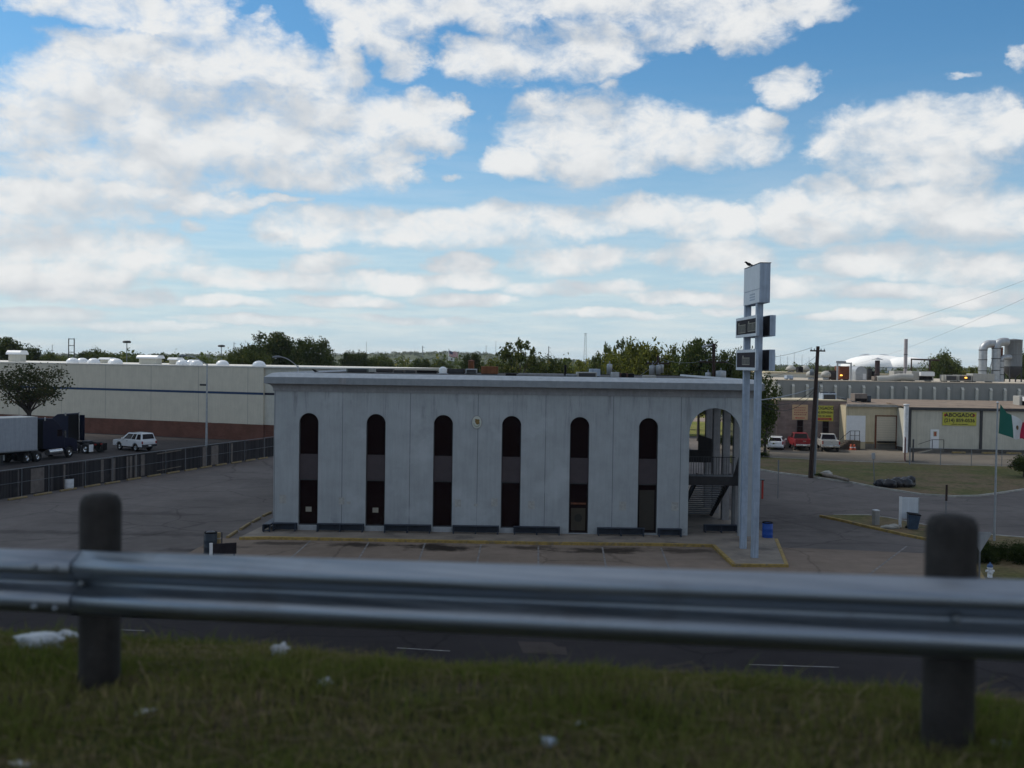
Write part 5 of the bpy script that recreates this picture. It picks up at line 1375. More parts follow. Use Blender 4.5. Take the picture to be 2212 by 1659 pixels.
# chain link fence before the wing
def chain_mat():
    mt = bpy.data.materials.new('chain_link'); mt.use_nodes = True
    t = NT(mt.node_tree); b = t.n['Principled BSDF']; b.inputs['Base Color'].default_value = (.22, .23, .24, 1); b.inputs['Metallic'].default_value = .5; b.inputs['Roughness'].default_value = .5
    pos = t.node('ShaderNodeTexCoord').outputs['Object']; x, y, z = t.sep(pos)
    u = t.math('FRACT', t.math('MULTIPLY', t.math('ADD', x, z), 12.)); v = t.math('FRACT', t.math('MULTIPLY', t.math('SUBTRACT', x, z), 12.))
    k = t.math('MAXIMUM', t.math('LESS_THAN', u, .09), t.math('LESS_THAN', v, .09))
    t.l.new(k, b.inputs['Alpha'])
    return mt
M['chain'] = chain_mat()
c0, c1 = G(1965, 1005.5), G(2330, 1014)
cd = c1 - c0; ca = math.atan2(cd.y, cd.x); cl = cd.length
cf = thing('chain_fence', 'see through chain link fence before the dock wing', 'fence', c0, ca)
for px in (1965, 2032, 2099, 2165, 2230, 2295, 2330):
    f = (px - 1965) / 365 * cl
    MB().tube([(f, 0, 0), (f, 0, 1.78)], .035 if px > 1965 else .06, 8).build('post', M['grey_metal'], cf)
MB().tube([(0, 0, 1.74), (cl, 0, 1.74)], .022, 6).build('top_rail', M['grey_metal'], cf)
MB().add([(0, .03, .03), (cl, .03, .03), (cl, .03, 1.72), (0, .03, 1.72)], [(0, 1, 2, 3)]).build('mesh', M['chain'], cf, fix=False)
g0 = G(1955, 999); gt = thing('red_gate', 'dark red gate leaf standing open at the corner column', 'gate', g0, rad(70))
fr = MB()
for z in (.15, 1.3, 2.4): fr.beam((0, 0, z), (2.6, 0, z), .07)
for x in (0, 1.3, 2.6): fr.beam((x, 0, .1), (x, 0, 2.45), .08)
fr.build('frame', mat('gate_red', (.12, .025, .035), .7, var=.2), gt)
MB().box(.05, 2.55, -.012, .012, .2, 2.35).build('panel', mat('gate_dark', (.04, .022, .028), .8, var=.25), gt)
short_post('dark gate post at the left end of the chain link fence', G(1972, 997), 2.3, .09, M['dark_metal'], 'gate_post')

# ------------------------------------------------------------------ grey metal factory hall behind the docks and everything on its roof
GY = 146.0
ZG = V(1950, 826, GY).z
XGL, XGR = V(1676, 840, GY).x, 100.0
gm = thing('factory_hall', 'long grey metal hall with a row of pale wall ribs behind the docks', 'building', (XGL, GY, 0))
M['grey_wall'] = lines_mat('grey_wall', (.26, .265, .25), (.15, .17, .175), 0, 8.1, .04, 1., var=.06, streak=.08)
MB().box(0, XGR - XGL, 0, 75, 0, ZG).build('wall', M['grey_wall'], gm)
MB().box(-.05, XGR - XGL, -.04, 75, ZG + .003, ZG + .12).build('roof', mat('tan_roof', (.40, .35, .28), .9, var=.15, scale=.3), gm)
zr0 = V(1950, 838, GY).z; zr1 = V(1950, 872, GY).z
for k in range(18):
    px = 1610.7 + .2718 * (262 + 112.2 * k)
    x = V(px, 850, GY).x - XGL
    if x < .2: continue
    zt3 = V(px, 704.7 + .2718 * (476 + 2.3 * k), GY).z
    rb = MB(); rb.prism([(x - .17, zr1), (x + .17, zr1), (x + .17, zt3), (x - .17, zt3)], -.34, -.002)
    rb.add([(x - .19, -.36, zt3 + .002), (x + .19, -.36, zt3 + .002), (x + .19, -.004, zt3 + .35), (x - .19, -.004, zt3 + .35)], [(0, 1, 2, 3)])
    rb.build('wall_rib', M['beige2'], gm, fix=False)
RZ = ZG + .12
def roof_thing(name, label, cat, z6rect, Y, depth, mt, parts=None, bev=.03, z=RZ):
    """a box like unit standing on the hall roof; z6rect = its outline in the right hand picture crop"""
    x0, y0, x1, y1 = z6rect
    a = V(*Z6(x0, (y0 + y1) / 2), Y); b = V(*Z6(x1, y0), Y); wdt = b.x - a.x
    h = max(.25, V(*Z6((x0 + x1) / 2, y0), Y).z - z)
    t = thing(name, label, cat, ((a.x + b.x) / 2, Y + depth / 2, z))
    MB().box(-wdt / 2, wdt / 2, -depth / 2, depth / 2, 0.12, h).build('housing', mt, t, bevel=bev)
    ft = MB()
    for s in (-1, 1): ft.box(s * wdt * .38 - .08, s * wdt * .38 + .08, -depth / 2 + .05, depth / 2 - .05, 0, .12)
    ft.build('skid', M['dark_metal'], t)
    if parts: parts(t, wdt, h, depth)
    return t
def p_grille(t, w_, h, d):
    MB().box(-w_ * .42, w_ * .42, -d / 2 - .03, -d / 2 - .002, h * .25, h * .85).build('grille', M['dark_metal'], t)
def p_hood(t, w_, h, d):
    MB().prism([(-w_ * .18, h * .55), (w_ * .46, h * .55), (w_ * .46, h * .92), (-w_ * .18, h * .92)], -d / 2 - .7, -d / 2 - .003).build('hood', M['white_metal'], t, bevel=.02)
    MB().box(-w_ * .16, w_ * .44, -d / 2 - .03, -d / 2 - .002, h * .15, h * .5).build('grille', M['black'], t)
def p_fans(t, w_, h, d):
    for k in (-.3, 0, .3): MB().lathe([(.001, .0), (.42, .0), (.45, .12), (.38, .14), (.001, .05)], 14, (w_ * k, 0, h)).build('fan', M['dark_metal'], t)
    p_grille(t, w_, h, d)
M['ac'] = mat('ac', (.36, .355, .33), .6, var=.06, streak=.12)
M['amber'] = emit('amber', (1.0, .50, .08), 2.2)  # glow for two orange spots whose source is unknown
roof_thing('air_unit', 'large beige air unit with a white hood left of the round tree', 'air unit', (1320, 358, 1495, 440), 150, 2.2, M['ac'], p_hood)
roof_thing('air_unit', 'dark grilled air unit with pale left edge right of the round tree', 'air unit', (1588, 388, 1684, 450), 150, 2.0, M['ac'], p_grille)
def p_amber(t, w_, h, d):
    p_grille(t, w_, h, d); MB().lathe([(.001, 0), (.16, .02), (.20, .10), (.12, .2), (.001, .22)], 12, (0, -d / 2 - .25, h * .52)).build('amber_spot', M['amber'], t)
roof_thing('air_unit', 'pale air unit with a glowing amber spot before the dust collector', 'air unit', (1690, 388, 1800, 450), 150, 2.0, M['ac'], p_amber)
roof_thing('air_unit', 'plain wide grey box on the roof below the dust collector ducts', 'air unit', (1806, 378, 1980, 456), 150, 2.2, M['ac'])
roof_thing('air_unit', 'small beige box at the near end of the long roof duct', 'air unit', (1022, 398, 1066, 438), 149, 1.2, M['board'])
roof_thing('air_unit', 'grey box with a black opening beside the chimney pipe', 'air unit', (1180, 355, 1290, 402), 158, 2.2, M['ac'], lambda t, w_, h, d: MB().box(-w_ * .1, w_ * .15, -d / 2 - .02, -d / 2 - .002, h * .45, h * .8).build('opening', M['black'], t))
roof_thing('air_unit', 'dark brown box left of the rusty hopper', 'air unit', (662, 352, 730, 430), 152, 2.4, mat('dark_brown', (.06, .045, .04), .8, var=.2), p_grille)
roof_thing('air_unit', 'black box standing at the foot of the dark smoke stack', 'air unit', (1002, 358, 1036, 396), 156, 1.2, M['black'])
roof_thing('air_unit', 'small blue grey cabinet on the roof near the leaning pole', 'air unit', (326, 392, 380, 428), 149, 1.4, M['sign_blue'])
roof_thing('air_unit', 'black box between two pale turbine vents on the far roof', 'air unit', (420, 322, 458, 360), 172, 1.6, M['black'], z=RZ + .9)
# rusty hopper in a grey frame
hp = roof_thing('rusty_hopper', 'rusty red brown hopper inside a grey steel frame on the hall roof', 'hopper', (744, 318, 826, 428), 151, 2.2, M['rust'], lambda t, w_, h, d: MB().lathe([(.001, 0), (.16, .02), (.20, .10), (.12, .2), (.001, .22)], 12, (-w_ * .35, -d / 2 - .25, h * .3)).build('amber_spot', M['amber'], t))
a = V(*Z6(727, 430), 149.5); b = V(*Z6(838, 300), 149.5)
fr = thing('steel_frame', 'grey steel portal frame round the rusty hopper', 'frame', ((a.x + b.x) / 2, 149.5, RZ)); hwid = (b.x - a.x) / 2; hh = b.z - RZ
mb = MB()
for s in (-1, 1): mb.beam((s * hwid, 0, 0), (s * hwid, 0, hh), .2)
mb.beam((-hwid - .1, 0, hh + .1), (hwid + .1, 0, hh + .1), .2); mb.build('portal', M['galv'], fr)
MB().beam((-hwid - .1, .2, hh + .25), (hwid * .3, .2, hh + .25), .3).build('top_box', M['grey_metal'], fr)
# quonset shaped hood
a, b = V(*Z6(838, 430), 156), V(*Z6(928, 318), 156); rr = (b.x - a.x) / 2
q = thing('arched_hood', 'grey arched metal hood beside the rusty hopper', 'hood', ((a.x + b.x) / 2, 156, RZ)); hq = b.z - RZ - rr
mb = MB().prism([(-rr, 0)] + [(rr * math.cos(math.pi - k * math.pi / 12), max(0, hq) + rr * math.sin(k * math.pi / 12)) for k in range(13)] + [(rr, 0)], -2, 4); mb.build('shell', M['galv'], q)
MB().box(rr * .3, rr * .85, -2.03, -2.002, .1, 1.0).build('door', M['white_metal'], q)
def stack(label, zx, zy0, Y, r, mt, cap=True, name='smoke_stack', cat='stack', zb=RZ):
    c = V(*Z6(zx, zy0), Y)
    t = thing(name, label, cat, (c.x, Y, zb)); h = c.z - zb
    MB().tube([(0, 0, 0), (0, 0, h * .5), (0, 0, h)], r, 14).build('pipe', mt, t)
    mb = MB()
    for k in (.3, .62): mb.lathe([(r * 1.01, h * k), (r * 1.12, h * k + .02), (r * 1.12, h * k + .1), (r * 1.01, h * k + .12)], 14)
    mb.build('band', M['dark_metal'], t)
    if cap: MB().lathe([(.001, h + .42), (r * 2.2, h + .18), (r * 2.2, h + .12), (.001, h + .16)], 14).build('rain_cap', M['galv'], t)
    return t
stack('dark smoke stack with a flat rain cap below the stadium dome', 1048, 272, 153, .36, mat('stack_dark', (.05, .03, .03), .7, var=.2))
stack('very tall thin pale chimney pipe right of the stadium dome', 1275, 102, 154, .26, mat('pipe_pink', (.36, .33, .34), .6, var=.1, streak=.15), False, 'chimney_pipe', 'chimney')
stack('stubby dark vent stack left of the smoke stack', 987, 335, 158, .42, M['dark_metal'], False)
for zx, lb in ((520, 'pale turbine vent left of the brown roof box'), (638, 'pale turbine vent just left of the brown roof box')):
    c = V(*Z6(zx, 388), 151); t = thing('turbine_vent', lb, 'vent', (c.x, 151, RZ), 0, 'turbine vents on the hall roof')
    MB().lathe([(.001, 0), (.45, 0), (.45, .35), (.001, .35)], 16).build('collar', M['galv'], t); MB().lathe([(.40, .37), (.68, .5), (.74, .8), (.62, 1.1), (.3, 1.3), (.001, 1.32)], 16).build('turbine', M['ac'], t)
# long bent duct
dct = [Z6(1040, 425), Z6(1130, 422), Z6(1180, 412), Z6(1225, 404), Z6(1325, 407)]
pts = [V(px, py, 149.2) for px, py in dct]; t = thing('roof_duct', 'long pale round duct lying along the hall roof', 'duct', (pts[0].x, 149.2, RZ))
MB().tube([p - t.location for p in pts], .55, 12).build('pipe', M['ac'], t)
mb = MB()
for p in pts[:-1]: mb.box(p.x - pts[0].x - .06, p.x - pts[0].x + .06, -.3, .3, 0, max(.1, p.z - RZ - .5))
mb.build('support', M['dark_metal'], t)
a, b = V(*Z6(1318, 262), 151.5), V(*Z6(1540, 266), 151.5); t = thing('pipe_gantry', 'dark pipe gantry over the beige air unit', 'gantry', (a.x, 151.5, RZ)); ln = b.x - a.x; hh = a.z - RZ
mb = MB().tube([(0, 0, 0), (0, 0, hh), (ln, 0, hh - .1)], .14, 8); mb.tube([(ln * .66, 0, 0), (ln * .66, 0, hh - .1)], .13, 8); mb.build('pipe', M['wood_pole'], t)
# dust collector
c = V(*Z6(2125, 300), 162); rr = (V(*Z6(2190, 300), 162).x - V(*Z6(2060, 300), 162).x) / 2
ztp, zcy, zcn = V(*Z6(2125, 107), 162).z, V(*Z6(2125, 318), 162).z, V(*Z6(2125, 405), 162).z
dc = thing('dust_collector', 'tall grey dust collector with cone base on the hall roof', 'dust collector', (c.x, 162, RZ))
M['collector'] = lines_mat('collector', (.20, .22, .24), (.10, .11, .12), 2, 2.0, .05, .3, var=.08, streak=.25)
MB().lathe([(.001, ztp - RZ + .15), (rr * 1.03, ztp - RZ), (rr * 1.03, ztp - RZ - .12), (rr, ztp - RZ - .14), (rr, zcy - RZ)], 28).build('drum', M['collector'], dc)
MB().lathe([(rr - .002, zcy - RZ - .01), (rr * .98, zcy - RZ - .9), (rr * .45, zcn - RZ + .1), (rr * .3, .6), (.001, .6)], 28).build('cone', M['dark_metal'], dc)
mb = MB()
for k in range(4):
    a = math.pi / 4 + k * math.pi / 2; mb.beam((rr * math.cos(a), rr * math.sin(a), 0), (rr * math.cos(a), rr * math.sin(a), zcy - RZ), .16)
mb.build('leg', M['dark_metal'], dc)
for k, (zx0, zx1, zt0, rw) in enumerate(((1886, 1950, 165, .62), (1990, 2080, 150, .66), (2032, 2110, 262, .42))):
    X_ = lambda zx: V(*Z6(zx, 250), 160.5).x - c.x
    zz = V(*Z6(zx0, zt0), 160.5).z - RZ; x0 = X_(zx0); x1 = X_(zx1) if k else X_(2000)
    arc = [(x0 + rw * 1.6 - rw * 1.6 * math.cos(q * math.pi / 12), -1.5, zz - rw * 1.6 + rw * 1.6 * math.sin(q * math.pi / 12) + rw * .8) for q in range(7)]
    o = MB().tube([(x0, -1.5, .0), (x0, -1.5, zz * .5)] + arc + [(max(x1, arc[-1][0] + .2), -1.5 + .3, arc[-1][2])], rw, 14).build('duct', M['galv'], dc)
    for f in (.3, .62, .9): MB().lathe([(rw * 1.01, 0), (rw * 1.09, .02), (rw * 1.09, .1), (rw * 1.01, .12)], 14, (x0, -1.5, zz * f)).build('seam', M['dark_metal'], o)
MB().box(X_(1930), X_(1975), -1.9, -1.1, V(*Z6(1930, 165), 160.5).z - RZ, V(*Z6(1930, 140), 160.5).z - RZ).build('junction_box', M['rust'], dc)
MB().box(X_(2022), X_(2052), -1.2, -.4, V(*Z6(1930, 270), 160.5).z - RZ, V(*Z6(1930, 165), 160.5).z - RZ).build('rotary_valve', M['rust'], dc)
ld_ = MB()
for s in (-.2, .2): ld_.beam((X_(1925) + s, -1.6, .0), (X_(1972) + s, -1.6, V(*Z6(1970, 255), 160.5).z - RZ), .1)
ld_.build('ladder', M['grey_metal'], dc)
# low far roof and parapet left of the pole
a, b = V(1654, 803, 178), V(1746, 812, 178)
t = thing('far_shed', 'low beige shed roof behind the hall near the pylon sign', 'building', ((a.x + b.x) / 2, 186, 0))
MB().box(-(b.x - a.x) / 2, (b.x - a.x) / 2 + 14, -8, 8, 0, a.z - .25).build('wall', M['beige2'], t); MB().box(-(b.x - a.x) / 2 - .1, (b.x - a.x) / 2 + 14.1, -8.1, 8.1, a.z - .247, a.z).build('parapet', M['cream'], t)
for zx, lb in ((360, 'small pale dome vent on the far shed near the pylon'), (470, 'pointed pale vent on the far shed near the leaning pole')):
    c2 = V(*Z6(zx, 345), 180); t = thing('roof_vent', lb, 'vent', (c2.x, 180, a.z)); MB().lathe([(.001, 0), (.55, 0), (.55, .3), (1.0, .35), (.8, .8), (.3, 1.2), (.001, 1.25)], 14).build('cowl', M['ac'], t); MB().lathe([(.6, 0), (.6, .08)], 14).build('flashing', M['galv'], t)

# roof units on the dock roofs
def dock_roof(label, z6rect, Y, mt, parts, name='air_unit', cat='air unit'):
    return roof_thing(name, label, cat, z6rect, Y, 1.6, mt, parts, z=ZD + .10)
dock_roof('brown roof unit with a dark slot behind the white dock panel', (868, 536, 968, 602), 128, M['board'], lambda t, w_, h, d: MB().box(-w_ * .46, w_ * .46, -d / 2 - .03, -d / 2 - .002, h * .1, h * .45).build('slot', M['black'], t))
dock_roof('blue grey pleated cooler on the brick office roof', (612, 532, 722, 598), 124.5, M['sign_blue'], p_fans, 'roof_cooler', 'cooler')
dock_roof('small green tank box right of the brown roof unit', (968, 552, 998, 602), 128.5, M['drum_dark'], None)
dock_roof('flat dark hatch on the roof between cooler and brown unit', (760, 572, 806, 596), 126, M['dark_metal'], None)
dock_roof('white edged unit at the far right end of the dock roof', (2176, 555, 2240, 615), 121, M['ac'], p_hood)

# stadium far away
c = V(1905, 800, 1500); t = thing('stadium', 'far white domed stadium on the skyline', 'stadium', (c.x, 1500, 0))
hz = V(1905, 793, 1500).z
M['stadium_roof'] = mat('stadium_roof', (.92, .91, .88), .7, var=.02, scale=.05)
def dome_strip(xc, rx, ry, zb_, h, yoff, mt, name):
    mb = MB(); n, k_ = 28, 10; vs = []
    for j in range(k_ + 1):
        f = j / k_; s = math.cos(f * math.pi / 2)
        for i in range(n): a = 2 * math.pi * i / n; vs.append((xc + rx * s * math.cos(a), yoff + ry * s * math.sin(a), zb_ + h * math.sin(f * math.pi / 2)))
    fs = [(j * n + i, j * n + (i + 1) % n, (j + 1) * n + (i + 1) % n, (j + 1) * n + i) for j in range(k_) for i in range(n)]
    mb.add(vs, fs, True).build(name, mt, t)
sc_ = 1500 / 2200
dome_strip(-6, 78 * sc_, 50, hz, 26 * sc_, 0, M['stadium_roof'], 'roof')
dome_strip(22, 52 * sc_, 30, hz, 22.5 * sc_, -38, M['stadium_roof'], 'roof')
dome_strip(-28, 52 * sc_, 30, hz, 23 * sc_, -32, M['stadium_roof'], 'roof')
for xc, rx, h in ((-14, 24, 28.5), (12, 26, 28.5)):
    dome_strip(xc, rx * sc_, 30, hz, h * sc_, 30, M['galv'], 'roof_arch')
MB().lathe([(60, 0), (58, hz)], 40).build('outer_wall', M['sign_blue'], t)
MB().lathe([(60.5, hz * .55), (60.5, hz * .9)], 40).build('pale_band', M['white_metal'], t)
# far white building among the hills
a, b = V(848, 778, 620), V(892, 788, 620); t = thing('far_building', 'far white flat roofed building among trees below the hills', 'building', ((a.x + b.x) / 2, 620, 0))
MB().box(-(b.x - a.x) / 2, (b.x - a.x) / 2, 0, 12, 0, a.z - .6).build('wall', M['beige2'], t); MB().box(-(b.x - a.x) / 2 - .2, (b.x - a.x) / 2 + .2, -.3, 12.2, a.z - .597, a.z + .2).build('roof', M['white_metal'], t)

# ------------------------------------------------------------------ things on the white building's roof
RW = 8.69
def roof_box(name, label, cat, x0, x1, yt, Y, depth, mt, parts=None):
    a, b = V(x0, yt, Y), V(x1, yt, Y); wdt = b.x - a.x; h = max(.22, (a.z + b.z) / 2 - RW)
    t = thing(name, label, cat, ((a.x + b.x) / 2, Y + depth / 2, RW))
    MB().box(-wdt / 2, wdt / 2, -depth / 2, depth / 2, .06, h).build('housing', mt, t, bevel=.02)
    MB().box(-wdt / 2 + .05, wdt / 2 - .05, -depth / 2 + .05, depth / 2 - .05, 0, .06).build('curb', M['dark_metal'], t)
    if parts: parts(t, wdt, h, depth)
    return t
roof_box('roof_unit', 'grey green box at the left end of the white building roof', 'roof unit', 748, 796, 796, 72, 1.6, mat('greygreen', (.12, .14, .13), .7), p_grille)
roof_box('roof_unit', 'small pale box beside the grey green roof box', 'roof unit', 797, 810, 796, 71, .6, M['ac'])
roof_box('roof_unit', 'long black ridge of roofing right of the small pale box', 'roof unit', 812, 848, 797, 75, 1.4, M['roof_tar'])
roof_box('roof_unit', 'left of two grey slabs lying on the roof', 'roof unit', 849, 873, 799, 74, 1.2, M['board'], p_grille)
roof_box('roof_unit', 'right of two grey slabs lying on the roof', 'roof unit', 874, 898, 799, 74, 1.2, M['board'], p_grille)
roof_box('roof_unit', 'low black mound of roofing left of the white dome', 'roof unit', 900, 944, 800, 73, 1.4, M['black'])
c = V(957, 800, 71); t = thing('roof_vent', 'small bright white dome vent on the white building roof', 'vent', (c.x, 71, RW)); MB().lathe([(.26, 0), (.28, .3), (.24, .42), (.12, .5), (.001, .52)], 14).build('dome', M['dome'], t); MB().lathe([(.4, 0), (.27, .06)], 14).build('flashing', M['grey_metal'], t)
roof_box('roof_unit', 'dark long roof unit below the striped flag', 'roof unit', 966, 1004, 797, 73, 1.5, mat('roofdark', (.04, .032, .032), .8), p_grille)
roof_box('roof_unit', 'pale grey cooler between the dark unit and the rusty box', 'roof unit', 1006, 1030, 797, 72, 1.2, M['galv'], p_grille)
roof_box('roof_unit', 'orange brown rusty box on the white building roof', 'roof unit', 1039, 1076, 791.5, 72, 1.4, M['rust_box'])
c = V(1018, 780, 76); t = thing('roof_stack', 'short rusty stack behind the pale grey cooler', 'stack', (c.x, 76, RW)); MB().tube([(0, 0, 0), (0, 0, c.z - RW)], .22, 12).build('pipe', M['rust_box'], t); MB().lathe([(.001, c.z - RW + .12), (.3, c.z - RW)], 12).build('cap', M['rust'], t)
roof_box('roof_unit', 'flat black box right of the rusty box', 'roof unit', 1092, 1116, 807, 62, 1.0, M['black'])
roof_box('roof_unit', 'long low grey duct along the middle of the roof', 'roof unit', 1120, 1218, 808.5, 63, 1.0, M['cove'])
c = V(1221.5, 788, 70); t = thing('vent_pipe', 'thin black vent pipe rising from the roof', 'pipe', (c.x, 70, RW)); MB().tube([(0, 0, 0), (0, 0, c.z - RW)], .085, 10).build('pipe', M['black'], t); MB().lathe([(.18, 0), (.09, .08)], 10).build('collar', M['dark_metal'], t)
roof_box('roof_unit', 'sloping grey box left of the hooded roof unit', 'roof unit', 1224, 1246, 810, 62, 1.0, M['grey_metal'])
roof_box('roof_unit', 'pale framed roof unit with dark panel left of centre pole', 'roof unit', 1247, 1290, 804, 62, 1.4, M['ac'], p_grille)
roof_box('roof_unit', 'blue grey hood raised behind the pale framed roof unit', 'roof unit', 1275, 1297, 797, 66, 1.2, M['sign_blue'])
roof_box('roof_unit', 'light grey roof box right of the white transformer', 'roof unit', 1322, 1338, 804, 63, .9, M['galv'])
roof_box('roof_unit', 'rust red roof box with round fan', 'roof unit', 1338, 1357, 806, 63, .9, mat('rustred', (.07, .035, .03), .8), lambda t, w_, h, d: MB().lathe([(.001, -.01), (.17, -.01), (.17, .01), (.001, .01)], 14, (0, -d / 2 - .013, h * .55), False, 'Y').build('fan', M['black'], t))
roof_box('roof_unit', 'black roof box right of the rust red one', 'roof unit', 1357, 1370, 807, 63, .8, M['black'])
roof_box('roof_unit', 'low pale roof hatch near the transformer cluster pole', 'roof unit', 1392, 1418, 811, 61, 1.0, M['ac'])

# ------------------------------------------------------------------ highway bank, guardrail and verge
RP1, RP2 = V(215, 1482, 5.1), V(2045, 1622, 4.05)
gd = (RP2 - RP1); PITCHP = math.hypot(gd.x, gd.y); SLOPE = gd.z / PITCHP
g2 = Vector((gd.x, gd.y, 0)).normalized(); gq = Vector((-g2.y, g2.x, 0))       # along the rail, and away from the road
O2 = Vector((RP1.x, RP1.y, 0)); Z0 = RP1.z
from mathutils import noise as NOI
def terr(s, q):
    sl = max(-30, min(30, s)) * SLOPE
    b = Z0 + sl
    h = .035 * NOI.noise(Vector((s * .9, q * .9, 0))) + .02 * NOI.noise(Vector((s * 2.7, q * 2.7, 4)))
    if q < -1.25: return b - .03 + max(-.12, (q + 1.25) * .03)
    k = .16 * max(0, -q) * 0
    if q <= .50: return b + h - .02 * max(0, q) ** 2
    f = q - .50
    drop = .55 * f * f / (f + 1.2)
    return max(-.3, b + h * max(0, 1 - f / 8) - .018 - drop)
def sq(p): 
    d = Vector((p[0], p[1], 0)) - O2; return d.dot(g2), d.dot(gq)
def on_bank(px, py):
    lo = None
    Y = 3.0
    while Y < 12:
        p = V(px, py, Y); s, q = sq(p)
        if p.z <= terr(s, q): return p, s, q
        Y += .02
    return p, s, q
ss = np.concatenate([np.linspace(-160, -12, 50), np.linspace(-11.6, 14, 130), np.linspace(15, 160, 50)])
qq = np.concatenate([[-14, -8, -4, -2.5], np.linspace(-1.7, 3.2, 40), np.linspace(3.6, 27, 40)])
vs, fs, mi = [], [], []
for q in qq:
    for s in ss:
        p = O2 + g2 * s + gq * q; vs.append((p.x, p.y, terr(s, q)))
ns = len(ss)
M['verge_soil'] = grass_ground('verge_soil', ((.048, .050, .020), (.085, .062, .042), (.034, .042, .014)), 1.3, 9.)
M['shoulder'] = asphalt('shoulder', (.085, .078, .075))
fq = [(j * ns + i, j * ns + i + 1, (j + 1) * ns + i + 1, (j + 1) * ns + i) for j in range(len(qq) - 1) for i in range(ns - 1)]
bank = MB().add(vs, fq, True).build('embankment', M['verge_soil'], fix=False); structure(bank)
bank.data.materials.append(M['shoulder'])
for k, f in enumerate(bank.data.polygons):
    if qq[k // (ns - 1) + 1] < -1.3: f.material_index = 1
# guardrail
M['rail'] = None
mt = bpy.data.materials.new('rail_steel'); mt.use_nodes = True
t_ = NT(mt.node_tree); b_ = t_.n['Principled BSDF']; b_.inputs['Metallic'].default_value = .9; 
pos = t_.node('ShaderNodeTexCoord').outputs['Object']
mp = t_.node('ShaderNodeMapping'); t_.l.new(pos, mp.inputs[0]); mp.inputs['Scale'].default_value = (.35, 14, 60)
st1 = t_.noise(mp.outputs[0], 1.0, 5, .65)
blot = t_.noise(pos, 2.2, 6, .65)
cc_ = t_.mix(t_.smooth(st1, .3, .7), (.19, .22, .26, 1), (.33, .36, .40, 1))
cc_ = t_.mix(t_.smooth(blot, .55, .75, 0, .55), cc_, (.20, .20, .21, 1))
t_.l.new(cc_, b_.inputs['Base Color']); t_.put(b_.inputs['Roughness'], t_.smooth(st1, .25, .75, .33, .54))
M['rail'] = mt
GRL = thing('guardrail', 'galvanised steel guardrail on dark round wooden posts across the foreground', 'guardrail', (O2.x, O2.y, 0), math.atan2(g2.y, g2.x))
# local frame: x along the rail, y away from the road, z up. Rail face hangs on the road side of the posts
YR = -.125
def rail_top(px, py):
    d = ray(px, py); n = gq; k = (O2 + gq * (YR - .04) - Vector((0, 0, 0))).dot(n) / d.dot(n)
    p = EYE + d * k; s, q = sq(p); return s, p.z
sA, zA = rail_top(0, 1188); sB, zB_ = rail_top(2212, 1257)
rs = (zB_ - zA) / (sB - sA)
zrail = lambda s: zA + rs * (s - sA)
WP = [(0, .0), (.006, -.006), (.050, -.030), (.074, -.044), (.083, -.058), (.083, -.086), (.076, -.100), (.050, -.116), (.016, -.136), (.004, -.146), (.0, -.156)]
WP = WP + [(u, -.312 - z) for u, z in reversed(WP[:-1])]
def rail(s0, s1, off, name='rail'):
    mb = MB(); xs = np.linspace(s0, s1, 24); n = len(WP); vv = []
    for x in xs:
        for u, z in WP: vv.append((x, YR - u - off, zrail(x) + z))
    ff = [(i * n + k, (i + 1) * n + k, (i + 1) * n + k + 1, i * n + k + 1) for i in range(len(xs) - 1) for k in range(n - 1)]
    o = mb.add(vv, ff, True).build(name, M['rail'], GRL, fix=False)
    md = o.modifiers.new('thick', 'SOLIDIFY'); md.thickness = .004; md.offset = 0
    return o
SJ = sq(V(165, 1250, 4.95))[0]
rail(-14, SJ, .006); rail(SJ - .25, 16, 0.)
M['post_wood'] = mat('post_wood', (.030, .026, .024), .9, var=.35, scale=7, streak=.35, bump=.5, bscale=30)
for k in range(-3, 6):
    s = k * PITCHP; zb_ = terr(s, 0)
    ztp = zrail(s) + (.27 if k != 1 else .23)
    MB().lathe([(.10, zb_ - .2), (.10, ztp - .07), (.097, ztp - .04), (.08, ztp - .012), (.045, ztp), (.001, ztp + .003)], 20, (s, .0, 0)).build('post', M['post_wood'], GRL)
    MB().box(s - .07, s + .07, YR + .002, -.085, zrail(s) - .30, zrail(s) - .02).build('offset_block', M['post_wood'], GRL)
    bl = MB().lathe([(.001, -.022), (.012, -.02), (.017, -.008), (.017, 0)], 12, (s, YR - .012, zrail(s) - .156), True, 'Y'); bl.build('bolt', M['grey_metal'], GRL)
for dx_ in (-.19, -.07):
    for dz_ in (-.058, -.254):
        MB().lathe([(.001, -.02), (.011, -.018), (.016, -.006), (.016, 0)], 10, (SJ + dx_, YR - .092, zrail(SJ) + dz_ - .014), True, 'Y').build('bolt', M['grey_metal'], GRL)
# grass blades
rng = np.random.default_rng(11)
N = 190000
s = rng.uniform(-2.6, 7.2, N); q = rng.uniform(-1.28, 2.3, N)
patch = np.array([NOI.noise(Vector((a * .75, b * 1.1, 2.0))) + .5 * NOI.noise(Vector((a * 2.3, b * 2.3, 7.0))) for a, b in zip(s, q)])
bare = np.array([NOI.noise(Vector((a * .55 + 9, b * 1.5, 5.0))) for a, b in zip(s, q)])
edge = np.clip((q + 1.28) / .55, 0, 1)
keep = rng.uniform(0, 1, N) < np.clip(.95 - np.clip(bare - .05, 0, 1) * 1.9, .12, 1) * (.25 + .75 * edge)
s, q, patch, bare = s[keep], q[keep], patch[keep], bare[keep]; N = len(s)
zt_g = np.array([terr(a, b) for a, b in zip(s, q)])
hgt = rng.gamma(4, .0115, N) * np.where(q > .45, .75, 1) * np.clip(1.0 + .9 * patch, .45, 1.8) + .015
ang = rng.uniform(0, 2 * np.pi, N); lean = rng.normal(0, .55, N); la = rng.uniform(0, 2 * np.pi, N)
wb = rng.uniform(.0022, .0048, N)
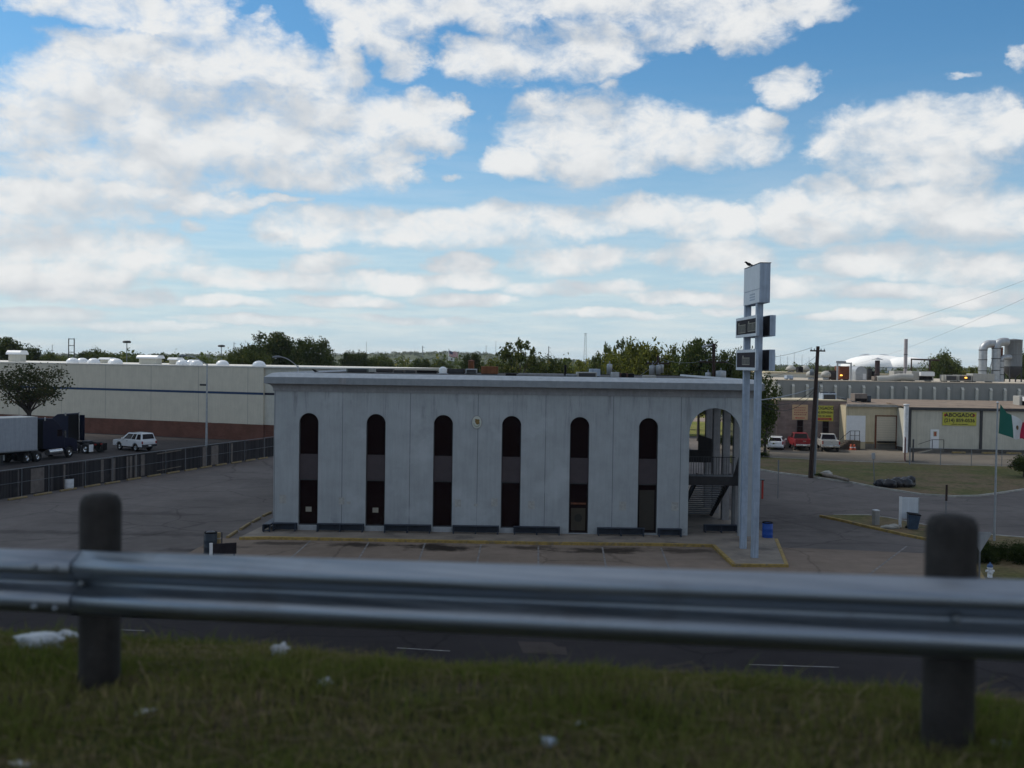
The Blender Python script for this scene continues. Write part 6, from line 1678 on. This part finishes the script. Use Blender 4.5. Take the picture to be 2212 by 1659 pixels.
bx0 = O2.x + g2.x * s + gq.x * q; by0 = O2.y + g2.y * s + gq.y * q
dxw, dyw = np.cos(ang) * wb, np.sin(ang) * wb
tx_, ty_ = np.cos(la) * lean * hgt, np.sin(la) * lean * hgt
base_ = np.stack([bx0, by0, zt_g - .01], 1)
v0 = base_ + np.stack([-dxw, -dyw, 0 * dxw], 1); v1 = base_ + np.stack([dxw, dyw, 0 * dxw], 1)
mid_ = base_ + np.stack([tx_ * .35, ty_ * .35, hgt * .6], 1)
v2 = mid_ + np.stack([dxw, dyw, 0 * dxw], 1) * .7; v3 = mid_ - np.stack([dxw, dyw, 0 * dxw], 1) * .7
v4 = base_ + np.stack([tx_, ty_, hgt], 1)
verts = np.stack([v0, v1, v2, v3, v4], 1).reshape(-1, 3)
ii = np.arange(N) * 5
tris = np.concatenate([np.stack([ii, ii + 1, ii + 2], 1), np.stack([ii, ii + 2, ii + 3], 1), np.stack([ii + 3, ii + 2, ii + 4], 1)])
dry = np.clip(.40 + .55 * bare - .35 * patch + rng.normal(0, .22, N), 0, 1)
M['blades'] = leaf_mat('blades', (.105, .138, .026), (.225, .19, .078), (.36, .27, .15))
go = bpy.data.objects.new('grass', np_mesh('grass', verts, tris, M['blades'], np.repeat(dry, 5))); C.objects.link(go)
tag(go, 'short ragged grass of the highway verge below the guardrail', None, None, 'stuff')
# dry straw lying flat
N2 = 3600
s = rng.uniform(-2.4, 6.5, N2); q = rng.uniform(-1.25, 1.2, N2); L_ = rng.uniform(.05, .22, N2); a = rng.normal(0, .6, N2)
zz = np.array([terr(x, y) for x, y in zip(s, q)]) + rng.uniform(.015, .06, N2)
p0 = np.stack([O2.x + g2.x * s + gq.x * q, O2.y + g2.y * s + gq.y * q, zz], 1)
dv = np.stack([np.cos(a + math.atan2(g2.y, g2.x)) * L_, np.sin(a + math.atan2(g2.y, g2.x)) * L_, rng.normal(0, .02, N2)], 1)
nv_ = np.stack([-dv[:, 1], dv[:, 0], 0 * L_], 1) / L_[:, None] * .003
up_ = np.array([0, 0, .003])
verts = np.stack([p0 - nv_, p0 + nv_, p0 + dv + nv_ + up_, p0 + dv - nv_ + up_], 1).reshape(-1, 3)
M['straw'] = leaf_mat('straw', (.10, .075, .04), (.24, .19, .115))
so = bpy.data.objects.new('straw', np_mesh('straw', verts, np.arange(N2 * 4).reshape(-1, 4), M['straw'], np.repeat(rng.uniform(0, 1, N2), 4))); C.objects.link(so)
tag(so, 'dry straw stalks lying in the verge grass', None, None, 'stuff')
# litter on the verge
def litter(px, py, sx_, sy_, sz_, label, seed, name='plastic_bag', mtl='bag_white', sharp=.35):
    p, a_, b_ = on_bank(px, py)
    o = lump(name, label, 'litter', p + Vector((0, 0, -.01)), (sx_, sy_, sz_), M[mtl], 'litter on the verge', seed, sharp); o.rotation_euler.z = seed * .7
    return o
litter(88, 1397, .145, .10, .055, 'crumpled white plastic bag on the verge left of the left post', 31)
litter(142, 1388, .075, .06, .048, 'smaller white plastic bag touching the left guardrail post', 32)
litter(605, 1416, .06, .045, .045, 'white plastic bag on the crest of the verge between the posts', 33)
litter(702, 1482, .055, .04, .028, 'crumpled white paper in the verge grass below the white bag on the crest', 34, 'paper_scrap')
litter(2040, 1612, .045, .04, .030, 'pale crumpled cup at the foot of the right guardrail post', 35, 'paper_cup')
litter(2160, 1612, .05, .035, .022, 'white paper scrap right of the right guardrail post', 36, 'paper_scrap')
litter(318, 1538, .05, .03, .016, 'flat pale scrap in the grass right of the left post', 37, 'paper_scrap', 'plate')
litter(1255, 1565, .035, .03, .014, 'flat pale wrapper in the grass at lower centre', 38, 'wrapper', 'plate')
litter(1185, 1605, .05, .03, .02, 'lilac wrapper in the grass at lower centre', 39, 'wrapper', 'sign_blue')
litter(55, 1652, .07, .03, .012, 'thin pale scrap at the lower left corner', 40, 'paper_scrap', 'plate')

# ------------------------------------------------------------------ trees
def leaf_cloud(rng, centers, radii, per, size, tint_c):
    C_ = np.repeat(centers, per, 0); R_ = np.repeat(radii, per, 0)
    n = len(C_)
    d = rng.normal(0, 1, (n, 3)); d /= np.linalg.norm(d, axis=1, keepdims=True)
    p = C_ + d * R_ * (rng.uniform(0, 1, (n, 1)) ** .55)
    nrm = d * .7 + rng.normal(0, .7, (n, 3)); nrm[:, 2] += .35; nrm /= np.linalg.norm(nrm, axis=1, keepdims=True)
    u = np.cross(nrm, rng.normal(0, 1, (n, 3))); u /= np.linalg.norm(u, axis=1, keepdims=True); w_ = np.cross(nrm, u)
    sz = size * rng.uniform(.55, 1.35, (n, 1))
    vv = np.stack([p - u * sz, p + w_ * sz * .62, p + u * sz, p - w_ * sz * .62], 1).reshape(-1, 3)
    ti = np.clip(np.repeat(tint_c, per) + rng.normal(0, .17, n), 0, 1)
    return vv, np.repeat(ti, 4)
def crown_centers(rng, n, W_, H_, zc, inner=.35, lo=-.9):
    out = []
    while len(out) < n:
        d = rng.normal(0, 1, 3); d /= np.linalg.norm(d)
        if d[2] < lo: continue
        r = inner + (1 - inner) * rng.uniform() ** .6
        r *= .82 + .30 * NOI.noise(Vector(tuple(d * 1.7 + n)))
        out.append((d[0] * r * W_ / 2, d[1] * r * W_ / 2, zc + d[2] * r * H_ / 2))
    return np.array(out)
PROTO = {}
def tree_proto(key, seed, W_, H_, crown_h, n, per, size, cr, mt_, lo=-.85, inner=.35, trunk=.22, limbs=9, squash=.8):
    rng = np.random.default_rng(seed)
    zc = H_ - crown_h / 2
    c = crown_centers(rng, n, W_ - cr, crown_h - cr, zc, inner, lo)
    rr = cr * rng.uniform(.55, 1.25, (n, 1)) * np.array([[1, 1, squash]])
    vv, ti = leaf_cloud(rng, c, rr, per, size, rng.uniform(.15, .75, n))
    root = bpy.data.objects.new('tree', None)
    W_real = 2 * np.percentile(np.abs(vv[:, :2]), 99.3); H_real = np.percentile(vv[:, 2], 99.6)
    mb = MB(); tz = H_ - crown_h * .78
    mb.tube([(0, 0, 0), (.06 * trunk, .1 * trunk, tz * .5), (.3 * trunk, 0, tz), (.2 * trunk, .2 * trunk, zc)], [trunk * 1.25, trunk, trunk * .85, trunk * .45], 8)
    for k in rng.choice(n, min(limbs, n), replace=False):
        e = c[k]; st = Vector((.2 * trunk, 0, tz * rng.uniform(.75, 1.15))); m_ = st.lerp(Vector(e), .5) + Vector((rng.normal() * .2, rng.normal() * .2, rng.uniform(0, .5)))
        mb.tube([st, m_, Vector(e)], [trunk * .5, trunk * .3, trunk * .09], 6)
    tk = mb.build('trunk', M['bark'], root)
    cw = bpy.data.objects.new('crown', np_mesh('crown', vv, np.arange(len(vv)).reshape(-1, 4), mt_, ti)); cw.parent = root
    C.objects.link(root); C.objects.link(cw)
    PROTO[key] = [root, W_real, H_real, False, [tk, cw]]
def plant(key, label, px, width_px, ytop, Y, cat='tree', name='tree', group='trees beyond the roofs', base=None, rot=0):
    root, W_, H_, used, kids = PROTO[key]
    z0 = base if base is not None else 0
    x = V(px, 850, Y).x; h = V(px, ytop, Y).z - z0; wdt = width_px * Y / 2200
    if used:
        r = root.copy(); C.objects.link(r)
        for k in kids: c = k.copy(); C.objects.link(c); c.parent = r
    else: r = root; PROTO[key][3] = True
    r.name = name
    r.location = (x, Y, z0); r.scale = (wdt / W_, wdt / W_, h / H_); r.rotation_euler.z = rot
    return tag(r, label, cat, group)
tree_proto('oak', 1, 12, 13, 11, 95, 150, .20, 1.55, M['leaf_dark'])
tree_proto('oak2', 2, 12, 12, 10, 80, 150, .20, 1.6, M['leaf_dark'], inner=.3)
tree_proto('round', 3, 10, 11, 9.6, 70, 140, .19, 1.45, M['leaf_mid'])
tree_proto('open', 4, 11, 12, 9, 46, 62, .24, 1.15, M['leaf_mid'], inner=.5, lo=-.6, limbs=26)
tree_proto('yellow', 5, 13, 10, 9, 90, 140, .20, 1.5, M['leaf_yellow'], inner=.3)
tree_proto('ylow', 6, 8, 9, 8, 40, 70, .24, 1.2, M['leaf_yellow'], inner=.4)
tree_proto('mesquite', 7, 7.4, 8.6, 6.4, 66, 62, .11, .98, M['leaf_dry'], inner=.35, lo=-.75, limbs=26, trunk=.17)
tree_proto('willow', 8, 5, 9, 8.3, 46, 80, .15, .9, M['leaf_mid'], inner=.3, lo=-1, trunk=.16, squash=1.5)
tree_proto('bush', 9, 2.4, 2.1, 2.05, 40, 90, .055, .42, M['leaf_dark'], lo=-.7, inner=.3, trunk=.06)
tree_proto('bushm', 10, 3, 2.4, 2.3, 40, 80, .075, .5, M['leaf_mid'], lo=-.8, inner=.3, trunk=.06)
T = plant
T('mesquite', 'sparse half bare tree before the warehouse wall at the left edge', 62, 170, 787, 108, group=None, rot=.6)
T('oak', 'dark tree at the far left edge rising above the tall roof vent', 5, 110, 731, 210, rot=.3)
T('oak2', 'second dark tree from the left edge beyond the warehouse', 62, 66, 752, 220, rot=1)
T('round', 'small shrubby tree left of the ladder shaped tower', 104, 60, 762, 230, rot=2)
T('oak2', 'low tree just right of the ladder shaped tower', 186, 50, 759, 240, rot=.5)
T('round', 'rounded tree between the ladder tower and the floodlight mast', 212, 66, 756, 235, rot=3)
T('oak', 'low rounded tree touching the left floodlight mast', 240, 44, 765, 245, rot=4)
T('round', 'low tree right of the left floodlight mast', 300, 50, 768, 300, rot=.2)
T('oak2', 'low tree behind the widest warehouse vent', 345, 56, 766, 300, rot=2.5)
T('round', 'low green tree left of the right floodlight mast', 428, 90, 774, 300, rot=1.2)
T('round', 'green sloping tree at the left flank of the big dark tree', 522, 84, 749, 185, rot=.8)
T('oak', 'biggest dark oak above the warehouse roof', 588, 132, 721, 190, rot=.1)
T('round', 'lower green tree in front of the biggest dark oak', 545, 90, 760, 176, rot=3.4)
T('oak2', 'dense dark oak right of the biggest one', 676, 92, 733, 185, rot=1.9)
T('oak2', 'medium tree right of the dense dark oak', 768, 80, 761, 230, rot=2.2)
T('round', 'low tree left of the far white building', 822, 62, 766, 240, rot=.4)
T('oak', 'low dark tree right of the far white building', 905, 56, 777, 230, rot=.9)
T('round', 'low tree behind the far striped flag', 948, 60, 779, 240, rot=1.7)
T('oak2', 'dark round tree behind the short rusty stack', 1018, 52, 765, 200, rot=.3)
T('ylow', 'yellowish low tree left of the open crowned tree', 1055, 56, 776, 200, rot=1.1)
T('open', 'open crowned tree with visible limbs at centre skyline', 1118, 118, 737, 150, rot=.2)
T('round', 'low bushy tree right of the open crowned tree', 1196, 74, 776, 160, rot=2.8)
T('ylow', 'low yellow green tree below the radio tower', 1250, 70, 778, 165, rot=.6)
T('open', 'thin pale tree at the left flank of the yellow green tree', 1302, 60, 746, 150, rot=2)
T('open', 'tall thin pale tree rising behind the yellow green tree', 1345, 70, 735, 155, rot=3.3)
T('yellow', 'broad yellow green tree right of the radio tower', 1382, 138, 741, 140, rot=.4)
T('ylow', 'yellow green tree just left of the dark dense tree', 1444, 56, 747, 142, rot=1.4)
T('oak', 'dense dark tree behind the big transformer pole', 1510, 112, 735, 128, rot=2.6)
T('oak2', 'dark green tree between the transformer pole and the pylon', 1592, 96, 757, 130, rot=.7)
T('willow', 'wispy drooping tree between the pylon sign and the brick office', 1655, 62, 806, 108, group=None, rot=.3)
T('willow', 'second wispy drooping tree close behind the pylon sign', 1622, 56, 818, 116, group=None, rot=2)
T('round', 'round tree right of the pipe gantry', 2034, 80, 762, 200, rot=.5)
T('ylow', 'low pale round tree between the round tree and the dust collector', 2088, 68, 792, 230, rot=1.5)
T('round', 'tree at the right edge behind the dust collector', 2208, 64, 764, 220, rot=.9)
BT = 'trees seen through the arch'
T('oak2', 'dark tree seen through the top of the arch', 1532, 60, 852, 150, group=BT, rot=.2)
T('round', 'leaning tree seen at the right inside the arch', 1577, 60, 850, 138, group=BT, rot=1.2)
T('oak', 'tall dark tree behind the right pier of the arch', 1612, 70, 835, 124, group=BT, rot=2.1)
SH = 'shrubs on the right'
def shrub(key, label, px, w_, ytop, ybase, grp=SH, zb_=0.):
    p = G(px, ybase, zb_); T(key, label, px, w_, ytop, p.y + w_ * p.y / 4400, 'shrub', 'shrub', grp, zb_)
shrub('bush', 'dark round shrub at the lawn end right of the pylon sign', 1648, 36, 976, 991)
shrub('bush', 'low dark shrub right behind the pylon posts', 1618, 34, 975, 990)
shrub('bush', 'dark shrub seen low through the arch', 1570, 56, 938, 975)
shrub('bushm', 'big round bush on the lawn at the right edge', 2216, 60, 984, 1034, None, .1)
shrub('bushm', 'small spiky shrub before the brick base behind the parked white off roader', 277, 34, 911, 938, None)
shrub('bush', 'weedy shrub beside the leaning pole foot', 1772, 18, 1022, 1031, SH, .1)
# hedge
hb_ = G(2170, 1222, .1)
rng = np.random.default_rng(21)
n = 170; cz = np.stack([rng.uniform(-2.3, 2.6, n), rng.uniform(-.9, 1.1, n), rng.uniform(.1, .62, n)], 1)
cz[:, 2] *= np.clip(1.25 - (np.abs(cz[:, 0] - .1) / 2.7) ** 3, .3, 1)
vv, ti = leaf_cloud(rng, cz, .34 * np.ones((n, 3)), 190, .042, rng.uniform(.1, .7, n))
hg = thing('hedge', 'clipped dark green hedge behind the yield sign', 'hedge', (hb_.x + .3, hb_.y + 1.2, .1))
o = bpy.data.objects.new('foliage', np_mesh('foliage', vv, np.arange(len(vv)).reshape(-1, 4), M['leaf_dark'], ti)); C.objects.link(o); o.parent = hg
st_ = MB()
for k in range(9): st_.tube([(-2.1 + k * .5, 0, 0), (-2.1 + k * .5 + .1, .1, .5)], [.03, .015], 6)
st_.build('stems', M['bark'], hg)
# far wood that reads as one mass
rng = np.random.default_rng(31)
cs, rs_ = [], []
for k in range(900):
    Y = 240 + 1100 * rng.uniform() ** 1.3; X = rng.uniform(-.62, .62) * Y
    px_ = 1106 + 2200 * X / Y
    if 1640 < px_ < 2260 and Y < 420: continue
    H_ = rng.uniform(6.0, 10.5); W_ = rng.uniform(5, 10)
    m_ = 9
    d = rng.normal(0, .38, (m_, 3)); d[:, 2] = rng.uniform(-.5, .45, m_)
    cs.append(np.array([X, Y, H_ * .55]) + d * np.array([W_, W_, H_])); rs_.append(np.ones((m_, 3)) * np.array([W_ * .26, W_ * .26, H_ * .2]))
cs = np.concatenate(cs); rs_ = np.concatenate(rs_)
tc = rng.uniform(.1, .8, len(cs))
vv, ti = leaf_cloud(rng, cs, rs_, 26, .55, tc)
wo = bpy.data.objects.new('woodland', np_mesh('woodland', vv, np.arange(len(vv)).reshape(-1, 4), M['leaf_mid'], ti)); C.objects.link(wo)
tag(wo, 'far tree covered plain reading as one mass below the skyline', None, None, 'stuff')
# wooded hills
M['hill'] = grass_ground('hill', ((.045, .060, .022), (.075, .085, .035), (.035, .048, .018)), .02, .12)
nx, ny = 420, 26
vs = []
for j in range(ny):
    for i in range(nx):
        x = -1600 + 3200 * i / (nx - 1); y = 1450 + 900 * j / (ny - 1)
        f = math.sin(min(1, j / 14) * math.pi / 2)
        env = 8 + 15 * math.exp(-((x + 120) / 260) ** 2) + 4 * NOI.noise(Vector((x * .004, y * .002, 1))) + 3.5 * math.exp(-((x + 560) / 240) ** 2)
        z = f * env + (2.6 * NOI.noise(Vector((x * .045, y * .045, 3))) + 1.8 * NOI.noise(Vector((x * .11, y * .11, 8)))) * min(1, j / 4)
        vs.append((x, y, z if j else -.1))
structure(MB().add(vs, [(j * nx + i, j * nx + i + 1, (j + 1) * nx + i + 1, (j + 1) * nx + i) for j in range(ny - 1) for i in range(nx - 1)], True).build('hills', M['hill'], fix=False))

hv = np.array(vs); rng = np.random.default_rng(41)
pick = hv[(hv[:, 1] > 1480) & (hv[:, 1] < 2050) & (np.abs(hv[:, 0]) < 1150)]
pick = pick[rng.choice(len(pick), 2600, replace=True)] + rng.normal(0, 1, (2600, 3)) * np.array([5, 9, .8]) + np.array([0, 0, 1.0])
vv, ti = leaf_cloud(rng, pick, np.ones((2600, 3)) * np.array([5.5, 5.5, 2.6]) * rng.uniform(.6, 1.3, (2600, 1)), 20, 1.5, rng.uniform(.1, .8, 2600))
ho = bpy.data.objects.new('hill_wood', np_mesh('hill_wood', vv, np.arange(len(vv)).reshape(-1, 4), M['leaf_mid'], ti)); C.objects.link(ho)
tag(ho, 'far wood covering the low hills on the skyline', None, None, 'stuff')

# ------------------------------------------------------------------ unseen cumulus, added and shaped to keep the sun off the near ground
CZ = 420.0
CO = Vector((sd.x, sd.y, 0)) * (CZ / sd.z)
cl = bpy.data.meshes.new('cloud'); bm = bmesh.new(); bmesh.ops.create_icosphere(bm, subdivisions=5, radius=1)
for v in bm.verts:
    n = NOI.noise(v.co * 1.3 + Vector((3, 1, 7))) * .14 + NOI.noise(v.co * 3.3) * .09 + NOI.noise(v.co * 8) * .05 + NOI.noise(v.co * 17) * .025
    v.co *= 1 + n
    v.co = Vector((v.co.x * 112, v.co.y * 94, (v.co.z * 26 if v.co.z > 0 else v.co.z * 8)))
bm.to_mesh(cl); bm.free()
cl.polygons.foreach_set('use_smooth', [True] * len(cl.polygons))
cl.materials.append(mat('cloud_white', (.85, .86, .87), 1., spec=0, var=0))
co_ = bpy.data.objects.new('cloud', cl); C.objects.link(co_); co_.location = Vector((-6, 22, CZ)) + CO; co_.rotation_euler.z = rad(-9)
structure(co_)

# ------------------------------------------------------------------ the air
HAZE = 0.00010
hz_ = MB().box(-3400, 3400, -400, 3400, -1.1, 34).build('haze', None)
hm = bpy.data.materials.new('haze'); hm.use_nodes = True; hm.node_tree.nodes.clear()
t = NT(hm.node_tree); vol = t.node('ShaderNodeVolumePrincipled'); vol.inputs['Color'].default_value = (.80, .88, .96, 1); vol.inputs['Density'].default_value = HAZE
t.l.new(vol.outputs[0], t.node('ShaderNodeOutputMaterial').inputs['Volume'])
hz_.data.materials.append(hm); hz_['kind'] = 'stuff'; hz_['label'] = 'thin pale haze over the plain'
bpy.context.scene.cycles.volume_bounces = 0
